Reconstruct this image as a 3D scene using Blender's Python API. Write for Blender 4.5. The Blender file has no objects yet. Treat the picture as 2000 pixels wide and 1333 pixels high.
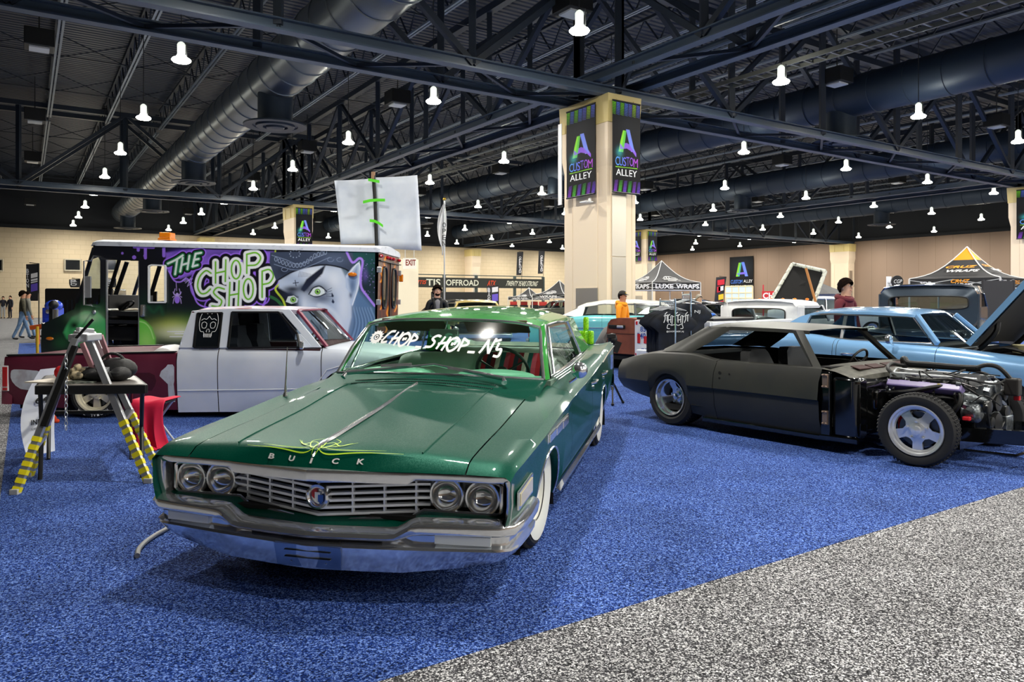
import bpy, bmesh, math, random
import numpy as np
from mathutils import Vector, Matrix, Euler
random.seed(7)
rng = np.random.default_rng(7)
sc = bpy.context.scene
COL = sc.collection
PI = math.pi
# ---------------------------------------------------------------- camera, light, exposure
FPX, CAMH, HORY = 1450.0, 1.45, 586.0
cam_d = bpy.data.cameras.new('camera')
cam_d.sensor_width = 36.0
cam_d.lens = 36.0 * FPX / 2000.0
cam_d.shift_y = -(666.5 - HORY) / 2000.0
cam_d.clip_start, cam_d.clip_end = 0.05, 400.0
cam = bpy.data.objects.new('camera', cam_d)
COL.objects.link(cam)
cam.location = (0, 0, CAMH)
cam.rotation_euler = (PI / 2, 0, 0)
sc.camera = cam
wd = bpy.data.worlds.new('hall_air')
sc.world = wd
wd.use_nodes = True
wd.node_tree.nodes['Background'].inputs[0].default_value = (0.55, 0.6, 0.7, 1)
wd.node_tree.nodes['Background'].inputs[1].default_value = 0.02
sc.view_settings.view_transform = 'Standard'
sc.view_settings.look = 'None'
sc.view_settings.exposure = 0.15
sc.view_settings.gamma = 1.0
sc.cycles.max_bounces = 8
sc.cycles.diffuse_bounces = 3
sc.cycles.glossy_bounces = 4
sc.cycles.transparent_max_bounces = 16
sc.cycles.sample_clamp_indirect = 4.0
sc.cycles.use_denoising = True
LAMP_W = 285.0
LAMP_GLOW = 46.0

# ---------------------------------------------------------------- measuring helpers
def at(px, py, Y):
    return Vector(((px - 1000) * Y / FPX, Y, CAMH - (py - HORY) * Y / FPX))
def ground(px, py, z=0.0):
    Y = FPX * (CAMH - z) / (py - HORY)
    return Vector(((px - 1000) * Y / FPX, Y, z))
TH = math.atan2(952.0, 1450.0)                     # heading of the hall
E1 = Vector((math.cos(TH), math.sin(TH), 0))
E2 = Vector((-math.sin(TH), math.cos(TH), 0))
C0 = Vector((2.44, 20.8, 0))                       # foot of the main column
BAY = 27.4
def hall(u, v, z=0.0):
    return C0 + E1 * u + E2 * v + Vector((0, 0, z))

# ---------------------------------------------------------------- materials
def lin(c):
    if isinstance(c, str):
        c = c.lstrip('#')
        c = [int(c[i:i + 2], 16) / 255 for i in (0, 2, 4)]
    return [((x / 12.92) if x <= 0.04045 else ((x + 0.055) / 1.055) ** 2.4) for x in c]
MATS = {}
def mat(name, col, rough=0.5, metal=0.0, coat=0.0, emit=0.0, spec=0.5, noise=None, bump=None, flake=0.0):
    """noise=(scale, colour2, lo, hi); bump=(scale, strength)"""
    if name in MATS:
        return MATS[name]
    m = bpy.data.materials.new(name)
    m.use_nodes = True
    nt = m.node_tree
    b = nt.nodes['Principled BSDF']
    c = lin(col)
    b.inputs['Base Color'].default_value = (*c, 1)
    b.inputs['Roughness'].default_value = rough
    b.inputs['Metallic'].default_value = metal
    b.inputs['Specular IOR Level'].default_value = spec
    if coat:
        b.inputs['Coat Weight'].default_value = coat
        b.inputs['Coat Roughness'].default_value = 0.04
    if emit:
        b.inputs['Emission Color'].default_value = (*c, 1)
        b.inputs['Emission Strength'].default_value = emit
    tc = None
    if noise or bump or flake:
        tc = nt.nodes.new('ShaderNodeTexCoord')
    if noise:
        n = nt.nodes.new('ShaderNodeTexNoise')
        n.inputs['Scale'].default_value = noise[0]
        n.inputs['Detail'].default_value = 3
        nt.links.new(tc.outputs['Object'], n.inputs['Vector'])
        r = nt.nodes.new('ShaderNodeValToRGB')
        r.color_ramp.elements[0].position = noise[2]
        r.color_ramp.elements[1].position = noise[3]
        r.color_ramp.elements[0].color = (*c, 1)
        r.color_ramp.elements[1].color = (*lin(noise[1]), 1)
        nt.links.new(n.outputs['Fac'], r.inputs['Fac'])
        nt.links.new(r.outputs['Color'], b.inputs['Base Color'])
    if bump:
        n = nt.nodes.new('ShaderNodeTexNoise')
        n.inputs['Scale'].default_value = bump[0]
        nt.links.new(tc.outputs['Object'], n.inputs['Vector'])
        bp = nt.nodes.new('ShaderNodeBump')
        bp.inputs['Strength'].default_value = bump[1]
        bp.inputs['Distance'].default_value = 0.01
        nt.links.new(n.outputs['Fac'], bp.inputs['Height'])
        nt.links.new(bp.outputs['Normal'], b.inputs['Normal'])
    if flake:
        v = nt.nodes.new('ShaderNodeTexVoronoi')
        v.inputs['Scale'].default_value = 420
        nt.links.new(tc.outputs['Object'], v.inputs['Vector'])
        g = nt.nodes.new('ShaderNodeNewGeometry')
        mx = nt.nodes.new('ShaderNodeVectorMath')
        mx.operation = 'MULTIPLY_ADD'
        mx.inputs[1].default_value = (flake, flake, flake)
        sb = nt.nodes.new('ShaderNodeVectorMath')
        sb.operation = 'SUBTRACT'
        sb.inputs[1].default_value = (0.5, 0.5, 0.5)
        nt.links.new(v.outputs['Color'], sb.inputs[0])
        nt.links.new(sb.outputs[0], mx.inputs[0])
        nt.links.new(g.outputs['Normal'], mx.inputs[2])
        nm = nt.nodes.new('ShaderNodeVectorMath')
        nm.operation = 'NORMALIZE'
        nt.links.new(mx.outputs[0], nm.inputs[0])
        nt.links.new(nm.outputs[0], b.inputs['Normal'])
    MATS[name] = m
    return m
def glass(name, tint, refl=1.0, rough=.01):
    if name in MATS:
        return MATS[name]
    m = bpy.data.materials.new(name)
    m.use_nodes = True
    nt = m.node_tree
    nt.nodes.clear()
    o = nt.nodes.new('ShaderNodeOutputMaterial')
    t = nt.nodes.new('ShaderNodeBsdfTransparent')
    t.inputs[0].default_value = (*tint, 1)
    g = nt.nodes.new('ShaderNodeBsdfGlossy')
    g.inputs['Roughness'].default_value = rough
    # two-sided thin pane: reflection rises towards grazing view on both faces
    ge = nt.nodes.new('ShaderNodeNewGeometry')
    dp = nt.nodes.new('ShaderNodeVectorMath')
    dp.operation = 'DOT_PRODUCT'
    nt.links.new(ge.outputs['Incoming'], dp.inputs[0])
    nt.links.new(ge.outputs['Normal'], dp.inputs[1])
    prev = dp.outputs['Value']
    for op, v in (('ABSOLUTE', 0), ('SUBTRACT', 1.0), ('POWER', 5.0), ('MULTIPLY', .8 * min(1, refl)), ('ADD', .045 * refl)):
        f = nt.nodes.new('ShaderNodeMath')
        f.operation = op
        if op == 'SUBTRACT':
            f.inputs[0].default_value = v
            nt.links.new(prev, f.inputs[1])
        else:
            nt.links.new(prev, f.inputs[0])
            f.inputs[1].default_value = v
        prev = f.outputs[0]
    mx = nt.nodes.new('ShaderNodeMixShader')
    nt.links.new(f.outputs[0], mx.inputs[0])
    nt.links.new(t.outputs[0], mx.inputs[1])
    nt.links.new(g.outputs[0], mx.inputs[2])
    nt.links.new(mx.outputs[0], o.inputs[0])
    MATS[name] = m
    return m
def paint_mat(name, rough=0.35, coat=0.3, spec=0.5):
    """colours come from the painted attribute of the panel itself"""
    if name in MATS:
        return MATS[name]
    m = mat(name, '#808080', rough, 0, coat, 0, spec)
    a = m.node_tree.nodes.new('ShaderNodeAttribute')
    a.attribute_name = 'paint'
    m.node_tree.links.new(a.outputs['Color'], m.node_tree.nodes['Principled BSDF'].inputs['Base Color'])
    return m

# ---------------------------------------------------------------- objects
def tag(o, label, cat, group=None):
    o['label'] = label
    o['category'] = cat
    if group:
        o['group'] = group
    return o
def thing(name, label, cat, loc=(0, 0, 0), rz=0.0, group=None, rot=None):
    o = bpy.data.objects.new(name, None)
    o.empty_display_size = 0.1
    COL.objects.link(o)
    o.location = loc
    o.rotation_euler = rot if rot else (0, 0, rz)
    return tag(o, label, cat, group)
def struct(o):
    o['kind'] = 'structure'
    return o
def copy_thing(o, loc=None, rz=None, label=None):
    c = o.copy()
    COL.objects.link(c)
    if loc is not None:
        c.location = loc
    if rz is not None:
        c.rotation_euler = (0, 0, rz)
    if label:
        c['label'] = label
    for ch in o.children:
        d = ch.copy()
        COL.objects.link(d)
        d.parent = c
        for g in ch.children:
            e = g.copy()
            COL.objects.link(e)
            e.parent = d
    return c

_txt = {}
def text_geo(s, bold=0.0):
    """flat letters from the built-in font, scaled to a unit height box; returns (verts, faces, width)"""
    k = (s, bold)
    if k not in _txt:
        cu = bpy.data.curves.new('t', 'FONT')
        cu.body = s
        cu.resolution_u = 3
        cu.offset = bold
        ob = bpy.data.objects.new('t', cu)
        COL.objects.link(ob)
        dg = bpy.context.evaluated_depsgraph_get()
        me = bpy.data.meshes.new_from_object(ob.evaluated_get(dg))
        vs = np.array([v.co[:] for v in me.vertices])[:, :2]
        fs = [tuple(p.vertices) for p in me.polygons]
        bpy.data.objects.remove(ob)
        bpy.data.curves.remove(cu)
        bpy.data.meshes.remove(me)
        lo, hi = vs.min(0), vs.max(0)
        vs = (vs - lo) / (hi - lo)
        _txt[k] = (vs, fs, (hi - lo)[0] / (hi - lo)[1])
    return _txt[k]

class MB:
    """mesh builder: collects shapes, builds ONE mesh object"""
    def __init__(s):
        s.v, s.f, s.mi, s.cur = [], [], [], 0
    def m(s, i):
        s.cur = i
        return s
    def add(s, vs, fs):
        b = len(s.v)
        s.v += [Vector(p) for p in vs]
        s.f += [tuple(b + i for i in f) for f in fs]
        s.mi += [s.cur] * len(fs)
        return s
    def box(s, c, d, R=None):
        c = Vector(c)
        P = []
        for sx in (-.5, .5):
            for sy in (-.5, .5):
                for sz in (-.5, .5):
                    p = Vector((sx * d[0], sy * d[1], sz * d[2]))
                    if R is not None:
                        p = R @ p
                    P.append(c + p)
        return s.add(P, [(0, 1, 3, 2), (4, 6, 7, 5), (0, 4, 5, 1), (2, 3, 7, 6), (0, 2, 6, 4), (1, 5, 7, 3)])
    def bar(s, a, b, w, h=None, up=(0, 0, 1)):
        """square bar from a to b"""
        a, b = Vector(a), Vector(b)
        h = h or w
        d = b - a
        L = d.length
        d.normalize()
        up = Vector(up)
        if abs(d.dot(up)) > 0.98:
            up = Vector((1, 0, 0)) if abs(d.x) < .9 else Vector((0, 1, 0))
        sd = d.cross(up).normalized()
        u2 = sd.cross(d)
        P = [q + sd * (i * w / 2) + u2 * (j * h / 2) for q in (a, b) for i, j in ((-1, -1), (1, -1), (1, 1), (-1, 1))]
        return s.add(P, [(0, 1, 2, 3), (7, 6, 5, 4), (0, 4, 5, 1), (1, 5, 6, 2), (2, 6, 7, 3), (3, 7, 4, 0)])
    def loft(s, rings, closed=True, caps=True, flip=False):
        n = len(rings[0])
        P = [p for r in rings for p in r]
        F = []
        for i in range(len(rings) - 1):
            for j in range(n if closed else n - 1):
                k = (j + 1) % n
                q = (i * n + j, i * n + k, (i + 1) * n + k, (i + 1) * n + j)
                F.append(q[::-1] if flip else q)
        if caps and closed:
            F.append(tuple(range(n))[::-1])
            F.append(tuple((len(rings) - 1) * n + j for j in range(n)))
        return s.add(P, F)
    def tube(s, path, r, n=8, closed=False, caps=True):
        path = [Vector(p) for p in path]
        rs = r if hasattr(r, '__len__') else [r] * len(path)
        rings = []
        prev = None
        for i, p in enumerate(path):
            if closed:
                d = path[(i + 1) % len(path)] - path[i - 1]
            else:
                d = path[min(i + 1, len(path) - 1)] - path[max(i - 1, 0)]
            d.normalize()
            if prev is None:
                u = Vector((0, 0, 1)) if abs(d.z) < .9 else Vector((1, 0, 0))
            else:
                u = prev
            sd = d.cross(u)
            if sd.length < 1e-6:
                sd = d.cross(Vector((0, 1, 0)))
            sd.normalize()
            u = sd.cross(d)
            prev = u
            rings.append([p + (sd * math.cos(t) + u * math.sin(t)) * rs[i] for t in [2 * PI * k / n for k in range(n)]])
        if closed:
            rings.append(rings[0])
            caps = False
        return s.loft(rings, True, caps)
    def lathe(s, prof, n=24, M=None, caps=True):
        """profile of (r, h) about local Z, placed by matrix M"""
        M = M or Matrix.Identity(4)
        rings = [[M @ Vector((r * math.cos(2 * PI * k / n), r * math.sin(2 * PI * k / n), h)) for k in range(n)] for r, h in prof]
        return s.loft(rings, True, caps)
    def ball(s, c, r, n=12, M=None):
        r = r if hasattr(r, '__len__') else (r, r, r)
        T = Matrix.Translation(Vector(c)) @ (M or Matrix.Identity(4)) @ Matrix.Diagonal((*r, 1))
        k = max(6, n // 2)
        return s.lathe([(max(math.sin(PI * i / k), 1e-3), -math.cos(PI * i / k)) for i in range(k + 1)], n, T)
    def prism(s, pts, vec, inner=None):
        """flat outline (3D points) given thickness along vec"""
        vec = Vector(vec)
        a = [Vector(p) for p in pts]
        n = len(a)
        return s.add(a + [p + vec for p in a], [tuple(range(n))[::-1], tuple(range(n, 2 * n))] + [(i, (i + 1) % n, n + (i + 1) % n, n + i) for i in range(n)])
    def grid(s, G):
        """rows of 3D points -> quads"""
        n = len(G[0])
        return s.add([p for r in G for p in r], [(i * n + j, i * n + j + 1, (i + 1) * n + j + 1, (i + 1) * n + j) for i in range(len(G) - 1) for j in range(n - 1)])
    def text(s, st, O, U, V, h, w=None, t=0.004, shear=0.0, bold=0.0, center=True):
        """letters in the plane O + U*x + V*y, height h, width w"""
        vs, fs, asp = text_geo(st, bold)
        O, U, V = Vector(O), Vector(U).normalized(), Vector(V).normalized()
        N = U.cross(V)
        w = w or h * asp
        off = -0.5 if center else 0.0
        P = [O + U * ((x + off) * w + shear * (y - .5) * h) + V * ((y + off) * h) + N * t for x, y in vs]
        return s.add(P, fs)
    def stroke(s, pts, w, O, U, V, t=0.004):
        """brush line of width w through 2D points in a plane"""
        O, U, V = Vector(O), Vector(U).normalized(), Vector(V).normalized()
        N = U.cross(V)
        ws = w if hasattr(w, '__len__') else [w] * len(pts)
        P = []
        for i, p in enumerate(pts):
            a, b = pts[max(i - 1, 0)], pts[min(i + 1, len(pts) - 1)]
            d = Vector((b[0] - a[0], b[1] - a[1]))
            if d.length < 1e-9:
                d = Vector((1, 0))
            d.normalize()
            nx, ny = -d.y, d.x
            for q in (-.5, .5):
                P.append(O + U * (p[0] + nx * ws[i] * q) + V * (p[1] + ny * ws[i] * q) + N * t)
        return s.add(P, [(2 * i, 2 * i + 1, 2 * i + 3, 2 * i + 2) for i in range(len(pts) - 1)])
    def bounds(s):
        return [(min(p[i] for p in s.v), max(p[i] for p in s.v)) for i in range(3)]
    def build(s, name, mats, parent=None, smooth=35, bevel=0.0, sub=0, loc=None, recalc=True, solid=0.0):
        me = bpy.data.meshes.new(name)
        bm = bmesh.new()
        vv = [bm.verts.new(p) for p in s.v]
        for f, mi in zip(s.f, s.mi):
            if len(set(f)) < 3:
                continue
            try:
                fc = bm.faces.new([vv[i] for i in f])
                fc.material_index = mi
            except ValueError:
                pass
        if recalc:
            bmesh.ops.recalc_face_normals(bm, faces=bm.faces)
        bm.to_mesh(me)
        bm.free()
        mats = mats if isinstance(mats, (list, tuple)) else [mats]
        for m in mats:
            me.materials.append(m)
        if smooth:
            me.polygons.foreach_set('use_smooth', [True] * len(me.polygons))
            me.set_sharp_from_angle(angle=math.radians(smooth))
        o = bpy.data.objects.new(name, me)
        COL.objects.link(o)
        if parent:
            o.parent = parent
        if loc is not None:
            o.location = loc
        if sub:
            d = o.modifiers.new('sub', 'SUBSURF')
            d.levels = d.render_levels = sub
        if bevel:
            d = o.modifiers.new('bev', 'BEVEL')
            d.width = bevel
            d.segments = 2
            d.limit_method = 'ANGLE'
        if solid:
            d = o.modifiers.new('thick', 'SOLIDIFY')
            d.thickness = solid
        return o
def cat(pts, n=6, closed=False):
    """smooth curve through points"""
    P = [Vector(p) for p in pts]
    out = []
    L = len(P)
    rngi = range(L) if closed else range(L - 1)
    for i in rngi:
        a, b = P[i], P[(i + 1) % L]
        p0 = P[i - 1] if (closed or i > 0) else a * 2 - b
        p3 = P[(i + 2) % L] if (closed or i + 2 < L) else b * 2 - a
        for k in range(n):
            t = k / n
            out.append(0.5 * ((2 * a) + (b - p0) * t + (2 * p0 - 5 * a + 4 * b - p3) * t * t + (3 * a - p0 - 3 * b + p3) * t ** 3))
    if not closed:
        out.append(P[-1])
    return out
def xfm(x=(1, 0, 0), y=(0, 1, 0), z=(0, 0, 1), o=(0, 0, 0)):
    return Matrix(((x[0], y[0], z[0], o[0]), (x[1], y[1], z[1], o[1]), (x[2], y[2], z[2], o[2]), (0, 0, 0, 1)))

# ---------------------------------------------------------------- painter (murals and printed banners)
class Canvas:
    def __init__(s, w, h, col):
        s.w, s.h = w, h
        s.c = np.zeros((h, w, 3)) + np.array(lin(col))
        s.X, s.Y = np.meshgrid(np.arange(w) + .5, np.arange(h) + .5)
    def mix(s, col, a):
        a = np.clip(a, 0, 1)[..., None]
        s.c = s.c * (1 - a) + np.array(lin(col)) * a
    def seg(s, pts):
        d = np.full((s.h, s.w), 1e9)
        for (x0, y0), (x1, y1) in zip(pts[:-1], pts[1:]):
            dx, dy = x1 - x0, y1 - y0
            t = np.clip(((s.X - x0) * dx + (s.Y - y0) * dy) / max(dx * dx + dy * dy, 1e-9), 0, 1)
            d = np.minimum(d, np.hypot(s.X - x0 - t * dx, s.Y - y0 - t * dy))
        return d
    def stroke(s, pts, w, col, soft=0.7, op=1.0):
        s.mix(col, op * np.clip((w / 2 - s.seg(pts)) / soft + .5, 0, 1))
    def inside(s, pts):
        r = np.zeros((s.h, s.w), bool)
        n = len(pts)
        for i in range(n):
            (x0, y0), (x1, y1) = pts[i], pts[(i + 1) % n]
            c = ((y0 > s.Y) != (y1 > s.Y))
            r ^= c & (s.X < (x1 - x0) * (s.Y - y0) / ((y1 - y0) if y1 != y0 else 1e-9) + x0)
        return r
    def poly(s, pts, col, soft=0.7, op=1.0):
        d = s.seg(list(pts) + [pts[0]])
        d = np.where(s.inside(pts), d, -d)
        s.mix(col, op * np.clip(d / soft + .5, 0, 1))
    def blob(s, x, y, rx, ry, col, op=1.0, pw=1.0, rot=0.0):
        c, n = math.cos(rot), math.sin(rot)
        dx, dy = s.X - x, s.Y - y
        q = ((dx * c + dy * n) / rx) ** 2 + ((-dx * n + dy * c) / ry) ** 2
        s.mix(col, op * np.exp(-q * pw))
    def disc(s, x, y, rx, ry, col, soft=.7, op=1.0):
        d = (1 - np.sqrt(((s.X - x) / rx) ** 2 + ((s.Y - y) / ry) ** 2)) * min(rx, ry)
        s.mix(col, op * np.clip(d / soft + .5, 0, 1))
    def text(s, st, x, y, w, h, col, soft=.7):
        vs, fs, asp = text_geo(st)
        m = np.zeros((s.h, s.w), bool)
        for f in fs:
            m |= s.inside([(x + vs[i][0] * w, y + (1 - vs[i][1]) * h) for i in f])
        s.mix(col, m.astype(float))
    def panel(s, name, m, P00, P10, P01, P11, parent=None, thick=0.0):
        """grid of the canvas stretched over four corners (top-left, top-right, bottom-left, bottom-right)"""
        P00, P10, P01, P11 = [np.array(p) for p in (P00, P10, P01, P11)]
        u = (np.arange(s.w + 1) / s.w)[None, :, None]
        v = (np.arange(s.h + 1) / s.h)[:, None, None]
        V = (P00 * (1 - u) + P10 * u) * (1 - v) + (P01 * (1 - u) + P11 * u) * v
        n = s.w + 1
        i, j = np.meshgrid(np.arange(s.h), np.arange(s.w), indexing='ij')
        a = (i * n + j).ravel()
        F = np.stack([a, a + n, a + n + 1, a + 1], 1)
        verts = V.reshape(-1, 3)
        faces = F
        cols = s.c.reshape(-1, 3)
        me = bpy.data.meshes.new(name)
        me.from_pydata(verts.tolist(), [], faces.tolist())
        me.materials.append(m)
        at_ = me.attributes.new('paint', 'FLOAT_COLOR', 'CORNER')
        cc = np.concatenate([np.repeat(cols, 4, 0), np.ones((len(cols) * 4, 1))], 1)
        at_.data.foreach_set('color', cc.ravel())
        o = bpy.data.objects.new(name, me)
        COL.objects.link(o)
        if parent:
            o.parent = parent
        if thick:
            d = o.modifiers.new('thick', 'SOLIDIFY')
            d.thickness = thick
        return o
# ================================================================ THE HALL
ORD = ['nearest', 'second', 'third', 'fourth', 'fifth', 'sixth', 'seventh', 'eighth', 'ninth', 'tenth', 'eleventh', 'twelfth', 'thirteenth', 'fourteenth']
def carpet_mat(name, c1, c2, c3, lo=.36, hi=.66):
    m = mat(name, c2, 0.95, spec=0.15)
    nt = m.node_tree
    tc = nt.nodes.new('ShaderNodeTexCoord')
    # loop pile: every tuft its own tone
    vo = nt.nodes.new('ShaderNodeTexVoronoi')
    vo.inputs['Scale'].default_value = 165
    nt.links.new(tc.outputs['Object'], vo.inputs['Vector'])
    nz_ = nt.nodes.new('ShaderNodeTexNoise')
    nz_.inputs['Scale'].default_value = 60
    nz_.inputs['Detail'].default_value = 1
    nt.links.new(tc.outputs['Object'], nz_.inputs['Vector'])
    sp = nt.nodes.new('ShaderNodeSeparateColor')
    nt.links.new(vo.outputs['Color'], sp.inputs['Color'])
    n = nt.nodes.new('ShaderNodeMix')
    n.inputs[0].default_value = .45
    nt.links.new(sp.outputs[0], n.inputs[2])
    nt.links.new(nz_.outputs['Fac'], n.inputs[3])
    r = nt.nodes.new('ShaderNodeValToRGB')
    e = r.color_ramp.elements
    e[0].position, e[1].position = lo, hi
    e[0].color, e[1].color = (*lin(c1), 1), (*lin(c3), 1)
    k = e.new((lo + hi) / 2)
    k.color = (*lin(c2), 1)
    nt.links.new(n.outputs[0], r.inputs['Fac'])
    # broad random tone drift across the pile
    n2 = nt.nodes.new('ShaderNodeTexNoise')
    n2.inputs['Scale'].default_value = 1.6
    nt.links.new(tc.outputs['Object'], n2.inputs['Vector'])
    mr = nt.nodes.new('ShaderNodeMapRange')
    mr.inputs[1].default_value, mr.inputs[2].default_value = .3, .7
    mr.inputs[3].default_value, mr.inputs[4].default_value = .8, 1.15
    nt.links.new(n2.outputs['Fac'], mr.inputs[0])
    mx = nt.nodes.new('ShaderNodeVectorMath')
    mx.operation = 'SCALE'
    nt.links.new(r.outputs['Color'], mx.inputs[0])
    nt.links.new(mr.outputs[0], mx.inputs['Scale'])
    b = nt.nodes['Principled BSDF']
    nt.links.new(mx.outputs[0], b.inputs['Base Color'])
    bp = nt.nodes.new('ShaderNodeBump')
    bp.inputs['Strength'].default_value = .5
    bp.inputs['Distance'].default_value = .006
    nt.links.new(n.outputs[0], bp.inputs['Height'])
    nt.links.new(bp.outputs['Normal'], b.inputs['Normal'])
    return m
M_GREY = carpet_mat('grey_carpet', '#0c0c0e', '#55555a', '#f4f4f6', .22, .82)
M_BLUE = carpet_mat('blue_carpet', '#020818', '#183a8a', '#88aaf4', .20, .84)
M_STEEL = mat('lamplit_steel', '#435264', .42)  # bottom chords lightened: lamp light on their flanges put into the colour
M_STEELD = mat('dark_steel', '#252e3b', .5)
M_JOIST = mat('lamplit_joist_steel', '#78838f', .45)  # joist bottom chords paler than their webs: light from below painted in
U0, U1, V0, V1, ZR = -58.0, 54.8, -45.0, 54.8, 11.6
fl = MB()
fl.add([hall(U0, V0), hall(U1, V0), hall(U1, V1), hall(U0, V1)], [(0, 1, 2, 3)])
struct(fl.build('floor', M_GREY, smooth=0))
uB = (ground(15, 855) - C0).dot(E1)
vA = (ground(1370, 1141.5) - C0).dot(E2)
cp = MB()
a, b = hall(uB, vA), hall(uB + 42, vA + 27)
cp.add([hall(uB, vA, .0015), hall(uB + 42, vA, .0015), hall(uB + 42, vA + 27, .0015), hall(uB, vA + 27, .0015),
        hall(uB, vA, 0), hall(uB + 42, vA, 0), hall(uB + 42, vA + 27, 0), hall(uB, vA + 27, 0)],
       [(0, 1, 2, 3), (4, 5, 1, 0), (5, 6, 2, 1), (6, 7, 3, 2), (7, 4, 0, 3)])
tag(cp.build('carpet', M_BLUE, smooth=0), 'large bright blue booth carpet laid under the show cars', 'carpet')
# corrugated deck
M_DECK = mat('roof_deck', '#222d3f', .5)
nt = M_DECK.node_tree
tc = nt.nodes.new('ShaderNodeTexCoord')
wv = nt.nodes.new('ShaderNodeTexWave')
wv.inputs['Scale'].default_value = 1.1
wv.bands_direction = 'Y'
mp = nt.nodes.new('ShaderNodeMapping')
mp.inputs['Rotation'].default_value = (0, 0, -TH)
nt.links.new(tc.outputs['Object'], mp.inputs['Vector'])
nt.links.new(mp.outputs['Vector'], wv.inputs['Vector'])
bp = nt.nodes.new('ShaderNodeBump')
bp.inputs['Distance'].default_value = .12
nt.links.new(wv.outputs['Fac'], bp.inputs['Height'])
nt.links.new(bp.outputs['Normal'], nt.nodes['Principled BSDF'].inputs['Normal'])
ce = MB()
ce.add([hall(U0, V0, ZR), hall(U0, V1, ZR), hall(U1, V1, ZR), hall(U1, V0, ZR)], [(0, 1, 2, 3)])
struct(ce.build('ceiling', M_DECK, smooth=0))
# walls: block work / panels up to 7.3 m, dark cladding above
def wall_mat(name, col, col2, sx, sy):
    m = mat(name, col, .75)
    nt = m.node_tree
    tc = nt.nodes.new('ShaderNodeTexCoord')
    br = nt.nodes.new('ShaderNodeTexBrick')
    br.inputs['Scale'].default_value = 1
    br.inputs['Brick Width'].default_value = sx
    br.inputs['Row Height'].default_value = sy
    br.inputs['Mortar Size'].default_value = .02
    br.inputs['Color1'].default_value = (*lin(col), 1)
    br.inputs['Color2'].default_value = (*[x * .96 for x in lin(col)], 1)
    br.inputs['Mortar'].default_value = (*lin(col2), 1)
    nt.links.new(tc.outputs['UV'], br.inputs['Vector'])
    nt.links.new(br.outputs['Color'], nt.nodes['Principled BSDF'].inputs['Base Color'])
    return m
M_BLOCK = wall_mat('sand_block', '#d4c2a2', '#c6b494', .8, .4)
M_PANEL = wall_mat('tan_panel', '#927c6a', '#7d6958', 1.5, 9.0)
M_DARKW = mat('dark_cladding', '#191d24', .7)
def wall(name, A, B, m, zt=7.3):
    me = bpy.data.meshes.new(name)
    A, B = Vector(A), Vector(B)
    L = (B - A).length
    d = (B - A).normalized()
    n = Vector((d.y, -d.x, 0)) * .4
    P = []
    for z in (0, zt, ZR):
        for q in (A, B, B + n, A + n):
            P.append(q + Vector((0, 0, z)))
    F, mi = [], []
    for k in (0, 1):
        for j in range(4):
            F.append((4 * k + j, 4 * k + (j + 1) % 4, 4 * k + 4 + (j + 1) % 4, 4 * k + 4 + j))
            mi.append(k)
    F.append((8, 9, 10, 11))
    mi.append(1)
    me.from_pydata([p[:] for p in P], [], F)
    uv = me.uv_layers.new(name='uv')
    for p in me.polygons:
        p.material_index = mi[p.index]
        for li in p.loop_indices:
            q = me.vertices[me.loops[li].vertex_index].co
            uv.data[li].uv = ((q - A).dot(d), q.z)
    me.materials.append(m)
    me.materials.append(M_DARKW)
    o = bpy.data.objects.new(name, me)
    COL.objects.link(o)
    return struct(o)
wall('wall_back', hall(U1, V1), hall(U0, V1), M_BLOCK)
wall('wall_right', hall(U1, V0), hall(U1, V1), M_PANEL)
wall('wall_left', hall(U0, V1), hall(U0, V0), M_BLOCK)
wall('wall_front', hall(U0, V0), hall(U1, V0), M_PANEL)
# a dark ledge where the block work ends
for nm, A, B in (('trim_1', hall(U0, V1 - .15, 7.3), hall(U1, V1 - .15, 7.3)), ('trim_2', hall(U1 - .15, V0, 7.3), hall(U1 - .15, V1, 7.3))):
    struct(MB().bar(A, B, .3, .25).build(nm, M_DARKW))
# small square windows high in the back wall
M_DKGL = mat('dark_glazing', '#15181b', .08)
for k, px in enumerate((142, 213, -12)):
    dr_ = Vector(((px - 1000) / FPX, 1, 0))
    c = at(px, 518, (54.8 + C0.dot(E2)) / dr_.dot(E2)) - E2 * .08
    w = MB().box(c, (1.15, .1, .9), Matrix.Rotation(TH, 3, 'Z'))
    o = struct(w.build('window_%d' % (k + 1), M_DKGL))
    fr = MB()
    for s in (-1, 1):
        fr.bar(c - E2 * .07 + E1 * s * .57 + Vector((0, 0, -.48)), c - E2 * .07 + E1 * s * .57 + Vector((0, 0, .48)), .1, .1, (1, 0, 0))
        fr.bar(c - E2 * .07 - E1 * .57 + Vector((0, 0, s * .45)), c - E2 * .07 + E1 * .57 + Vector((0, 0, s * .45)), .1, .1)
    fr.build('window_frame', mat('window_frame', '#b9b09a', .6), o)

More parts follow.
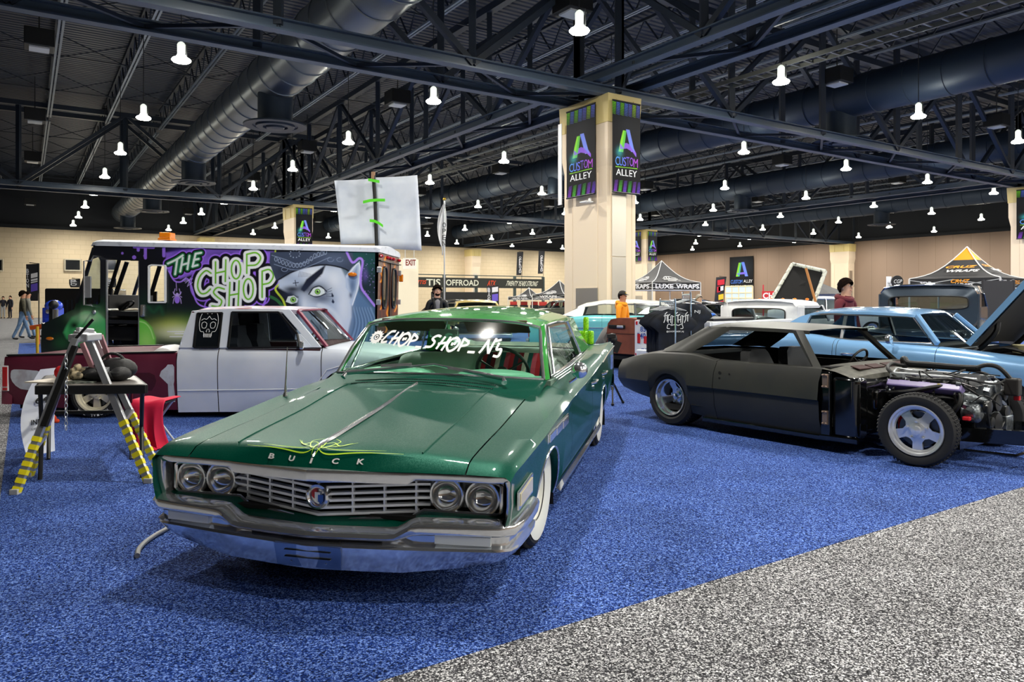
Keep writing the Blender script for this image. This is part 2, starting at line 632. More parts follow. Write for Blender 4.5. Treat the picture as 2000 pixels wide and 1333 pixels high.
# ---------------------------------------------------------------- columns
M_COL = mat('column_beige', '#e6d3b8', .6)
M_CAP = mat('column_yellow', '#d9c483', .6)
M_SST = mat('brushed_stainless', '#d6cfc2', .32, .85, bump=(1.3, .35))
def column(u, v, label, zt=6.93):
    o = thing('column', label, 'column', hall(u, v), TH)
    w, d = .51, .93
    m = MB()
    def ring(k, z):
        a, b = w * k, d * k
        return [(-a, -b, z), (a, -b, z), (a, b, z), (-a, b, z)]
    m.loft([ring(1, .006), ring(1, zt - 1.9), ring(1.09, zt - 1.45), ring(1.09, zt - .75)])
    for s in (-1, 1):
        m.box((s * .38, -d - .003, 2.45), (.012, .02, 4.9)).box((-w - .003, s * .55, 2.45), (.02, .012, 4.9))
    m.build('shaft', [M_COL], o, smooth=0, bevel=.02)
    c = MB()
    c.loft([ring(1.12, zt - .75), ring(1.16, zt)])
    for z in (zt - .42,):
        for s in (-1, 1):
            c.box((s * .3, -d * 1.16, z), (.015, .04, .6)).box((-w * 1.16, s * .5, z), (.04, .015, .6))
    c.build('capital', M_CAP, o, smooth=0, bevel=.015)
    s = MB()
    for z0, z1 in ((.6, 1.45), (1.47, 2.6), (2.62, 4.3)):
        s.box((-.1, -d - .012, (z0 + z1) / 2), (.5, .02, z1 - z0))
    s.box((-w - .012, -.1, 1.3), (.02, .95, .95))
    s.build('steel_panel', M_SST, o, smooth=0)
    return o
column(0, 0, 'tall beige concrete column in mid hall carrying the two large black banners')
column(0, BAY, 'far beige column rising behind the painted step van roof')
column(BAY, BAY, 'beige column behind the dark pointed tent beside the main column')
column(BAY, 0, 'beige column at the right edge of the photo behind the orange-topped tent')
column(BAY, 2 * BAY - .6, 'beige pilaster against the back wall between flag and main column')
column(2 * BAY - .6, BAY, 'beige pilaster on the right wall beside the open white hood')
column(0, 2 * BAY - .6, 'beige pilaster on the back wall hidden behind the step van')

# ---------------------------------------------------------------- steel roof
def truss(A, B, label, group, zb=7.05, zt=10.9, gap=.8, panels=6):
    """box truss between two points"""
    A, B = Vector(A), Vector(B)
    d = (B - A).normalized()
    L = (B - A).length
    n = Vector((-d.y, d.x, 0))
    mid = A.copy()
    o = thing('roof_truss', label, 'truss', mid, 0, group)
    z = lambda q, h: q - mid + Vector((0, 0, h))
    bc, tc_, wb, lc = MB(), MB(), MB(), MB()
    for s in (-1, 1):
        e = n * s * gap
        for q in (-.11, .11):     # wide-flange chord: two flanges and a web
            bc.bar(z(A + e, zb + q), z(B + e, zb + q), .26, .035)
        bc.bar(z(A + e, zb), z(B + e, zb), .03, .22)
        tc_.bar(z(A + e, zt), z(B + e, zt), .26, .24)
        for k in range(panels + 1):
            p = A + d * (L * k / panels) + e
            wb.bar(z(p, zb), z(p, zt), .17, .17)
            if k < panels:
                q = A + d * (L * (k + 1) / panels) + e
                wb.bar(z(p, zb if k % 2 else zt), z(q, zt if k % 2 else zb), .15, .15)
    for k in range(panels * 2):
        p = A + d * (L * k / panels / 2)
        q = A + d * (L * (k + 1) / panels / 2)
        s = 1 if k % 2 else -1
        lc.bar(z(p + n * gap * s, zb), z(q - n * gap * s, zb), .08, .08)
    bc.build('bottom_chord', M_STEEL, o, 0)
    tc_.build('top_chord', M_STEELD, o, 0)
    wb.build('web', M_STEELD, o, 0)
    lc.build('lacing', M_STEELD, o, 0)
    return o
for v, w in ((0, 'over the main column'), (BAY, 'over the column behind the step van')):
    for i, k in enumerate((-1, 0, 1)):
        truss(hall(k * BAY, v), hall((k + 1) * BAY, v), 'dark box truss crossing %s, %s' % (w, ('left bay', 'bay right of it', 'far right bay')[i]), 'cross trusses')
truss(hall(-2 * BAY, BAY), hall(-BAY, BAY), 'dark blue-grey box truss in the far left bay behind the step van', 'cross trusses')
for u, w in ((0, 'over the main column'), (BAY, 'over the right-hand column'), (-BAY, 'near the left edge of the photo')):
    for i, k in enumerate((-1, 0, 1)):
        truss(hall(u, k * BAY), hall(u, (k + 1) * BAY), 'dark lengthwise box truss %s, %s' % (w, ('near bay', 'middle bay', 'far bay')[i]), 'lengthwise trusses', 7.35)
# open-web joists, one mesh shared by all
jb = MB()
jL = BAY - 1.0
for x in (-.06, .06):
    jb.bar((x, 0, 0), (x, jL, 0), .07, .07)
jb.m(1).bar((0, 0, .95), (0, jL, .95), .16, .1)
nz = 18
for k in range(nz):
    a, b = jL * k / nz, jL * (k + 1) / nz
    c = (a + b) / 2
    jb.bar((0, a, .95), (0, c, 0), .045).bar((0, c, 0), (0, b, .95), .045)
j0 = jb.build('roof_joist', [M_JOIST, M_STEELD], smooth=0)
tag(j0, 'slim open-web steel joist under the corrugated roof deck', 'joist', 'open-web roof joists')
first = True
for bv in (-1, 0, 1):
    for k in range(-10, 23):
        u = k * BAY / 11
        if k % 11 == 0 or (bv == -1 and (k < -6 or k > 16)):
            continue
        o = j0 if first else j0.copy()
        if not first:
            COL.objects.link(o)
        first = False
        o.location = hall(u, bv * BAY + .5, 10.45)
        o.rotation_euler = (0, 0, TH)
# bridging rods between joists
for bv in (-1, 0, 1):
    m = MB()
    for q in (.2, .4, .6, .8):
        m.bar(hall(-27, (bv + q) * BAY, 10.6), hall(54, (bv + q) * BAY, 10.6), .04)
        for k in range(-11, 22):
            if k % 11 in (0, 10):
                continue
            a, b = hall(k * BAY / 11, (bv + q) * BAY, 10.5), hall((k + 1) * BAY / 11, (bv + q) * BAY, 11.4)
            m.bar(a, b, .035)
            m.bar(hall(k * BAY / 11, (bv + q) * BAY, 11.4), hall((k + 1) * BAY / 11, (bv + q) * BAY, 10.5), .035)
    tag(m.build('bridging_rod', M_STEELD, smooth=0), 'thin cross bracing rods between the joists, %s bay of the roof' % ('near', 'middle', 'far')[bv + 1], 'bracing')

# ---------------------------------------------------------------- ducts
M_DUCT = mat('galvanised_duct', '#6a727c', .34, .7, bump=(2, .1))
M_DUCTD = mat('dark_duct', '#2b3848', .5, .3)
def duct(u, z, r, va, vb, m, label, offs, band=1.25):
    o = thing('air_duct', label, 'duct', hall(u, va, z), TH)
    L = vb - va
    d = MB()
    d.lathe([(r, 0), (r, L)], 40, xfm((1, 0, 0), (0, 0, -1), (0, 1, 0)))
    d.build('duct_tube', m, o, 60)
    b = MB()
    n = int(L / band)
    for k in range(n):
        y = band * (k + .5)
        b.lathe([(r, y - .04), (r + .03, y - .03), (r + .03, y + .03), (r, y + .04)], 32, xfm((1, 0, 0), (0, 0, -1), (0, 1, 0)), caps=False)
    b.build('seam_band', m, o, 50)
    for q in offs:
        e = MB()
        T = Matrix.Translation((0, q - va, 0))
        e.lathe([(.55, -r * .7), (.55, -r - .75)], 28, T)
        e.lathe([(.55, -r - .72), (1.0, -r - .78), (1.0, -r - .83), (.72, -r - .82), (.7, -r - .78), (.62, -r - .78), (.6, -r - .86), (.4, -r - .86), (.38, -r - .8), (.3, -r - .8), (.28, -r - .9), (.001, -r - .92)], 32, T, caps=False)
        e.build('diffuser', M_DUCTD, o, 40)
    return o
duct(-6.6, 8.75, .8, -8, 54, M_DUCT, 'long silver spiral duct running down the left half of the hall', (8.5, 22.5, 36.5, 50))
duct(11.4, 8.75, .72, -22, 54, M_DUCTD, 'dark round duct passing behind the main column', (0, 17.2, 34.4))
duct(25.5, 8.75, .72, -22, 54, M_DUCTD, 'dark round duct over the blue car and grey truck', (0, 16, 32))
duct(41.5, 8.75, .72, -22, 54, M_DUCTD, 'dark round duct far right near the wall', (0, 16, 32))
# pipes and a cable tray beside the lengthwise truss
for u, z, r, w in ((1.25, 7.95, .09, 'upper'), (2.4, 7.95, .08, 'lower')):
    m = MB().tube([hall(u, -16, z), hall(u, 54, z)], r, 10)
    for k in range(18):
        m.tube([hall(u, -16 + k * 4, z), hall(u, -15.8 + k * 4, z)], r * 1.25, 10)
    tag(m.build('sprinkler_pipe', M_STEEL), 'long dark %s pipe running beside the truss over the main column' % w, 'pipe')
m = MB()
for s in (-.25, .25):
    m.bar(hall(4.3 + s, -16, 7.95), hall(4.3 + s, 54, 7.95), .04, .12)
for k in range(175):
    m.bar(hall(4.05, -16 + k * .4, 7.93), hall(4.55, -16 + k * .4, 7.93), .05, .03)
tag(m.build('cable_tray', mat('tray_metal', '#7d7f7c', .4, .6), smooth=0), 'ladder-like metal cable tray running above the lamps right of the main column', 'cable tray')

# ---------------------------------------------------------------- high-bay lamps
M_GLOW = mat('lamp_glow', '#fffbe6', .5, emit=LAMP_GLOW)
M_LCORD = mat('lamp_cord', '#23262a', .6)
def lamp_proto():
    o = thing('high_bay_lamp', 'x', 'lamp', (0, 0, 0), 0, 'glowing high-bay lamps')
    h = MB().lathe([(.075, .14), (.09, .16), (.095, .40), (.07, .44), (.03, .47)], 16)
    h.build('lamp_housing', mat('lamp_body', '#dfe6dc', .35, .3, emit=1.1), o)
    s = MB().lathe([(.085, .16), (.12, .10), (.20, .055), (.225, .02), (.19, -.02), (.05, -.03), (.001, -.03)], 20, caps=False)
    s.build('lamp_shade', M_GLOW, o)
    c = MB().tube([(0, 0, .46), (0, 0, 3.3)], .012, 6).box((.13, 0, .3), (.025, .025, .4))
    c.build('cord', M_LCORD, o)
    ld = bpy.data.lights.new('lamp_light', 'AREA')
    ld.shape = 'DISK'
    ld.size = .42
    ld.energy = LAMP_W
    ld.color = (1.0, .96, .88)
    lo = bpy.data.objects.new('lamp_light', ld)
    COL.objects.link(lo)
    lo.location = (0, 0, -.06)
    lo.parent = o
    return o
ROWN = {-2: 'row left of the silver duct', -1: 'row right of the silver duct', 0: 'row right of the main column', 1: 'second row right of the main column',
        2: 'third row right of the main column', 3: 'fourth row right of the main column', 4: 'fifth row right of the main column', 5: 'sixth row right of the main column', 6: 'seventh row right of the main column', 7: 'row along the right wall'}
lp = lamp_proto()
first = True
for i in range(-2, 8):
    nth = 0
    for j in range(-6, 8):
        p = hall((i + .5) * BAY / 4, (j + .5) * BAY / 4, 7.25)
        if p.y > 3:
            q = (1000 + FPX * p.x / p.y, HORY - FPX * (p.z - CAMH) / p.y)
        vis = p.y > 3 and -10 < q[0] < 2010 and q[1] > -10
        if not vis and i > 5:
            continue
        lab = 'glowing white high-bay lamp, %s in the %s' % (ORD[nth], ROWN[i]) if vis else 'glowing white high-bay lamp hanging outside the frame'
        nth += 1 if vis else 0
        o = lp if first else copy_thing(lp)
        first = False
        o.location = p
        o['label'] = lab
# black box fixtures
bx = thing('ceiling_box_light', 'x', 'light fixture', (0, 0, 0), TH, 'unlit black box fixtures')
MB().box((0, 0, 0), (.75, .75, .5)).build('box_housing', mat('fixture_black', '#101214', .5), bx, 0, .02)
MB().box((0, 0, -.27), (.5, .5, .05)).build('box_lens', mat('fixture_lens', '#c9cdd0', .3), bx, 0)
MB().tube([(0, 0, .2), (0, 0, 1.6)], .02, 6).build('hanger_rod', M_LCORD, bx)
first = True
BXR = {0: 'along the far left of the ceiling', 1: 'in the row left of the main column', 2: 'in the row right of the main column', 3: 'in the row above the blue car', 4: 'in the row near the right edge'}
for i in range(5):
    nth = 0
    for j in range(6):
        p = hall(-13.1 + 11.3 * i, -1.1 + 10.6 * j, 9.0)
        q = (1000 + FPX * p.x / p.y, HORY - FPX * (p.z - CAMH) / p.y)
        if not (-30 < q[0] < 2030 and q[1] > -25):
            continue
        o = bx if first else copy_thing(bx)
        first = False
        o.location = p
        o['label'] = 'unlit black box fixture hanging %s, %s' % (BXR[i], ORD[nth])
        nth += 1
# ================================================================ SHARED CAR PARTS
M_CHROME = mat('chrome', '#f4f6f9', .13, .9)
M_SATIN = mat('satin_metal', '#c8ccd0', .3, .7)
M_TYRE = mat('tyre_rubber', '#17181a', .75)
M_BLACK = mat('black_plastic', '#0c0d0e', .5)
M_VOID = mat('underbody_black', '#060607', .9)
M_WHITE = mat('white_paint', '#eef0f0', .4)
M_RED = mat('red_lens', '#b8121a', .15, coat=1)
M_AMBER = mat('amber_lens', '#e07b12', .2, coat=1)
M_GLASS = glass('clear_glass', (.93, .97, .95))
M_TINT = glass('tinted_glass', (.5, .56, .56))
M_DARKGL = glass('dark_glass', (.12, .14, .15), .35)
def half_well(m, r, x0, x1, y, z):
    """dark inner arch over a wheel, open below"""
    A = [PI * k / 16 for k in range(17)]
    m.grid([[(x, y + r * math.cos(a), z + r * math.sin(a)) for a in A] for x in (x0, x1)])
    xi = x0 if abs(x0) < abs(x1) else x1
    m.add([(xi, y + r * math.cos(a), z + r * math.sin(a)) for a in A], [tuple(range(17))])
    return m
def lerp(a, b, t):
    return a + (b - a) * t
def pchip(xs, ys, x):
    """monotone cubic through control values"""
    xs = np.asarray(xs, float)
    ys = np.asarray(ys, float)
    n = len(xs)
    h = np.diff(xs)
    d = np.diff(ys) / h
    m = np.zeros(n)
    m[0], m[-1] = d[0], d[-1]
    for i in range(1, n - 1):
        if d[i - 1] * d[i] > 0:
            w1, w2 = 2 * h[i] + h[i - 1], h[i] + 2 * h[i - 1]
            m[i] = (w1 + w2) / (w1 / d[i - 1] + w2 / d[i])
    x = min(max(x, xs[0]), xs[-1])
    i = min(int(np.searchsorted(xs, x, 'right')) - 1, n - 2)
    t = (x - xs[i]) / h[i]
    return ((1 + 2 * t) * (1 - t) ** 2 * ys[i] + t * (1 - t) ** 2 * h[i] * m[i] + t * t * (3 - 2 * t) * ys[i + 1] + t * t * (t - 1) * h[i] * m[i + 1])
class Body:
    """car shell described by cross sections: stations = [(y, [(x,z) from the centreline outwards and down])]"""
    def __init__(s, stations, arches=(), kside=5):
        s.ys = [q[0] for q in stations]
        s.P = np.array([q[1] for q in stations], float)      # (station, point, 2)
        s.ar, s.ks = arches, kside
    def sec(s, y):
        n = s.P.shape[1]
        p = [[pchip(s.ys, s.P[:, k, 0], y), pchip(s.ys, s.P[:, k, 1], y)] for k in range(n)]
        for yc, hw, zt, ex in s.ar:
            q = abs(y - yc) / hw
            if q < 1:
                za = (zt) * (1 - q ** ex) ** (1 / ex)
                zb, zk = p[-1][1], p[s.ks][1]
                if za > zb:
                    zn = min(za, zk - .01)
                    for k in range(s.ks + 1, n):
                        f = (p[k][1] - zb) / (zk - zb)
                        xo = np.interp(zn + (zk - zn) * f, [p[j][1] for j in range(n - 1, s.ks - 1, -1)], [p[j][0] for j in range(n - 1, s.ks - 1, -1)])
                        p[k] = [xo, zn + (zk - zn) * f]
        return p
    def shell(s, ya, yb, k0, k1, step=.06, mirror=True, side=0, m=None, lip=0.0):
        """skin between two stations, section points k0..k1"""
        m = m or MB()
        ys = set([ya, yb])
        n = max(2, int(round((yb - ya) / step)))
        ys |= set(ya + (yb - ya) * i / n for i in range(n + 1))
        for yc, hw, zt, ex in s.ar:
            for t in (-.999, -.985, -.95, -.9, -.8, .8, .9, .95, .985, .999):
                if ya < yc + hw * t < yb:
                    ys.add(yc + hw * t)
        ys = sorted(ys)
        S = [s.sec(y)[k0:k1 + 1] for y in ys]
        if lip:
            for q in S:
                q.append([q[-1][0] - lip, q[-1][1] + .002])
        if mirror and k0 == 0:
            m.grid([[(-x, y, z) for x, z in reversed(q)] + [(x, y, z) for x, z in q[1:]] for y, q in zip(ys, S)])
        else:
            for sg in ((1, -1) if side == 0 else (side,)):
                m.grid([[(sg * x, y, z) for x, z in q] for y, q in zip(ys, S)])
        return m
    def line(s, k, ya, yb, n=30, off=0.0, dz=0.0, sg=1):
        out = []
        for i in range(n + 1):
            y = ya + (yb - ya) * i / n
            q = s.sec(y)[k]
            out.append((sg * (q[0] + off), y, q[1] + dz))
        return out
def wheel(par, c, sg, R, W, rimr, style='steel', steer=0.0, name='wheel', letters=None, rim=None, wall=None):
    """wheel as a part of a car: tyre with rim, hub and lug nuts; sg = outward side"""
    rim = rim or M_SATIN
    M = Matrix.Translation(Vector(c)) @ Matrix.Rotation(steer, 4, 'Z') @ xfm((0, 1, 0), (0, 0, sg), (sg, 0, 0))
    t = MB()
    h = W / 2
    t.lathe([(rimr, -h * .8), (rimr + (R - rimr) * .35, -h), (R * .93, -h * .95), (R * .985, -h * .75), (R, -h * .4), (R, h * .4), (R * .985, h * .75), (R * .93, h * .95), (rimr + (R - rimr) * .35, h), (rimr, h * .8), (rimr * .97, h * .5), (rimr * .97, -h * .5)], 48, M, caps=False)
    for k in range(60):
        a = 2 * PI * k / 60
        for zz in (-.45, 0, .45):
            p = M @ Vector((R * math.cos(a), R * math.sin(a), zz * h))
            q = M @ Vector((R * math.cos(a + .05), R * math.sin(a + .05), zz * h + .03))
            t.bar(p, q, .012, .012)
    ty = t.build('wheel', M_TYRE, par, 40)
    if wall:
        w = MB()
        w.lathe([(rimr * .98, h * .85), (rimr + (R - rimr) * .35, h + .003), (lerp(rimr, R, wall), h + .001)], 48, M, caps=False)
        w.build('whitewall', mat('whitewall', '#dfe0d6', .5), ty)
    if letters:
        w = MB()
        for st, a0 in letters:
            n = len(st)
            for k, chh in enumerate(st):
                if chh == ' ':
                    continue
                a = a0 + (k - (n - 1) / 2) * -.16 * (-1 if math.sin(a0) < 0 else 1)
                rr = lerp(rimr, R, .5)
                o = M @ Vector((rr * math.cos(a), rr * math.sin(a), h + .004))
                up = (M.to_3x3() @ Vector((math.cos(a), math.sin(a), 0))) * (1 if math.sin(a0) > 0 else -1)
                nn = M.to_3x3() @ Vector((0, 0, 1))
                w.text(chh, o, up.cross(nn), up, (R - rimr) * .42, (R - rimr) * .36, .002)
        w.build('tyre_lettering', M_WHITE, ty, 0)
    r = MB()
    if style == 'disc':
        r.lathe([(rimr, h * .78), (rimr * .93, h * .8), (rimr * .9, h * .55), (rimr * .55, h * .35), (rimr * .45, h * .62), (rimr * .3, h * .75), (.001, h * .8)], 36, M, caps=False)
    else:
        r.lathe([(rimr * .97, -h * .7), (rimr * .97, h * .72), (rimr * 1.02, h * .86), (rimr * 1.0, h * .95), (rimr * .93, h * .9), (rimr * .9, h * .55), (rimr * .84, h * .5), (rimr * .8, h * .3 if style != 'deep' else -h * .35)], 40, M, caps=False)
        zf = h * .42 if style != 'deep' else h * .02
        nsp = 5 if style in ('star', 'deep') else 6
        for k in range(nsp):
            a = 2 * PI * k / nsp + PI / 2
            if style == 'star' or style == 'deep':
                pts = [(.34, -.36), (.34, .36), (.62, .12), (.86, .16), (.86, -.16), (.62, -.12)]
                pts = [(.22, -.3), (.3, -.3), (.5, -.17), (.9, -.2), (.9, .2), (.5, .17), (.3, .3), (.22, .3)]
            else:
                pts = [(.2, -.13), (.86, -.2), (.86, .2), (.2, .13)]
            P = []
            for x, y in pts:
                x, y = x * rimr, y * rimr
                P.append(M @ Vector((x * math.cos(a) - y * math.sin(a), x * math.sin(a) + y * math.cos(a), zf - .02 * (x / rimr))))
            r.prism(P, M.to_3x3() @ Vector((0, 0, -.03)))
        r.lathe([(rimr * .3, zf - .03), (rimr * .3, zf + .01), (rimr * .18, zf + .015), (rimr * .17, zf + .05), (.001, zf + .055)], 20, M, caps=False)
        for k in range(5):
            a = 2 * PI * (k + .5) / 5 + PI / 2
            r.lathe([(.012, zf), (.012, zf + .03), (.001, zf + .032)], 8, M @ Matrix.Translation((rimr * .36 * math.cos(a), rimr * .36 * math.sin(a), 0)), caps=False)
    r.build('rim', rim, ty, 30)
    if style != 'disc':
        d = MB()
        d.lathe([(.001, h * -.1 - (.05 if style == 'deep' else 0)), (rimr * .72, h * -.1 - (.05 if style == 'deep' else 0)), (rimr * .72, h * -.3)], 28, M, caps=False)
        d.build('brake_disc', mat('brake_disc', '#55585a', .35, .9), ty)
    return ty
def seat_bench(par, y, w, zc, zt, m, name='bench_seat', tilt=.14, tufts=8):
    o = MB()
    G = []
    for i in range(9):
        t = i / 8
        z = lerp(zc, zt, t)
        row = []
        for j in range(tufts * 4 + 1):
            u = j / (tufts * 4)
            x = (u - .5) * w
            puff = .018 * abs(math.sin(PI * tufts * u)) + .05 * math.sin(PI * t) ** .5
            edge = .06 * max(0, (abs(u - .5) * 2) ** 8)
            row.append((x, y + tilt * t - puff + edge, z - edge * .6 * t))
        G.append(row)
    G.append([(p[0], p[1] + .09, p[2] + .015) for p in G[-1]])
    G.append([(p[0], p[1] + .1, zc) for p in G[-1]])
    o.grid(G)
    o.box((0, y - .28, zc - .02), (w * .98, .56, .16))
    return o.build(name, m, par, 50)
def steering(par, c, R, tilt, m, n=3):
    M = Matrix.Translation(Vector(c)) @ Matrix.Rotation(tilt, 4, 'X')
    o = MB()
    o.tube([M @ Vector((R * math.cos(2 * PI * k / 32), R * math.sin(2 * PI * k / 32), 0)) for k in range(32)], .013, 8, True)
    for k in range(n):
        a = PI / 2 + 2 * PI * k / n
        o.bar(M @ Vector((0, 0, -.03)), M @ Vector((R * math.cos(a), R * math.sin(a), 0)), .025, .012)
    o.lathe([(.05, -.05), (.05, .0), (.001, .01)], 14, M)
    o.tube([M @ Vector((0, 0, -.05)), M @ Vector((0, 0, -.5))], .025, 8)
    return o.build('steering_wheel', m, par)
# ================================================================ GREEN SEDAN
M_GREEN = mat('metalflake_green', '#004c3c', .42, .35, .42, spec=.1, flake=.14)
M_GREEN.node_tree.nodes['Principled BSDF'].inputs['Coat IOR'].default_value = 1.36
M_GRILLE = mat('grille_bright', '#eef2f8', .25, .55)
M_GREEN2 = mat('candy_green_roof', '#0f8a22', .45, .12, 1.0, spec=.1, flake=.1)
M_PALE = mat('pale_green_vinyl', '#d6ebdd', .45)
M_DASH = mat('pale_green_dash', '#a6d9bf', .4)
bk = thing('green_sedan', 'dark metallic green sixties sedan with chrome grille and white script on the windscreen', 'car', (-.714, 4.606, 0), 0, None, (0, .0095, -.230))
bst = [
 (-1.0, [(0, .642), (.25, .642), (.50, .642), (.735, .64), (.742, .64), (.86, .64), (.93, .638), (.955, .618), (.95, .57), (.95, .50), (.94, .45), (.93, .41)]),
 (-.93, [(0, .733), (.25, .722), (.50, .704), (.735, .685), (.742, .685), (.86, .682), (.937, .675), (.965, .65), (.952, .585), (.952, .50), (.945, .44), (.93, .38)]),
 (-.80, [(0, .752), (.25, .743), (.50, .728), (.735, .705), (.742, .704), (.86, .700), (.942, .698), (.978, .67), (.96, .60), (.965, .50), (.955, .40), (.93, .30)]),
 (-.30, [(0, .812), (.25, .80), (.50, .785), (.735, .752), (.742, .750), (.86, .742), (.945, .742), (.985, .705), (.968, .645), (.98, .50), (.965, .34), (.90, .22)]),
 (.33, [(0, .893), (.25, .882), (.50, .868), (.735, .825), (.742, .823), (.86, .80), (.945, .80), (.985, .755), (.968, .69), (.982, .52), (.965, .34), (.90, .21)]),
 (.75, [(0, .90), (.25, .89), (.50, .88), (.735, .86), (.80, .865), (.87, .845), (.945, .83), (.985, .785), (.97, .72), (.983, .53), (.965, .34), (.90, .21)]),
 (1.6, [(0, .90), (.25, .90), (.50, .90), (.70, .90), (.80, .915), (.87, .89), (.94, .86), (.98, .815), (.968, .75), (.98, .55), (.965, .35), (.90, .21)]),
 (2.6, [(0, .93), (.25, .93), (.50, .93), (.68, .93), (.79, .95), (.86, .93), (.93, .91), (.97, .86), (.958, .79), (.97, .58), (.955, .37), (.89, .22)]),
 (3.3, [(0, .965), (.25, .965), (.50, .96), (.66, .955), (.76, .965), (.83, .955), (.915, .95), (.955, .90), (.945, .82), (.955, .62), (.94, .42), (.88, .25)]),
 (4.2, [(0, .955), (.25, .955), (.50, .95), (.66, .945), (.73, .945), (.80, .955), (.885, .975), (.93, .925), (.925, .85), (.93, .66), (.91, .48), (.86, .34)]),
 (4.42, [(0, .93), (.25, .93), (.50, .925), (.66, .92), (.73, .925), (.80, .945), (.875, .97), (.915, .92), (.91, .85), (.91, .68), (.89, .5), (.84, .38)]),
]
B = Body(bst, [(-.03, .47, .585, 2.2), (3.124, .47, .60, 2.4)], 7)
def nose(o):
    # the whole front leans forward towards the centreline
    for v in o.data.vertices:
        x, y, z = v.co
        t = max(0, min(1, (-.55 - y) / .45))
        v.co.y = y - .12 * (1 - min(1, abs(x) / .75)) ** 1.2 * t * t * (3 - 2 * t)
    return o
for s in (-1, 1):
    for nm, ya, yb in (('front_fender', -1.0, .75), ('front_door', .756, 1.93), ('rear_door', 1.936, 2.68), ('quarter_panel', 2.686, 4.42)):
        nose(B.shell(ya, yb, 4, 11, lip=.05, side=s).build(nm, M_GREEN, bk, 40))
hd = B.shell(-1.0, .33, 0, 3)
nose(hd.build('hood', M_GREEN, bk, 30))
tr = B.shell(3.32, 4.42, 0, 4)
tr.build('trunk_lid', M_GREEN, bk, 30)
# chrome spear along the hood ridge and its tip
sp = MB()
sp.loft([[(s_ * w, y, z) for s_, z in ((-1, B.sec(y)[0][1] + .002), (-.4, B.sec(y)[0][1] + .012), (.4, B.sec(y)[0][1] + .012), (1, B.sec(y)[0][1] + .002))] for y, w in ((-.965, .004), (-.9, .012), (-.8, .018), (-.3, .014), (.33, .010))])
nose(sp.build('hood_spear', M_CHROME, bk))
for s in (-1, 1):
    nose(MB().tube([(s * x, y, z + .002) for x, y, z in B.line(2, -.9, .33, 20)], .004, 6).build('hood_crease', M_GREEN, bk))
# cowl with vent grille
cw = MB()
G = []
for t in (0, .5, 1):
    G.append([(x, lerp(.345, .58 + .17 * (x / .8) ** 2, t), lerp(.893 - .09 * (x / .8) ** 2, .932 - .035 * (x / .8) ** 2, t)) for x in np.linspace(-.8, .8, 17)])
cw.grid(G)
cw.build('cowl', M_GREEN, bk, 40)
cv = MB()
for k in range(80):
    x = -.50 + k / 79
    for t in (.18, .42):
        y = lerp(.345, .58 + .17 * (x / .8) ** 2, t)
        z = lerp(.893 - .09 * (x / .8) ** 2, .932 - .035 * (x / .8) ** 2, t)
        cv.box((x, y, z + .001), (.006, .022, .004))
cv.build('cowl_vent', M_BLACK, bk, 0)
# ---- front: header, grille, lamps
hp = [(0, -1.128), (.2, -1.078), (.46, -1.015), (.5, -1.0), (.7, -.985), (.85, -.975), (.915, -.965)]
hm = MB()
for s in (1, -1):
    R = []
    for i, (x, y) in enumerate(hp):
        z0 = .63 + .013 * max(0, 1 - x / .48)
        hgt = .048 if x < .48 else .026
        R.append([(s * x, y + .03, z0 + .012), (s * x, y - .012, z0 + .006), (s * x, y - .016, z0 - .01), (s * x, y - .01, z0 - hgt), (s * x, y + .05, z0 - hgt)])
    for x, y, z in ((.945, -.955, .618), (.952, -.95, .59), (.95, -.94, .5), (.935, -.925, .41)):
        R.append([(s * x, y + .05, z + .004), (s * (x + .006), y - .012, z), (s * (x - .004), y - .016, z - .004), (s * (x - .024), y - .01, z - .012), (s * (x - .028), y + .07, z - .012)])
    hm.loft(R)
hm.build('header_trim', M_CHROME, bk, 40)
gy = lambda x: -1.015 + .13 * min(1, abs(x) / .52)
bz = [(0, .570), (.30, .580), (.60, .587), (.86, .586), (.888, .57), (.888, .45), (.865, .43), (.50, .428), (.445, .398), (0, .372)]
full = [(x, gy(x) - .012, z) for x, z in bz] + [(-x, gy(x) - .012, z) for x, z in reversed(bz[1:-1])]
bzm = MB().tube(full, .011, 8, True)
bzm.build('grille_bezel', M_CHROME, bk)
bp_ = MB()
bp_.prism([(x, -.80, z) for x, z in [(-.93, .62), (.93, .62), (.93, .40), (.5, .40), (.44, .37), (-.44, .37), (-.5, .40), (-.93, .40)]], (0, .02, 0))
bp_.box((0, -.86, .61), (1.86, .2, .02)).box((0, -.86, .40), (1.8, .2, .02))
bp_.build('grille_backing', M_VOID, bk, 0)
lp_ = MB()
lp_.grid([[(x, gy(x) + .0, .43 if abs(x) > .49 else (.395 if abs(x) < .44 else .412)) for x in np.linspace(-.93, .93, 41)],
          [(x, -1.10 + .13 * (abs(x) / .85) ** 1.25 + .03, (.42 if abs(x) > .5 else (.37 if abs(x) < .42 else .395))) for x in np.linspace(-.93, .93, 41)]])
lp_.build('lower_filler', M_GREEN, bk, 50)
zq = lambda x, z: z - .02 * max(0, 1 - abs(x) / .5)
gb = MB()
for k in range(5):
    z = .556 - k * .033
    xs = np.linspace(-.53, .53, 23) if k < 4 else np.linspace(-.47, .47, 21)
    gb.loft([[(x, gy(x) + .02, zq(x, z) + .008), (x, gy(x) - .006, zq(x, z) + .006), (x, gy(x) - .006, zq(x, z) - .006), (x, gy(x) + .02, zq(x, z) - .008)] for x in xs])
    for s in (-1, 1):
        if k < 4:
            gb.box((s * .70, -.824, z), (.36, .01, .006))
for x in (-.46, -.31, -.16, .16, .31, .46, 0):
    for k in range(6):
        z = .577 - k * .033
        if z - .03 > .385 and not (abs(x) < .05 and 1 < k < 5):
            gb.box((x, gy(x) + .006, zq(x, z) - .002), (.009, .02, .03))
gb.build('grille', M_GRILLE, bk, 30)
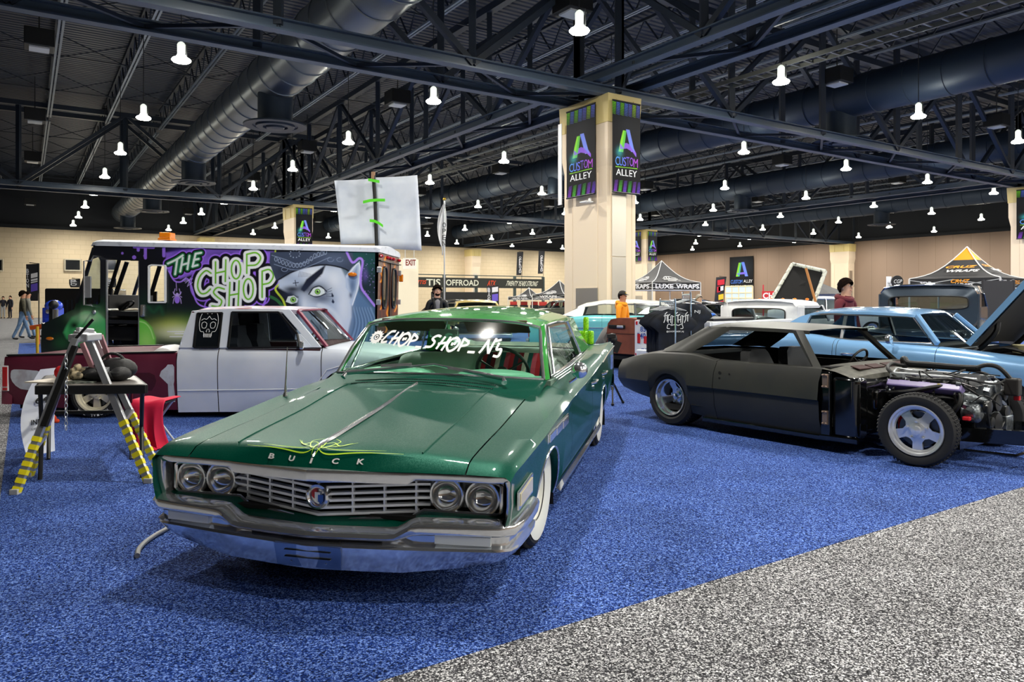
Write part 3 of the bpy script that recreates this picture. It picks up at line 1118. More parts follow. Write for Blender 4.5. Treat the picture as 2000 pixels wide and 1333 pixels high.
for s in (-1, 1):
    lpz = MB().prism([(s * x, -.832, z) for x, z in ((.505, .582), (.882, .58), (.882, .437), (.505, .434))], (0, .012, 0))
    for z in (.555, .508, .462):
        lpz.box((s * .69, -.836, z), (.36, .012, .007))
    lpz.build('lamp_panel', M_GRILLE, bk, 0, .004)
hx = Matrix.Rotation(PI / 2, 4, 'X')
M_LENS = glass('headlamp_glass', (.97, .98, .98), 1.3)
for x, y, z in ((-.794, -.89, .507), (-.616, -.893, .512), (.616, -.893, .512), (.794, -.89, .507)):
    M = Matrix.Translation((x, y, z)) @ hx
    h = MB().lathe([(.088, -.05), (.09, .0), (.084, .014), (.076, .012), (.073, .0)], 36, M, caps=False)
    ho = h.build('headlight', M_CHROME, bk)
    MB().lathe([(.074, .0), (.066, -.02), (.045, -.04), (.02, -.05), (.001, -.052)], 32, M, caps=False).build('lamp_reflector', mat('lamp_silver', '#ffffff', .1, .9), ho)
    MB().lathe([(.074, .004), (.06, .014), (.03, .021), (.001, .023)], 32, M, caps=False).build('lamp_lens', M_LENS, ho)
em = MB().lathe([(.055, -.03), (.062, .0), (.06, .02), (.05, .026), (.042, .02), (.036, .004), (.001, .004)], 36, Matrix.Translation((0, -1.015, .494)) @ hx, caps=False)
eo = em.build('grille_emblem', M_CHROME, bk)
sh = MB()
for k, (dx, dz) in enumerate(((-.012, .008), (0, 0), (.012, -.008))):
    sh.m(k).prism([(dx * 1.5 + a * 1.7, -1.026 - k * .002, .496 + dz * 1.5 + b * 1.7) for a, b in ((-.008, .012), (.008, .012), (.008, -.006), (0, -.015), (-.008, -.006))], (0, -.003, 0))
sh.build('tri_shield', [mat('shield_red', '#b5202c', .3), M_WHITE, mat('shield_blue', '#2456b0', .3)], eo, 0)
for ch, x in zip('BUICK', (-.235, -.115, 0, .115, .235)):
    lt = MB()
    lt.text(ch, (x, -.972, .680), (1, 0, 0), (0, .55, .68), .028, .032 if ch != 'I' else .009, .006, bold=.02)
    lt.text(ch, (x, -.972, .680), (1, 0, 0), (0, .55, .68), .028, .032 if ch != 'I' else .009, .003, bold=.02)
    nose(lt.build('hood_letter', mat('letter_silver', '#f0f0f0', .3, .3), bk, 0))
# pinstripes on the nose of the hood
ps = MB()
def hoodpt(x, y):
    q = B.sec(y)
    return np.interp(abs(x), [p[0] for p in q[:4]], [p[1] for p in q[:4]])
def pin(pts, w):
    P = cat([(x, y, 0) for x, y in pts], 6)
    n = len(P)
    a, b_ = [], []
    for i, p in enumerate(P):
        d = (P[min(i + 1, n - 1)] - P[max(i - 1, 0)]).normalized()
        nn = Vector((-d.y, d.x, 0)) * (w * (.25 + .75 * math.sin(PI * i / (n - 1))) / 2)
        for L, q in ((a, p + nn), (b_, p - nn)):
            L.append((q.x, q.y, hoodpt(q.x, q.y) + .0025))
    ps.grid([a, b_])
for s in (-1, 1):
    pin([(0, -.93), (s * .06, -.955), (s * .2, -.945), (s * .42, -.93)], .005)
    pin([(0, -.91), (s * .08, -.935), (s * .22, -.93), (s * .33, -.915)], .004)
    pin([(0, -.90), (s * .05, -.87), (s * .1, -.9), (s * .16, -.85)], .006)
    pin([(s * .03, -.92), (s * .1, -.9), (s * .14, -.86)], .006)
    pin([(0, -.88), (s * .03, -.93), (s * .075, -.86), (s * .03, -.82)], .006)
    pin([(s * .01, -.96), (s * .02, -.9), (0, -.84)], .006)
nose(ps.build('pinstripe', mat('lime_paint', '#b7e23a', .4), bk, 0))
# ---- bumper
def bsec(x):
    o = min(1, max(0, (abs(x) - .40) / .12))
    o = o * o * (3 - 2 * o)
    zt = lerp(.372, .424, o)
    zd = lerp(.328, .362, o)
    return zt, zd, o
path = [(x, -1.13 + .125 * (abs(x) / .85) ** 1.25) for x in (0, .1, .2, .3, .38, .42, .46, .50, .54, .62, .72, .82, .9)] + [(.955, -.96), (.985, -.88), (.995, -.76), (.995, -.62), (.985, -.55)]
bm_ = MB()
for s in (1, -1):
    R = []
    for i, (x, y) in enumerate(path):
        a, b = path[max(i - 1, 0)], path[min(i + 1, len(path) - 1)]
        d = Vector((b[0] - a[0], b[1] - a[1])).normalized()
        n = Vector((d.y, -d.x)) if i else Vector((0, -1))
        zt, zd, o = bsec(x)
        rear = max(0, (y + .95) / .4) if x > .9 else 0
        dz = .02 * rear
        sec = [(-.07, zt + .0), (-.02, zt), (.012, zt - .012), (.02, zt - .03), (.014, zd + .006), (.0, zd - .004), (-.03 - .02 * (1 - o), zd - .012), (-.035 - .02 * (1 - o), .308), (-.005, .300), (.004, .288), (-.004, .24), (-.018 - .05 * rear, .175 + .07 * rear), (-.07, .165 + .08 * rear)]
        tk = min(1, max(0, (x - .45) / .5))
        R.append([(s * (x + n.x * q) * (1 - .075 * tk * min(1, max(0, (.30 - z) / .13))), y + n.y * q + .05 * tk * min(1, max(0, (.30 - z) / .13)), z + dz + .035 * tk * min(1, max(0, (.25 - z) / .08))) for q, z in sec])
    bm_.loft(R, closed=False, caps=False)
bo = bm_.build('front_bumper', M_CHROME, bk, 40)
ins = MB()
ins.box((0, -1.068, .316), (.3, .06, .022)).box((.19, -1.045, .316), (.3, .06, .022), Matrix.Rotation(.13, 3, 'Z')).box((-.19, -1.045, .316), (.3, .06, .022), Matrix.Rotation(-.13, 3, 'Z'))
ins.build('bumper_gap_shade', M_VOID, bo, 0, .006)  # dark blocks stand in for the shade inside the bumper gap
for s in (-1, 1):
    pk = MB().loft([[(s * .60, -1.03, .352), (s * .60, -1.03, .316), (s * .60, -1.0, .312), (s * .60, -1.0, .355)], [(s * .86, -.995, .352), (s * .86, -.995, .312), (s * .86, -.97, .312), (s * .86, -.97, .355)]])
    pk.build('parking_lamp', mat('parking_lens', '#dfe6ea', .15, coat=1), bo, 0)
lc = MB()
lc.prism([(-.175, -1.13, .292), (.175, -1.13, .292), (.165, -1.11, .18), (-.165, -1.11, .18)], (0, .05, 0))
for z in (.262, .228):
    lc.loft([[(x, -1.115, z + .006), (x, -1.137 + .1 * (.29 - z), z), (x, -1.115, z - .006)] for x in (-.12, .12)])
for s in (-1, 1):
    lc.lathe([(.006, 0), (.006, .005)], 10, Matrix.Translation((s * .09, -1.112, .203)) @ hx)
lc.build('plate_bracket', mat('dull_chrome', '#aab4c2', .18, 1.0), bo, 20, .004)
# ---- flank trim
for s in (-1, 1):
    tm = MB()
    tm.loft([[(s * .96, y, z + .03), (s * .972, y, z), (s * .95, y, z - .05), (s * .92, y, z - .03)] for y, z in ((.45, .265), (1.5, .27), (2.62, .285))])
    tm.build('rocker_moulding', M_CHROME, bk, 30)
for s in (-1, 1):
    for yc, hw, zt, ex in B.ar:
        P = []
        for k in range(29):
            y = yc + hw * .985 * math.cos(PI * k / 28)
            q = B.sec(y)[-1]
            P.append((s * (q[0] + .004), y, q[1] + .004))
        am = MB().tube(P, .007, 6)
        am.build('wheel_arch_trim', M_CHROME, bk)
iw = MB()
for s in (-1, 1):
    for yc in (-.03, 3.124):
        half_well(iw, .50, s * .55, s * .90, yc, .12)
iw.box((0, 1.55, .24), (1.5, 2.0, .1)).box((0, -.4, .28), (1.0, .9, .1)).box((0, 3.7, .36), (1.4, 1.3, .1))
iw.build('wheel_well', M_VOID, bk, 30)
for s in (-1, 1):
    cl = MB()
    cl.m(0).prism([(s * .962, -.90, .46), (s * .968, -.60, .475), (s * .968, -.60, .575), (s * .962, -.90, .55)], (s * .012, 0, 0))
    cl.m(1).prism([(s * .974, -.875, .475), (s * .979, -.625, .488), (s * .979, -.625, .56), (s * .974, -.875, .537)], (s * .006, 0, 0))
    cl.build('cornering_lamp', [M_CHROME, mat('warm_lens', '#d9cfae', .15, coat=1)], bk, 0, .003)
for s in (-1, 1):
    pt = MB()
    for k in range(3):
        y = -.17 + k * .235
        pt.prism([(s * .978, y + a, .645 + b) for a, b in ((0, 0), (.21, .006), (.21, .055), (0, .048))], (s * .014, 0, 0))
    pt.prism([(s * .974, -.19 + a, .639 + b) for a, b in ((0, 0), (.75, .018), (.75, .07), (0, .06))], (s * .008, 0, 0))
    pt.build('porthole_trim', M_CHROME, bk, 0, .006)
for s in (-1, 1):
    for y in (1.72, 2.5):
        hn = MB()
        hn.tube([(s * .985, y, .775), (s * 1.02, y + .02, .785), (s * 1.02, y + .15, .79), (s * .985, y + .17, .785)], .011, 8)
        hn.lathe([(.014, 0), (.014, .02)], 12, xfm((0, 1, 0), (0, 0, 1), (s, 0, 0), (s * .985, y + .06, .74)))
        hn.build('door_handle', M_CHROME, bk)
for s in (-1, 1):
    ql = MB()
    ql.tube(B.line(7, 2.7, 4.4, 12, .004, 0, s), .006, 6)
    for y in (3.75, 3.85):
        ql.prism([(s * .945, y, .86), (s * .96, y + .01, .86), (s * .955, y + .07, .70), (s * .94, y + .06, .70)], (0, .02, 0))
    ql.build('quarter_trim', M_CHROME, bk)
MB().tube([(-.9, 4.43, .93), (-.5, 4.44, .9), (.5, 4.44, .9), (.9, 4.43, .93)], .02, 8).build('tail_trim', M_CHROME, bk)
rb = MB()
rb.loft([[(x, y, .60), (x, y + .05, .57), (x, y + .05, .48), (x, y, .45)] for x, y in ((-.93, 4.3), (-.88, 4.45), (0, 4.52), (.88, 4.45), (.93, 4.3))])
rb.box((0, 4.42, .72), (1.78, .02, .42))
rb.build('rear_bumper', M_CHROME, bk, 30)
# ---- greenhouse
wb_, wt_ = [], []
for x in np.linspace(-1, 1, 21):
    wb_.append((x * .775, .57 + .175 * abs(x) ** 2.2, .932 - .03 * x * x))
    wt_.append((x * .683, 1.0 + .09 * abs(x) ** 2, 1.302 - .035 * abs(x) ** 2.5 - .02 * abs(x) ** 8))
M_WSCR = glass('windscreen_glass', (.60, .80, .71), .2, .14)
ws = MB()
ws.grid([[tuple(np.array(a) * (1 - t) + np.array(b) * t + np.array((0, -.018 * math.sin(PI * t), .008 * math.sin(PI * t)))) for a, b in zip(wb_, wt_)] for t in np.linspace(0, 1, 9)])
ws.build('windscreen', M_WSCR, bk, 60)
def wsp(x, z):
    """point just in front of the windscreen for a given x and height"""
    t = .5
    for _ in range(12):
        u = max(-1, min(1, x / lerp(.775, .683, t)))
        a = np.array((0, .57 + .175 * abs(u) ** 2.2, .932 - .03 * u * u))
        b = np.array((0, 1.0 + .09 * u * u, 1.302 - .035 * abs(u) ** 2.5 - .02 * abs(u) ** 8))
        t = (z - .008 * math.sin(PI * max(0, min(1, t))) - a[2]) / (b[2] - a[2])
    return (x, lerp(a[1], b[1], t) - .018 * math.sin(PI * t) - .008, z)
wf = MB()
wf.tube(wb_, .011, 8)
wf.tube(wt_, .012, 8)
for s in (0, -1):
    wf.tube([wb_[s], tuple(np.array(wb_[s]) * .5 + np.array(wt_[s]) * .5 + np.array((0, -.03, .01))), wt_[s]], .013, 8)
wf.build('windscreen_trim', M_CHROME, bk)
def roofsec(y):
    ze = pchip([.98, 1.15, 1.6, 2.3, 2.75, 3.0], [1.30, 1.283, 1.292, 1.295, 1.28, 1.23], y)
    zc = pchip([.98, 1.15, 1.6, 2.3, 2.75, 3.0], [1.312, 1.345, 1.38, 1.398, 1.37, 1.30], y)
    w = pchip([.98, 1.15, 1.6, 2.3, 2.75, 3.0], [.50, .69, .70, .69, .67, .62], y)
    return [(x * w, y + (.10 * (abs(x) ** 2) if y < 1.05 else 0), zc - (zc - ze) * (abs(x) ** 2.6) - (.03 if abs(x) > .99 else 0)) for x in (-1, -.99, -.95, -.85, -.7, -.45, -.2, 0, .2, .45, .7, .85, .95, .99, 1)]
rf = MB()
G = [[(x * .683, 1.0 + .09 * x * x, 1.308 - .035 * abs(x) ** 2.5 - .02 * abs(x) ** 8) for x in (-1, -.99, -.95, -.85, -.7, -.45, -.2, 0, .2, .45, .7, .85, .95, .99, 1)]]
G += [roofsec(y) for y in (1.2, 1.4, 1.7, 2.0, 2.3, 2.55, 2.75, 2.88, 3.0)]
rf.grid(G)
for s in (-1, 1):      # rear pillars
    rf.loft([[(s * .668, 2.42, 1.275), (s * .672, 2.8, 1.285), (s * .64, 2.98, 1.24), (s * .62, 2.6, 1.24)],
             [(s * .715, 2.56, 1.12), (s * .71, 3.06, 1.12), (s * .66, 3.1, 1.10), (s * .67, 2.6, 1.10)],
             [(s * .765, 2.62, .945), (s * .765, 3.36, .96), (s * .70, 3.36, .95), (s * .72, 2.65, .94)]])
    rf.loft([[(s * .790, .75, .90), (s * .812, .79, .905), (s * .80, .85, .905), (s * .775, .80, .90)],
             [(s * .740, .90, 1.08), (s * .760, .945, 1.085), (s * .745, 1.0, 1.085), (s * .728, .95, 1.08)],
             [(s * .688, 1.085, 1.262), (s * .706, 1.13, 1.268), (s * .69, 1.2, 1.275), (s * .672, 1.13, 1.265)]])
rf.build('roof', M_GREEN2, bk, 50)
hln = MB().grid([[(p[0] * .95, p[1], p[2] - .03) for p in g] for g in G[1:]])
hln.build('headliner', mat('pale_bounce_headliner', '#a89a86', .8), bk, 60)  # unseen lining coloured pale to bounce light onto the seats
for s in (-1, 1):
    sg_ = MB()
    lo = [(s * .80, .86, .91), (s * .80, 1.6, .925), (s * .785, 2.55, .955)]
    hi = [(s * .702, 1.18, 1.262), (s * .698, 1.7, 1.275), (s * .672, 2.42, 1.262)]
    sg_.grid([lo, hi])
    sg_.build('side_window', M_GLASS, bk, 60)
    st_ = MB().tube([lo[0], (s * .752, 1.0, 1.08), hi[0], hi[1], hi[2], (s * .73, 2.5, 1.1), lo[2], lo[1]], .011, 8, True)
    st_.tube([(s * .80, 1.02, .915), (s * .72, 1.2, 1.25)], .01, 8)
    st_.build('side_window_trim', M_CHROME, bk)
    gt = MB()
    for k in range(4):
        gt.tube([(s * (.80 + .018 * k), .9, .915 - .008 * k), (s * (.802 + .018 * k), 1.7, .932 - .01 * k), (s * (.78 + .018 * k), 2.7, .962 - .01 * k)], .004, 6)
    gt.build('belt_trim', M_CHROME, bk)
rw = MB().grid([[(x * .6, 2.98 - .0 * abs(x), 1.235 - .02 * x * x) for x in np.linspace(-1, 1, 9)], [(x * .68, 3.36 - .1 * x * x, .965) for x in np.linspace(-1, 1, 9)]])
rw.build('rear_window', M_GLASS, bk, 60)
# ---- writing on the windscreen: brush letters
SCR = {'C': [[(1.05, .98), (.6, .92), (.12, .3), (.12, .04), (.62, .12)]], 'H': [[(.55, 1.0), (.05, 0)], [(1.1, 1.0), (.62, -.12)], [(.05, .42), (.95, .52)]],
       'O': [[(.75, .95), (.25, .85), (.02, .35), (.3, -.08), (.75, .15), (.95, .65), (.6, .98), (.4, .9)], [(.4, .6), (.38, .35)], [(.62, .62), (.58, .4)]],
       'P': [[(.35, 1.05), (.12, -.02)], [(.3, 1.0), (.85, .72), (.8, .5), (.2, .38)]], '_': [[(.05, .0), (.85, -.02)]],
       'S': [[(1.1, .92), (.75, 1.0), (.4, .75), (.7, .48), (.5, .12), (-.05, .1)]],
       'N': [[(-.05, .0), (.1, .2), (.4, .9)], [(.4, .9), (.45, .5), (.62, -.05)], [(.62, -.05), (.75, .5), (.9, 1.0)]], 'j': [[(.0, .85), (.55, .95)], [(.4, .75), (.3, .3), (.75, .3), (.62, -.15), (.1, -.12)]]}
wr = MB()
def wstroke(pts, w):
    P = cat([(x, z, 0) for x, z in pts], 5)
    n = len(P)
    L, R_ = [], []
    for i, p in enumerate(P):
        d = (P[min(i + 1, n - 1)] - P[max(i - 1, 0)]).normalized()
        nn = Vector((-d.y, d.x, 0)) * w / 2
        L.append(wsp(*(p + nn)[:2]))
        R_.append(wsp(*(p - nn)[:2]))
    wr.grid([L, R_])
xs = [('C', -.475, .085), ('H', -.40, .075), ('O', -.325, .085), ('P', -.245, .07), ('_', -.175, .06), ('S', -.095, .085), ('H', -.01, .075), ('O', .065, .09), ('P', .15, .075), ('_', .225, .065), ('N', .315, .10), ('j', .405, .07)]
for ch, x0, w in xs:
    zb = 1.128 - (x0 + .5) * .062
    hgt = .085 if ch not in 'Nj' else .10
    for stt in SCR[ch]:
        wstroke([(x0 + a * w, zb + b * hgt) for a, b in stt], .0165)
cx, cz = -.535, 1.165
wstroke([(cx + .038 * math.cos(a) * (1 if abs(math.cos(a)) < .8 else 1), cz + .032 * math.sin(a)) for a in np.linspace(0, 2 * PI, 13)], .024)
wstroke([(cx + .013 * math.cos(a), cz + .011 * math.sin(a)) for a in np.linspace(0, 2 * PI, 9)], .009)
for k in range(14):
    a = 2 * PI * k / 14
    wstroke([(cx + .04 * math.cos(a), cz + .034 * math.sin(a)), (cx + .062 * math.cos(a + .1), cz + .05 * math.sin(a + .1))], .006)
wr.build('windscreen_lettering', mat('script_white', '#ffffff', .6), bk, 0)
# ---- wipers, mirrors, aerial
wp = MB().tube([(-.585, .44, .905), (-.57, .47, .935), (-.3, .52, .965), (.03, .60, 1.0)], [.02, .017, .011, .008], 8)
wq = MB().tube([(.565, .46, .905), (.55, .49, .93), (.3, .54, .962), (.02, .60, 1.0)], [.02, .017, .011, .008], 8)
wp.bar((-.34, .525, .985), (-.12, .545, 1.0), .012, .02)
wq.bar((.14, .56, .985), (.47, .52, .945), .012, .02)
wp.build('wiper', M_CHROME, bk)
wq.build('wiper', M_CHROME, bk)
mr = MB()
M = Matrix.Translation((1.0, .92, .96)) @ Matrix.Rotation(.25, 4, 'Z') @ Matrix.Rotation(PI / 2, 4, 'X')
mr.lathe([(.058, -.02), (.06, .0), (.05, .03), (.025, .055), (.001, .06)], 24, M)
mr.tube([(.93, .9, .87), (.97, .92, .9), (1.0, .93, .95)], .012, 8)
mr.build('side_mirror', M_CHROME, bk)
ae = MB().tube([(-.90, .22, .79), (-.90, .22, .87), (-.895, .23, 1.12)], [.012, .006, .002], 6).lathe([(.018, 0), (.012, .03)], 10, Matrix.Translation((-.90, .22, .785)))
ae.build('aerial', M_CHROME, bk)
# ---- cabin
dh = MB()
dh.loft([[(-.74, .62, .87), (.74, .62, .87), (.74, .62, .7), (-.74, .62, .7)], [(-.76, .85, .905), (.76, .85, .905), (.76, .85, .66), (-.76, .85, .66)], [(-.74, 1.0, .90), (.74, 1.0, .90), (.74, .98, .62), (-.74, .98, .62)]])
for s in (-1, 1):
    dh.ball((s * .38, .95, .90), (.3, .12, .045), 16)
dh.build('dashboard', M_DASH, bk, 50)
steering(bk, (.37, 1.2, .90), .205, -1.15, mat('dark_wheel_rim', '#1c2622', .3))
seat_bench(bk, 1.55, 1.36, .60, .985, M_PALE, 'front_bench')
seat_bench(bk, 2.65, 1.30, .62, .97, M_PALE, 'rear_bench')
fl_ = MB().box((0, 1.9, .33), (1.6, 2.6, .04))
for s in (-1, 1):
    fl_.box((s * .80, 1.7, .62), (.05, 1.9, .55))
fl_.box((0, 3.15, .93), (1.3, .45, .03))
fl_.build('cabin_lining', mat('green_carpet', '#6a8577', .9), bk, 0)
rm = MB().box((-.03, .98, 1.20), (.22, .03, .06)).tube([(-.03, 1.0, 1.22), (-.02, 1.03, 1.30)], .006, 6)
rm.build('rear_view_mirror', M_CHROME, bk, 0, .01)
for s in (-1, 1):
    vs = MB()
    vs.box((s * .33, 1.16, 1.252), (.5, .16, .02), Matrix.Rotation(-.6, 3, 'X'))
    vs.build('sun_visor', mat('brown_visor', '#4a3022', .7), bk, 0, .008)
# wheels: wide whitewalls round white rims
M_WRIM = mat('white_rim', '#e6e6dc', .35, coat=.5)
for c, s, st_ in (((.80, 0, .332), 1, -.05), ((-.80, 0, .332), -1, -.05), ((.80, 3.124, .332), 1, 0), ((-.80, 3.124, .332), -1, 0)):
    c = (c[0], c[1], c[2] + .0095 * c[0])
    wheel(bk, c, s, .332, .20, .19, 'disc', st_, rim=M_WRIM, wall=.72)
# ---- things left in and on the car
bl = MB()
for k in range(14):
    G = []
    for t in np.linspace(0, 1, 6):
        x0, x1 = .10 + k * .038, .10 + (k + 1) * .038
        yy, zz = 1.53 + .15 * t, lerp(.72, 1.0, t)
        G.append([(x0, yy - .06 * math.sin(PI * t) - .015, zz + .012), (x1, yy - .06 * math.sin(PI * t) - .015, zz + .012)])
    bl.m(k % 6).grid(G)
so = bl.build('striped_blanket', [mat('blanket_red', '#b3202c', .9), mat('blanket_dark', '#20303a', .9), mat('blanket_red2', '#7d1822', .9), mat('blanket_cream', '#d8d2c0', .9), mat('blanket_teal', '#1d5f5a', .9), mat('blanket_rose', '#c4485a', .9)], None, 0, solid=.008)
so.matrix_world = Matrix.Translation(bk.location) @ Euler(bk.rotation_euler).to_matrix().to_4x4()
tag(so, 'red and dark striped woven blanket draped over the green sedan front seat', 'blanket')
BKM = Matrix.Translation(bk.location) @ Euler(bk.rotation_euler).to_matrix().to_4x4()
M_CAN = mat('lime_can', '#9be022', .3, .2, noise=(60, '#5fae12', .45, .6))
for k, (x, y, z) in enumerate(((.56, 4.0, 0), (.63, 4.02, 0), (.70, 4.0, 0), (.60, 4.1, 0), (.67, 4.1, 0), (.635, 4.05, .155))):
    q = B.sec(y)
    zz = np.interp(x, [p[0] for p in q[:7]], [p[1] for p in q[:7]]) + z
    p = BKM @ Vector((x, y, zz + .003))
    m = MB().lathe([(.024, 0), (.032, .008), (.032, .135), (.025, .15), (.024, .153), (.02, .148), (.001, .147)], 16)
    o = m.build('drink_can', M_CAN, None, 40, loc=p)
    tag(o, 'lime green drink can standing on top of the others on the green trunk lid' if z else ORD[k].replace('nearest', 'first') + ' lime green drink can from the left in the group on the green trunk lid', 'can', 'green drink cans on the trunk')
# ================================================================ BLACK PROJECT COUPE WITHOUT A FRONT END
M_MATT = mat('matt_black_paint', '#303130', .4, spec=.3, noise=(5, '#363632', .3, .7))
M_GLOSSK = mat('gloss_black', '#08090a', .12, coat=.6)
cm = thing('black_coupe', 'matt black project coupe with no bonnet or front wings and its engine bared', 'car', (4.168, 6.964, 0), .650)
cst = [
 (.85, [(0, .8), (.5, .8), (.79, .795), (.85, .785), (.915, .66), (.937, .492), (.915, .475), (.905, .3), (.85, .15)]),
 (2.05, [(0, .8), (.5, .8), (.79, .80), (.86, .785), (.925, .66), (.947, .494), (.925, .475), (.91, .3), (.85, .15)]),
 (2.45, [(0, .84), (.5, .84), (.77, .85), (.865, .83), (.942, .68), (.957, .494), (.93, .47), (.91, .33), (.85, .18)]),
 (2.9, [(0, .865), (.5, .86), (.76, .845), (.85, .82), (.935, .67), (.95, .49), (.93, .465), (.90, .36), (.82, .25)]),
 (3.3, [(0, .80), (.5, .795), (.76, .775), (.84, .76), (.915, .64), (.925, .49), (.905, .465), (.88, .40), (.80, .31)]),
 (3.54, [(0, .725), (.5, .72), (.74, .712), (.80, .705), (.87, .61), (.88, .49), (.865, .465), (.84, .43), (.77, .36)]),
]
K = Body(cst, [(2.71, .31, .60, 2.3)], 4)
for s in (-1, 1):
    K.shell(.85, 2.06, 2, 8, lip=.06, side=s).build('door', M_MATT, cm, 40)
    K.shell(2.066, 3.54, 2, 8, lip=.06, side=s).build('quarter_panel', M_MATT, cm, 40)
    dh = MB()
    for y, z, r in ((1.98, .665, .018), (1.98, .61, .011), (1.86, .662, .009)):
        dh.lathe([(r, 0), (r, .004)], 10, xfm((0, 1, 0), (0, 0, 1), (s, 0, 0), (s * (.924 if z > .64 else .932), y, z)))
    dh.build('handle_hole', M_VOID, cm, 0)
K.shell(2.98, 3.54, 0, 2).build('boot_lid', M_MATT, cm, 40)
e = K.sec(3.54)
tp = MB().prism([(x, 3.535, z) for x, z in e[1:]] + [(-x, 3.535, z) for x, z in reversed(e[1:])], (0, .012, 0))
tp.build('tail_panel', M_MATT, cm, 0)
tl = MB()
for s in (-1, 1):
    tl.box((s * .5, 3.55, .60), (.42, .02, .11))
tl.build('tail_opening', M_VOID, cm, 0)
# roof shell with fast-back rear and sail panels
def croof(y):
    zc = pchip([1.14, 1.3, 1.7, 2.05, 2.4, 2.75, 3.0], [1.148, 1.172, 1.192, 1.198, 1.182, 1.06, .90], y)
    ze = pchip([1.14, 1.3, 1.7, 2.05, 2.4, 2.75, 3.0], [1.135, 1.142, 1.15, 1.15, 1.10, .955, .85], y)
    w = pchip([1.14, 1.3, 2.05, 2.4, 2.75, 3.0], [.585, .625, .635, .645, .70, .75], y)
    return [(x * w, y, zc - (zc - ze) * abs(x) ** 2.6 - (.035 if abs(x) > .99 else 0)) for x in (-1, -.985, -.93, -.8, -.6, -.3, 0, .3, .6, .8, .93, .985, 1)]
r = MB().grid([croof(y) for y in (1.14, 1.2, 1.3, 1.5, 1.75, 2.05, 2.3, 2.45)])
for s in (-1, 1):
    # sail panel behind the side opening
    r.grid([[(s * .635, 2.05, 1.125), (s * .70, 2.25, .985), (s * .775, 2.50, .845)],
            [(s * .632, 2.12, 1.15), (s * .715, 2.42, 1.0), (s * .79, 2.66, .855)],
            [(s * .62, 2.35, 1.135), (s * .70, 2.65, .99), (s * .79, 2.90, .84)],
            [(s * .56, 2.42, 1.15), (s * .60, 2.70, 1.0), (s * .66, 2.98, .86)]])
    r.loft([[(s * x, y, z) for x, y, z in q] for q in (
        [(.600, 1.20, 1.135), (.635, 1.26, 1.135), (.62, 1.32, 1.14), (.585, 1.26, 1.14)],
        [(.775, .90, .79), (.80, .97, .79), (.775, 1.0, .79), (.75, .93, .79)])])
r.build('roof', M_MATT, cm, 50)
rw = MB().grid([[(x * .56, 2.45, 1.165 - .03 * x * x) for x in np.linspace(-1, 1, 7)], [(x * .66, 2.97, .872 - .01 * x * x) for x in np.linspace(-1, 1, 7)]])
rw.build('rear_window', M_DARKGL, cm, 60)
# cabin: seats, cage-like trim, wheel
cb = MB().box((0, 1.9, .2), (1.6, 2.2, .06)).box((0, .88, .6), (1.5, .12, .4))
for s in (-1, 1):
    cb.box((s * .78, 1.5, .5), (.05, 1.4, .52))
cb.box((0, 2.75, .62), (1.4, .5, .4))
cb.build('cabin_floor', M_VOID, cm, 0)
for s in (-1, 1):
    sb = MB().loft([[(s * .36 + a * w, 1.75 + b + dy, z) for a, b in ((-.25, 0), (.25, 0), (.25, .12), (-.25, .12))] for z, w, dy in ((.4, 1, 0), (.7, .95, .08), (.86, .7, .13), (.9, .5, .14))])
    sb.box((s * .36, 1.5, .42), (.5, .5, .14))
    sb.build('seat', mat('dark_seat', '#15171a', .6), cm, 40)
steering(cm, (.36, 1.15, .76), .17, -1.1, M_BLACK)
db = MB().loft([[(-.74, .95, .74), (.74, .95, .74), (.74, .95, .6), (-.74, .95, .6)], [(-.72, 1.12, .76), (.72, 1.12, .76), (.72, 1.08, .58), (-.72, 1.08, .58)]])
db.build('dashboard', mat('primer_red', '#4a1f1c', .6), cm, 30)
# cowl with four louvres, their shaded openings laid on as dark red slabs
M_COWL = mat('dusty_cowl', '#55544a', .6, noise=(14, '#3a3932', .35, .65))
G = [[(x, y + .03 * (abs(x) / .8) ** 2, z - .03 * (abs(x) / .8) ** 3) for x in np.linspace(-.80, .80, 17)] for y, z in ((.95, .805), (.88, .815), (.72, .795), (.62, .765), (.55, .742), (.535, .70))]
cw = MB().grid(G)
cw.build('cowl', M_COWL, cm, 50)
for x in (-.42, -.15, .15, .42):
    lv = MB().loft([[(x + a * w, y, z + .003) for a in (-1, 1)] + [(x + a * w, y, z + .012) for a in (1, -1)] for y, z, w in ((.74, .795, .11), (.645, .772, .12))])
    lv.build('cowl_louvre', mat('louvre_red_shadow', '#341412', .8), cm, 0)
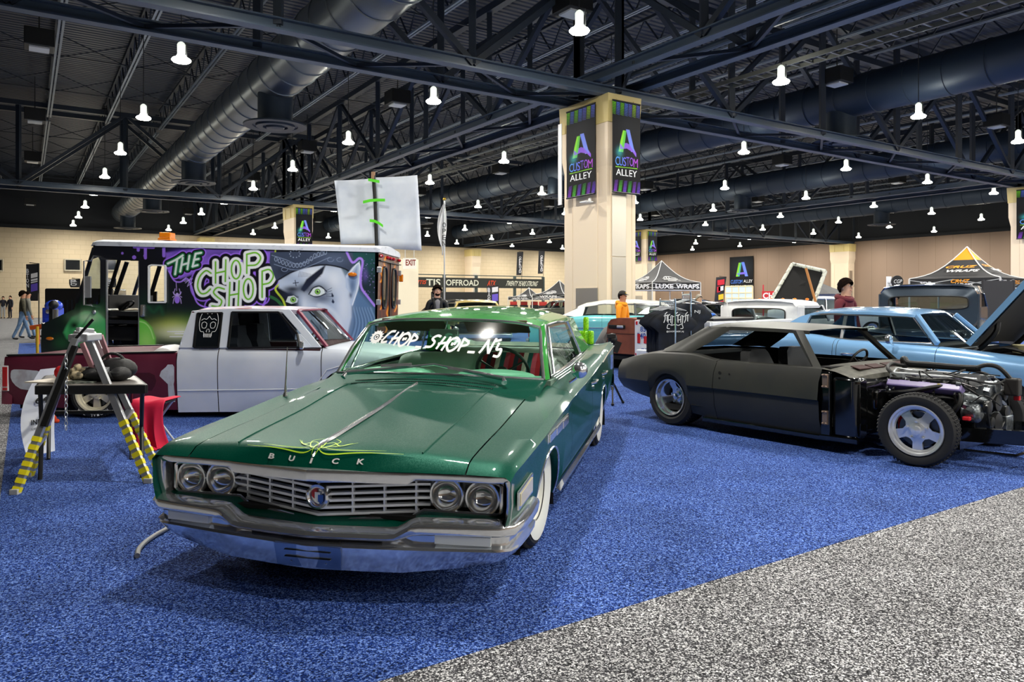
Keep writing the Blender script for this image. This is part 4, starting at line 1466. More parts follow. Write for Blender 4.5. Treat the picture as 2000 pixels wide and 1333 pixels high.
# firewall, kick panels, hinge pillars
fwl = MB().box((0, .62, .45), (1.30, .1, .56)).box((-.72, .66, .43), (.22, .2, .58)).box((.72, .66, .43), (.22, .2, .58))
fwl.loft([[(x, .50, z) for x, z in ((-.7, .66), (.7, .66), (.7, .2), (-.7, .2))], [(x, .58, z) for x, z in ((-.8, .72), (.8, .72), (.8, .15), (-.8, .15))]])
for x in (-.45, .2, .5):
    fwl.box((x, .5, .5), (.22, .06, .2))
fwl.build('firewall', M_GLOSSK, cm, 30, .03)
for s in (-1, 1):
    kp = MB()
    kp.loft([[(s * x, y, z) for x, y in ((.66, .50), (.83, .50), (.86, .56), (.86, .74), (.70, .80))] for z in (.15, .3, .66, .72)])
    kp.build('kick_panel', M_GLOSSK, cm, 30, .03)
    hp_ = MB().box((s * .86, .80, .45), (.05, .09, .62)).bar((s * .84, .5, .14), (s * .88, .85, .14), .06, .05)
    ho = hp_.build('hinge_pillar', M_GLOSSK, cm, 0, .008)
    for z in (.68, .33):
        h = MB().box((s * .895, .79, z), (.03, .05, .13))
        for dz in (-.055, .055):
            for dy in (-.015, .018):
                h.ball((s * .914, .79 + dy, z + dz), .012, 8)
        h.build('door_hinge', mat('rusty_hinge', '#8f7a6c', .45, .6), ho, 30)
rk = MB()
for s in (-1, 1):
    rk.box((s * .84, 1.5, .13), (.08, 1.5, .05))
rk.build('rocker', M_GLOSSK, cm, 0, .01)
# front subframe and suspension
sf = MB()
for s in (-1, 1):
    sf.bar((s * .38, .75, .2), (s * .36, .1, .24), .09, .12).bar((s * .36, .1, .24), (s * .34, -.85, .30), .08, .12)
    sf.bar((s * .36, -.02, .22), (s * .72, 0, .26), .1, .04).bar((s * .36, .12, .22), (s * .70, .02, .26), .07, .04)
    sf.bar((s * .36, 0, .48), (s * .66, 0, .44), .1, .03).tube([(s * .5, .05, .26), (s * .42, .05, .58)], .05, 12)
    sf.lathe([(.13, -.02), (.13, .02)], 24, xfm((0, 1, 0), (0, 0, 1), (1, 0, 0), (s * .67, 0, .31)))
    sf.tube([(s * .34, -.85, .3), (s * .34, -.9, .2), (s * .2, -.92, .13)], .015, 8)
sf.bar((-.4, -.05, .17), (.4, -.05, .17), .28, .1).bar((-.36, -.82, .28), (.36, -.82, .28), .07, .1).tube([(-.6, -.3, .16), (-.4, -.62, .14), (.4, -.62, .14), (.6, -.3, .16)], .014, 8)
sf.bar((-.7, .12, .25), (.7, .12, .25), .03)
sf.build('subframe', M_GLOSSK, cm, 30)
ca = MB().box((-.70, .14, .36), (.1, .1, .17))
ca.build('brake_caliper', mat('caliper_red', '#c8101a', .3, coat=.5), cm, 0, .02)
eg = cm
_n0 = set(o.name for o in cm.children)
# engine
M_ALU = mat('cast_aluminium', '#9aa0a4', .35, .85, noise=(30, '#6c7276', .4, .6))
M_ENGK = mat('engine_black', '#141516', .4)
M_PURP = mat('purple_valve_cover', '#8d7fb5', .3, coat=.4)
eb = MB().box((0, .02, .42), (.34, .74, .36)).box((0, .02, .24), (.28, .6, .14)).tube([(0, .4, .38), (0, .62, .36)], [.2, .14], 16)
eb.build('engine_block', M_ENGK, eg, 0, .02)
for s in (-1, 1):
    hd_ = MB().box((s * .2, .02, .56), (.16, .72, .16), Matrix.Rotation(-s * .6, 3, 'Y'))
    hd_.build('cylinder_head', M_ALU, eg, 0, .015)
    vc = MB().box((s * .29, .02, .625), (.15, .66, .07), Matrix.Rotation(-s * .6, 3, 'Y'))
    vc.build('valve_cover', M_PURP, eg, 0, .015)
    ex_ = MB()
    for k in range(4):
        y = -.26 + k * .18
        ex_.tube([(s * .28, y, .5), (s * .36, y, .46), (s * .38, y + .05, .38), (s * .36, .34, .30)], .024, 10)
        ex_.box((s * .30, y, .68), (.07, .08, .06)).tube([(s * .3, y, .66), (s * .36, y, .6), (s * .33, y, .52)], .011, 6)
    ex_.build('exhaust_header', M_ENGK, eg)
im = MB()
im.loft([[(x * w, y, z) for x, z in ((-1, .60), (1, .60), (1, .70), (.6, .755), (-.6, .755), (-1, .70))] for y, w in ((-.36, .10), (-.3, .16), (.3, .16), (.36, .10))])
for s in (-1, 1):
    for k in range(4):
        im.tube([(s * .1, -.26 + k * .18, .72), (s * .18, -.26 + k * .18, .69), (s * .22, -.26 + k * .18, .62)], .035, 10)
im.build('intake_manifold', mat('grey_plastic', '#3a3d40', .45), eg, 40)
fr = MB()
for s in (-1, 1):
    fr.tube([(s * .2, -.38, .735), (s * .2, .36, .74)], .013, 8)
    for k in range(4):
        fr.tube([(s * .2, -.26 + k * .18, .74), (s * .2, -.26 + k * .18, .66)], .014, 8)
    fr.box((s * .22, .30, .72), (.09, .12, .05)).box((s * .24, .10, .66), (.06, .1, .05))
fr.tube([(-.2, .36, .74), (0, .42, .77), (.2, .36, .74)], .01, 8)
fr.build('fuel_rail', M_SATIN, eg)
tb = MB().lathe([(.0, -.06), (.055, -.06), (.055, .05), (.066, .055), (.066, .08), (.0, .08)], 20, xfm((1, 0, 0), (0, 0, 1), (0, -1, 0), (0, -.40, .66))).box((-.08, -.4, .62), (.1, .12, .12)).tube([(-.3, -.28, .58), (-.18, -.36, .56), (-.1, -.42, .52)], .05, 14)
tb.build('throttle_body', M_ALU, eg, 40, .004)
fd = MB()
for (x, z, r_) in ((0, .34, .09), (.2, .42, .06), (-.19, .50, .055), (.16, .58, .05), (-.13, .36, .045), (0, .52, .075)):
    fd.lathe([(.001, -.03), (r_ * .5, -.03), (r_ * .6, -.02), (r_, -.025), (r_, .015), (r_ * .5, .02), (.001, .02)], 22, xfm((1, 0, 0), (0, 0, 1), (0, -1, 0), (x, -.47, z)))
fd.tube([(0, -.475, .25), (.26, -.475, .41), (.21, -.475, .63), (-.06, -.475, .6), (-.25, -.475, .51), (-.18, -.475, .33)], .012, 6, True)
fd.build('belt_drive', mat('dark_pulley', '#3b3c3c', .4, .6), eg, 40)
al = MB().lathe([(.001, -.07), (.08, -.07), (.085, -.02), (.085, .05), (.05, .08), (.001, .08)], 20, xfm((1, 0, 0), (0, 0, 1), (0, -1, 0), (-.25, -.36, .44))).box((.22, -.4, .3), (.16, .2, .18)).lathe([(.001, -.05), (.06, -.05), (.06, .05), (.001, .05)], 18, xfm((1, 0, 0), (0, 0, 1), (0, -1, 0), (.24, -.36, .60)))
al.build('alternator', M_ALU, eg, 30, .01)
hs = MB()
for P, r_ in (([(.16, .4, .72), (.12, .42, .84), (.05, .36, .865), (.0, .3, .83), (-.02, .1, .83), (.02, -.1, .82), (.05, -.28, .82)], .024),
              ([(.05, -.28, .82), (.08, -.36, .85), (.1, -.45, .83), (.14, -.52, .74), (.16, -.55, .68)], .02),
              ([(-.26, .3, .70), (-.22, .4, .78), (-.1, .42, .82), (.0, .36, .80), (.05, 0, .80), (.1, -.3, .80)], .018),
              ([(-.34, .34, .56), (-.38, .1, .60), (-.36, -.1, .655), (-.3, -.2, .66), (-.34, -.3, .6), (-.38, -.3, .5), (-.36, -.22, .43), (-.3, -.1, .42)], .02),
              ([(-.28, .2, .72), (-.3, 0, .71), (-.24, -.2, .72), (-.3, -.34, .66), (-.26, -.42, .6)], .011),
              ([(.2, .2, .78), (.1, -.1, .79), (.2, -.3, .76), (.24, -.44, .66)], .012),
              ([(-.2, -.1, .77), (-.24, -.3, .74), (-.12, -.48, .7), (.1, -.5, .72)], .009),
              ([(-.3, .35, .52), (-.33, .0, .555), (-.3, -.25, .56)], .022)):
    hs.tube(cat(P, 5), r_, 8)
hs.build('hose', mat('hose_rubber', '#101112', .5), eg)
wr_ = MB()
rr = random.Random(3)
for k in range(34):
    x, y, z = rr.uniform(-.36, .3), rr.uniform(-.45, .35), rr.uniform(.52, .76)
    wr_.tube(cat([(x, y, z), (x + rr.uniform(-.12, .12), y + rr.uniform(-.15, .15), z + rr.uniform(-.04, .08)), (x + rr.uniform(-.2, .2), y + rr.uniform(-.2, .2), z + rr.uniform(-.1, .05))], 4), .006, 5)
wr_.build('wiring_loom', M_ENGK, eg)
for k in range(46):
    bt = MB()
    x, y, z = rr.choice((-1, 1)) * rr.uniform(.12, .36), rr.uniform(-.5, .35), rr.uniform(.35, .75)
    if rr.random() < .5:
        bt.lathe([(.001, -.02), (.018, -.02), (.018, .02), (.001, .02)], 8, Matrix.Translation((x, y, z)) @ Euler((rr.random() * 3, rr.random() * 3, 0)).to_matrix().to_4x4())
    else:
        bt.box((x, y, z), (rr.uniform(.02, .06), rr.uniform(.02, .07), rr.uniform(.02, .05)), Euler((rr.random(), rr.random(), rr.random())).to_matrix())
    bt.build('engine_fitting', M_ALU, eg, 30)
yl = MB().box((-.33, -.12, .66), (.03, .03, .05))
yl.build('yellow_connector', mat('connector_yellow', '#e8d51a', .4), eg, 0, .005)
for c_, d_ in (((-.36, -.36, .40), (.05, .06, .035)), ((.2, -.56, .56), (.04, .05, .05))):
    MB().box(c_, d_).build('red_cap', mat('cap_red', '#c9202a', .4), eg, 0, .008)
bx_ = MB().box((.16, -.54, .66), (.1, .12, .16))
bx_.build('reservoir', mat('reservoir_dark', '#23201e', .5), eg, 0, .015)
for o in cm.children:
    if o.name not in _n0:
        o.location.y = .13
# wheels
M_POL = mat('polished_alloy', '#e4e6e8', .22, .6)
wheel(cm, (-.765, 0, .315), -1, .315, .21, .218, 'star', .17, rim=M_POL)
wheel(cm, (.765, 0, .315), 1, .315, .21, .218, 'star', .17, rim=M_POL)
wheel(cm, (-.73, 2.71, .325), -1, .325, .34, .21, 'deep', rim=M_CHROME)
wheel(cm, (.73, 2.71, .325), 1, .325, .34, .21, 'deep', rim=M_CHROME)
ub = MB().box((0, 2.9, .42), (1.2, 1.1, .3)).box((0, 1.4, .17), (1.4, 1.3, .08)).loft([[(x, 3.0, .26) for x in (-.6, .6)] + [(.6, 3.0, .4), (-.6, 3.0, .4)], [(x, 3.45, .36) for x in (-.6, .6)] + [(.6, 3.45, .46), (-.6, 3.45, .46)]])
for s in (-1, 1):
    half_well(ub, .40, s * .5, s * .78, 2.71, .2)
    ub.box((s * .87, 2.22, .37), (.05, .34, .2))
ub.build('underbody', M_VOID, cm, 0)
# ================================================================ LOWERED TWO-TONE PICKUP
M_SILVER = mat('primer_silver', '#d3dbe9', .35, .1, .25, noise=(1.3, '#e6ebf4', .4, .65))
M_MAROON = mat('faded_maroon', '#7d2a45', .45, coat=.15, noise=(2.2, '#924058', .35, .7))
pk_ = thing('lowered_pickup', 'lowered two-tone pickup with silver cab and patchy maroon bed beside the green sedan', 'pickup truck', (-2.0, 9.89, 0), PI / 2)
pst = [
 (-.95, [(0, .76), (.68, .75), (.74, .73), (.79, .70), (.80, .62), (.80, .45), (.79, .33), (.77, .14)]),
 (-.5, [(0, .81), (.68, .80), (.75, .78), (.80, .745), (.822, .69), (.825, .5), (.815, .35), (.79, .12)]),
 (.33, [(0, .87), (.68, .865), (.76, .85), (.805, .80), (.83, .706), (.83, .5), (.82, .36), (.79, .08)]),
 (1.6, [(0, .87), (.68, .87), (.77, .865), (.81, .80), (.832, .706), (.832, .5), (.822, .345), (.79, .075)]),
 (2.09, [(0, .87), (.68, .87), (.77, .865), (.81, .80), (.832, .706), (.832, .5), (.822, .34), (.79, .07)]),
]
P_ = Body(pst, [(0, .42, .60, 2.3)], 4)
for s in (-1, 1):
    P_.shell(-.95, .325, 2, 7, lip=.05, side=s).build('front_wing', M_SILVER, pk_, 40)
    P_.shell(.335, 1.588, 2, 7, lip=.05, side=s).build('door', M_SILVER, pk_, 40)
    P_.shell(1.598, 2.09, 2, 7, lip=.05, side=s).build('cab_corner', M_SILVER, pk_, 40)
    MB().tube([(s * (P_.sec(y)[6][0] + .002), y, P_.sec(y)[6][1]) for y in np.linspace(-.4, 2.08, 16)], .006, 6).build('pinstripe', M_WHITE, pk_)
P_.shell(-.95, .33, 0, 2).build('bonnet', M_SILVER, pk_, 40)
ng = MB().box((0, -.96, .56), (1.5, .04, .34)).box((0, -1.0, .3), (1.56, .12, .18))
ng.build('grille_panel', M_SILVER, pk_, 0, .02)
# cab upper: roof, pillars, glass
def sideplane(z):
    return lerp(.795, .655, (z - .865) / .48)
def ring(y, pts):
    return [(x, y, z) for x, z in pts]
rf = MB()
G = []
for y, zc, ze in ((.62, 1.335, 1.315), (.72, 1.352, 1.325), (.95, 1.366, 1.335), (1.5, 1.372, 1.338), (1.88, 1.36, 1.325), (1.98, 1.33, 1.30)):
    G.append([(x * .665, y, zc - (zc - ze) * abs(x) ** 3 - (.05 if abs(x) > .99 else 0)) for x in (-1, -.985, -.9, -.6, 0, .6, .9, .985, 1)])
rf.grid(G)
rf.build('cab_roof', [mat('roof_primer', '#b9b3c4', .4, .1, .2, noise=(3.5, '#8a3f48', .5, .62))], pk_, 50)
bkp = MB().grid([[(x * .655, 1.985, 1.31) for x in (-1, 0, 1)], [(x * .66, 1.99, 1.27) for x in (-1, 0, 1)]])
bkp.grid([[(x * .79, 2.06, .93) for x in (-1, 0, 1)], [(x * .80, 2.085, .5) for x in (-1, 0, 1)]])
bkp.build('cab_back', M_SILVER, pk_, 40)
MB().grid([[(x * .66, 1.988, 1.27) for x in (-1, 0, 1)], [(x * .78, 2.055, .93) for x in (-1, 0, 1)]]).build('rear_window', M_DARKGL, pk_)
for s in (-1, 1):
    sp = lambda y, z: (s * sideplane(z), y, z)
    # solid frame of the cab side: strips between the window openings
    fr = MB()
    def quad(*p):
        a = [sp(y, z) for y, z in p]
        fr.prism(a, (-s * .03, 0, 0))
    quad((.335, .865), (.44, .865), (.86, 1.30), (.76, 1.33))                  # front pillar
    quad((.44, .865), (.637, .862), (.637, .875), (.45, .88))
    quad((.44, .87), (.637, .87), (.649, 1.03), (.60, 1.03))
    quad((.76, 1.33), (.86, 1.295), (1.60, 1.295), (1.60, 1.335))              # rail
    quad((1.475, .862), (1.60, .862), (1.60, 1.30), (1.475, 1.30))             # middle pillar
    quad((1.60, 1.335), (1.60, 1.285), (1.93, 1.28), (1.975, 1.315))
    quad((1.90, 1.29), (1.893, .862), (2.085, .862), (1.985, 1.29))
    quad((1.60, .862), (1.90, .862), (1.90, .872), (1.60, .872))
    fr.build('cab_frame', M_SILVER, pk_, 0, .004)
    gl = MB().add([sp(.60, .87), sp(1.475, .865), sp(1.475, 1.295), sp(.90, 1.295)], [(0, 1, 2, 3)])
    gl.build('door_window', M_TINT, pk_, 0)
    g2 = MB().prism([sp(y, z) for y, z in ((1.60, .872), (1.893, .872), (1.895, 1.28), (1.60, 1.285))], (-s * .015, 0, 0))
    g2.build('quarter_window', mat('dark_pane', '#14181c', .06), pk_, 0)
    sl = MB()
    for a, b in (((.60, .868), (1.475, .862)), ((1.475, .862), (1.475, 1.297)), ((1.475, 1.297), (.90, 1.297)), ((.90, 1.297), (.645, 1.03)), ((.645, 1.03), (.60, .868)),
                 ((1.595, .868), (1.897, .868)), ((1.897, .868), (1.90, 1.283)), ((1.90, 1.283), (1.595, 1.288)), ((1.595, 1.288), (1.595, .868))):
        p, q = Vector(sp(*a)), Vector(sp(*b))
        sl.bar(p + Vector((s * .003, 0, 0)), q + Vector((s * .003, 0, 0)), .022)
    sl.build('window_seal', M_BLACK, pk_, 0)
    mi = MB().box((s * .87, .55, .90), (.09, .05, .10)).bar((s * .80, .6, .87), (s * .87, .56, .88), .03)
    mi.build('wing_mirror', M_CHROME, pk_, 0, .02)
# skull sticker on the near quarter window
sk = MB()
def skl(pts, w=.006):
    P = cat([(x, y, 0) for x, y in pts], 4)
    sk.stroke([(p.x * 1.05, p.y * 1.35) for p in P], w, (-sideplane(1.13) - .006, 1.745, 1.13), (0, -1, 0), (.29, 0, 1), .006)
for m_ in (-1, 1):
    skl([(m_ * .02, .11), (m_ * .07, .13), (m_ * .10, .09), (m_ * .11, .02), (m_ * .09, -.05), (m_ * .05, -.06), (m_ * .045, -.10)])
    skl([(m_ * .02, .02), (m_ * .05, .035), (m_ * .08, .02), (m_ * .07, -.02), (m_ * .03, -.02), (m_ * .02, .02)])
    skl([(m_ * .005, -.03), (m_ * .02, -.055), (m_ * .01, -.06)])
    skl([(0, .09), (m_ * .03, .06), (m_ * .06, .065), (m_ * .09, .05)])
    for k in range(3):
        skl([(m_ * (.008 + .016 * k), -.075), (m_ * (.008 + .016 * k), -.11)], .008)
sk.build('skull_sticker', M_WHITE, pk_, 0)
ws = MB().grid([[(x * .64, .66 + .04 * (1 - x * x) * -1, 1.315) for x in np.linspace(-1, 1, 9)], [(x * .74, .28 - .06 * (1 - x * x), .875) for x in np.linspace(-1, 1, 9)]])
ws.build('windscreen', M_GLASS, pk_, 60)
wt = MB().tube([(x * .645, .66 - .04 * (1 - x * x), 1.32) for x in np.linspace(-1, 1, 9)], .012, 6)
for s in (-1, 1):
    wt.bar((s * .65, .66, 1.315), (s * .75, .28, .875), .05, .03)
wt.build('windscreen_frame', M_MAROON, pk_)
cbn = MB().box((0, 1.1, .3), (1.5, 1.9, .06)).box((0, .45, .78), (1.44, .3, .22))
for s in (-1, 1):
    cbn.box((s * .76, 1.1, .6), (.05, 1.5, .5))
cbn.build('cab_interior', mat('maroon_trim', '#3a1a22', .8), pk_, 0, .01)
for s in (-1, 1):
    st = MB().loft([[(s * .36 + a * w, 1.32 + b + d, z) for a, b in ((-.26, 0), (.26, 0), (.26, .14), (-.26, .14))] for z, w, d in ((.5, 1, 0), (.9, .95, .12), (1.0, .6, .14), (1.12, .55, .15))])
    st.box((s * .36, 1.1, .52), (.5, .5, .16))
    st.build('seat', mat('dark_cloth', '#2a2c38', .9), pk_, 40)
steering(pk_, (.36, .78, .86), .18, -1.1, M_BLACK)
# ---- bed
bst_ = [
 (2.10, [(.78, .80), (.80, .803), (.815, .78), (.832, .70), (.832, .5), (.822, .34), (.79, .10)]),
 (3.2, [(.78, .785), (.80, .788), (.815, .765), (.835, .69), (.835, .5), (.822, .34), (.79, .11)]),
 (4.10, [(.78, .757), (.80, .76), (.815, .738), (.828, .66), (.828, .48), (.818, .34), (.78, .17)]),
 (4.22, [(.76, .75), (.78, .752), (.79, .73), (.80, .65), (.80, .48), (.79, .34), (.76, .18)]),
]
Bd = Body(bst_, [(3.12, .36, .55, 2.2)], 3)
for s in (-1, 1):
    Bd.shell(2.10, 4.22, 0, 6, lip=.05, side=s).build('bed_side', M_MAROON, pk_, 40)
    br = MB().box((s * .79, 3.15, .792), (.06, 2.06, .02), Matrix.Rotation(-.02, 3, 'X'))
    br.build('bed_rail_cap', M_BLACK, pk_, 0, .005)
bi = MB().box((0, 3.15, .45), (1.55, 2.1, .05)).box((0, 2.12, .62), (1.56, .03, .32)).box((0, 3.12, .15), (1.3, 2.0, .1))
for s in (-1, 1):
    bi.box((s * .75, 3.15, .6), (.03, 2.1, .34))
    half_well(bi, .40, s * .55, s * .76, 3.12, .16)
bi.box((0, 1.0, .14), (1.4, 2.4, .1))
bi.build('bed_floor', M_VOID, pk_, 0)
tg = MB().box((0, 4.215, .54), (1.5, .03, .42))
tg.build('tailgate', M_MAROON, pk_, 0, .01)
rbm = MB().loft([[(x, y, z) for z in (.34, .17)] + [(x, y - .06, z) for z in (.17, .34)] for x, y in ((-.80, 4.18), (-.77, 4.27), (0, 4.30), (.77, 4.27), (.80, 4.18))])
rbm.build('rear_bumper', M_MAROON, pk_, 40)
for s in (-1, 1):
    tlm = MB()
    tlm.m(1).box((s * .80, 4.19, .49), (.05, .075, .31))
    tlm.m(0).box((s * .812, 4.19, .51), (.05, .055, .24)).m(0).box((s * .812, 4.19, .36), (.05, .055, .035))
    tlm.build('tail_lamp', [M_RED, M_WHITE], pk_, 0, .004)
def patch(name, rows, m, s=-1, par=pk_, bod=Bd, ks=(2, 3, 4, 5, 6)):
    """filler or primer patch lying on the bed side: rows of (z, y0, y1)"""
    G = []
    for z, y0, y1 in rows:
        r_ = []
        for t in np.linspace(0, 1, 7):
            y = lerp(y0, y1, t)
            q = bod.sec(y)
            zs = [q[k][1] for k in reversed(ks)]
            xs = [q[k][0] for k in reversed(ks)]
            r_.append((s * (np.interp(z, zs, xs) + .0025), y, z))
        G.append(r_)
    return MB().grid(G).build(name, m, par, 60)
M_PRIM = mat('white_filler', '#ccd0d8', .6, noise=(9, '#b5b2ba', .45, .7))
patch('primer_patch', [(.60, 3.98, 4.08), (.585, 3.80, 4.11), (.55, 3.68, 4.12), (.50, 3.62, 4.12), (.45, 3.66, 4.1), (.40, 3.52, 4.06), (.36, 3.5, 4.0), (.33, 3.6, 3.8)], M_PRIM)
patch('primer_patch', [(.66, 2.14, 2.2), (.63, 2.12, 2.22), (.58, 2.12, 2.28), (.52, 2.12, 2.30), (.46, 2.12, 2.24), (.42, 2.13, 2.2), (.30, 2.12, 2.2), (.2, 2.12, 2.2)], M_PRIM)
patch('primer_patch', [(.43, 2.58, 2.66), (.41, 2.56, 2.72), (.385, 2.6, 2.78), (.36, 2.7, 2.8)], M_PRIM)
patch('dark_repair', [(.56, 2.42, 2.6), (.53, 2.36, 2.72), (.46, 2.34, 2.74), (.40, 2.36, 2.6), (.34, 2.4, 2.5)], mat('dark_maroon', '#471021', .4))
tk = MB().lathe([(.001, -.3), (.09, -.29), (.17, -.23), (.195, -.1), (.195, .1), (.17, .23), (.09, .29), (.001, .3)], 24, xfm((0, 1, 0), (0, 0, 1), (1, 0, 0), (-.40, 2.36, .68)))
o = tk.build('air_tank', M_WHITE, None)
o.matrix_world = Matrix.Translation(pk_.location) @ Matrix.Rotation(PI / 2, 4, 'Z')
tag(o, 'white rounded tank lying in the maroon pickup bed behind the cab', 'tank')
for s in (-1, 1):
    wheel(pk_, (s * .71, 3.12, .30), s, .30, .21, .225, 'six', 0, letters=(('RADIAL T/A', -PI / 2), ('RADIAL T/A', PI / 2)), rim=mat('cream_alloy', '#e0d9c2', .35, .3))
    wheel(pk_, (s * .71, 0, .30), s, .30, .21, .225, 'six', 0, rim=mat('cream_alloy', '#e0d9c2', .35, .3))
# ================================================================ PAINTED STEP VAN
# the side mural is laid out in the pixel grid of the flat side panel: column 78..734, row 466..692
VC = Vector((-2.93, 15.95, 0))
VRZ = math.radians(-3.0)
VT = .026
van = thing('step_van', 'tall step van with a white roof and an airbrushed graffiti face mural on its side', 'van', VC, 0, None, (0, VT, VRZ))
VM = Matrix.Translation(VC) @ Euler((0, VT, VRZ)).to_matrix().to_4x4()
VI = VM.inverted()
def vloc(px, py, y=0.0):
    """point of the van's side plane seen at a picture position"""
    o = VI @ Vector((0, 0, CAMH))
    d = (VI.to_3x3() @ Vector(((px - 1000) / FPX, 1, -(py - HORY) / FPX)))
    t = (y - o.y) / d.y
    return o + d * t
SCL = 1.3
def vp(x, y):
    return ((x - 78) * SCL, (y - 466) * SCL)
class VanPaint(Canvas):
    def st(s, pts, w, col, soft=.9, op=1, smooth=True):
        P = [(p.x, p.y) for p in cat([(*vp(*q), 0) for q in pts], 4)] if smooth and len(pts) > 2 else [vp(*q) for q in pts]
        s.stroke(P, w * SCL, col, soft * SCL, op)
    def pl(s, pts, col, soft=.9, op=1):
        s.poly([vp(*q) for q in pts], col, soft * SCL, op)
    def bl(s, x, y, rx, ry, col, op=1, pw=1, rot=0):
        s.blob(*vp(x, y), rx * SCL, ry * SCL, col, op, pw, rot)
    def ds(s, x, y, rx, ry, col, soft=.9, op=1):
        s.disc(*vp(x, y), rx * SCL, ry * SCL, col, soft * SCL, op)
v = VanPaint(int(656 * SCL), int(226 * SCL), '#10131d')
v.bl(700, 505, 60, 40, '#1d5a58', .8)
v.bl(725, 640, 40, 60, '#2f5f6a', .7)
v.bl(380, 640, 70, 22, '#1f7a35', .8)
v.bl(330, 640, 40, 16, '#dfe86a', .8)
v.bl(345, 650, 40, 12, '#f4f7d0', .9)
for x, y in ((335, 648), (350, 652), (340, 658)):
    v.st([(x - 8, y), (x + 40, y)], 2, '#ffffff', 1, .9)
# purple splash
v.pl([(323, 494), (370, 487), (420, 488), (470, 489), (535, 492), (525, 515), (480, 498), (430, 505), (400, 525), (372, 538), (352, 545), (336, 540), (326, 525)], '#8a63d8', 4)
v.bl(440, 497, 40, 10, '#3b2f6a', .7)
v.bl(355, 495, 20, 10, '#5a3fb0', .8)
# letters
L = {'C1': [[(412, 534), (402, 529), (390, 541), (386, 560), (392, 573), (402, 573), (411, 565)]],
     'H1': [[(421, 512), (421, 553)], [(441, 508), (440, 550)], [(421, 534), (440, 530)]],
     'O1': [[(461 + 9 * math.cos(a), 527 + 18 * math.sin(a)) for a in np.linspace(0, 2 * PI, 15)]],
     'P1': [[(482, 498), (482, 534)], [(482, 497), (500, 494), (509, 504), (501, 517), (484, 519)]],
     'S1': [[(438, 565), (425, 562), (417, 571), (424, 580), (433, 588), (428, 599), (414, 598)]],
     'H2': [[(449, 552), (447, 600)], [(467, 549), (465, 600)], [(449, 577), (466, 574)]],
     'O2': [[(485 + 9.5 * math.cos(a), 565 + 20 * math.sin(a)) for a in np.linspace(0, 2 * PI, 15)]],
     'P2': [[(512, 531), (512, 581)], [(512, 530), (526, 527), (534, 538), (527, 552), (513, 556)]]}
for w, col in ((30, '#a06ff0'), (25, '#0c0d14')):
    for k in L.values():
        for p in k:
            v.st(p, w, col, 1.5)
for k in L.values():
    for p in k:
        v.st(p, 17, '#15121f', 1)
for k in L.values():
    for p in k:
        v.st(p, 13.4, '#f4f8f6', 1)
for k in L.values():
    for p in k:
        v.st(p, 3.2, '#74c62a', .8)
TH_ = [[(328, 515), (343, 508), (357, 499)], [(346, 508), (342, 536)], [(357, 504), (352, 531)], [(370, 500), (366, 526)], [(355, 518), (368, 514)], [(382, 496), (376, 521)], [(382, 496), (393, 494)], [(379, 508), (388, 506)], [(376, 521), (386, 518)]]
for w, col in ((20, '#a06ff0'), (15, '#0c1410'), (9, '#1d7d4a'), (4, '#e9f5ee')):
    for p in TH_:
        v.st(p, w, col, 1)
# spider, web, drips
v.st([(330, 530), (340, 548), (352, 551), (366, 545), (374, 560), (384, 590), (400, 600), (420, 602)], 3, '#a67af2')
v.st([(344, 551), (345, 568)], 1, '#c9aef8')
v.ds(346, 576, 3, 3.5, '#c9aef8')
v.ds(346, 586, 5, 7, '#a67af2')
for s in (-1, 1):
    for a, b in ((-9, 4), (-5, 8), (2, 9), (10, 8)):
        v.st([(346, 578), (346 + s * 6, 578 + a * .5), (346 + s * b, 578 + a * 1.5)], 1.2, '#c9aef8', .7)
for q in ((356, 548), (362, 553), (368, 558)):
    v.st([q, (q[0] + 8, q[1] - 6)], 1, '#cdb8fa')
v.st([(372, 543), (366, 560)], 1, '#cdb8fa')
v.st([(376, 545), (360, 550)], 1, '#cdb8fa')
v.st([(262, 483), (275, 483), (300, 484)], 5, '#8a63d8')
for x, l in ((284, 20), (320, 16), (270, 5)):
    v.st([(x, 484), (x, 484 + l)], 6, '#9a70ea', 1, 1, False)
for x, y, r in ((239, 495, 2.5), (262, 503, 4), (283, 500, 3), (472, 510, 2)):
    v.ds(x, y, r, r, '#9a70ea')
v.st([(538, 489), (534, 515), (537, 525)], 3, '#c8dc3a')
v.st([(545, 555), (538, 566), (552, 585), (558, 600), (566, 606)], 4, '#c8dc3a')
v.st([(528, 580), (540, 586), (552, 598)], 6, '#2e6b3a')
v.st([(520, 583), (512, 600), (495, 608)], 4, '#a06ff0')
# the face
F = lambda x, y: (450 + x / 4.444, 440 + y / 4.444)
P = lambda *q: [F(*p) for p in q]
def fb(x, y, rx, ry, col, op=1, pw=1, rot=0):
    v.bl(*F(x, y), rx / 4.444, ry / 4.444, col, op, pw, rot)
v.pl(P((990, 400), (1150, 600), (1250, 720), (1250, 1130), (900, 1130), (960, 700)), '#5d7fa6', 12)
for k in range(14):
    v.st(P((1060 + 12 * k, 720), (1080 + 14 * k, 850), (1040 + 16 * k, 1000)), 3, '#8fb0d4' if k % 2 else '#3c5878', 3, .6)
v.pl(P((420, 545), (418, 480), (560, 395), (820, 340), (960, 370), (1010, 480), (1050, 640), (1050, 800), (1020, 930), (960, 980), (760, 1010), (560, 1010), (600, 800), (590, 620), (520, 600)), '#cbd9ec', 4)
fb(720, 420, 110, 60, '#f0f6fd', .95)
fb(900, 480, 70, 90, '#eef5fc', .9)
fb(980, 700, 60, 190, '#e4edf8', .9)
fb(880, 720, 50, 110, '#9db3d0', .45)
fb(640, 720, 40, 110, '#e8f0fa', .9)
fb(690, 620, 30, 80, '#d3e0f0', .8)
fb(560, 470, 90, 45, '#93a7c4', .5)
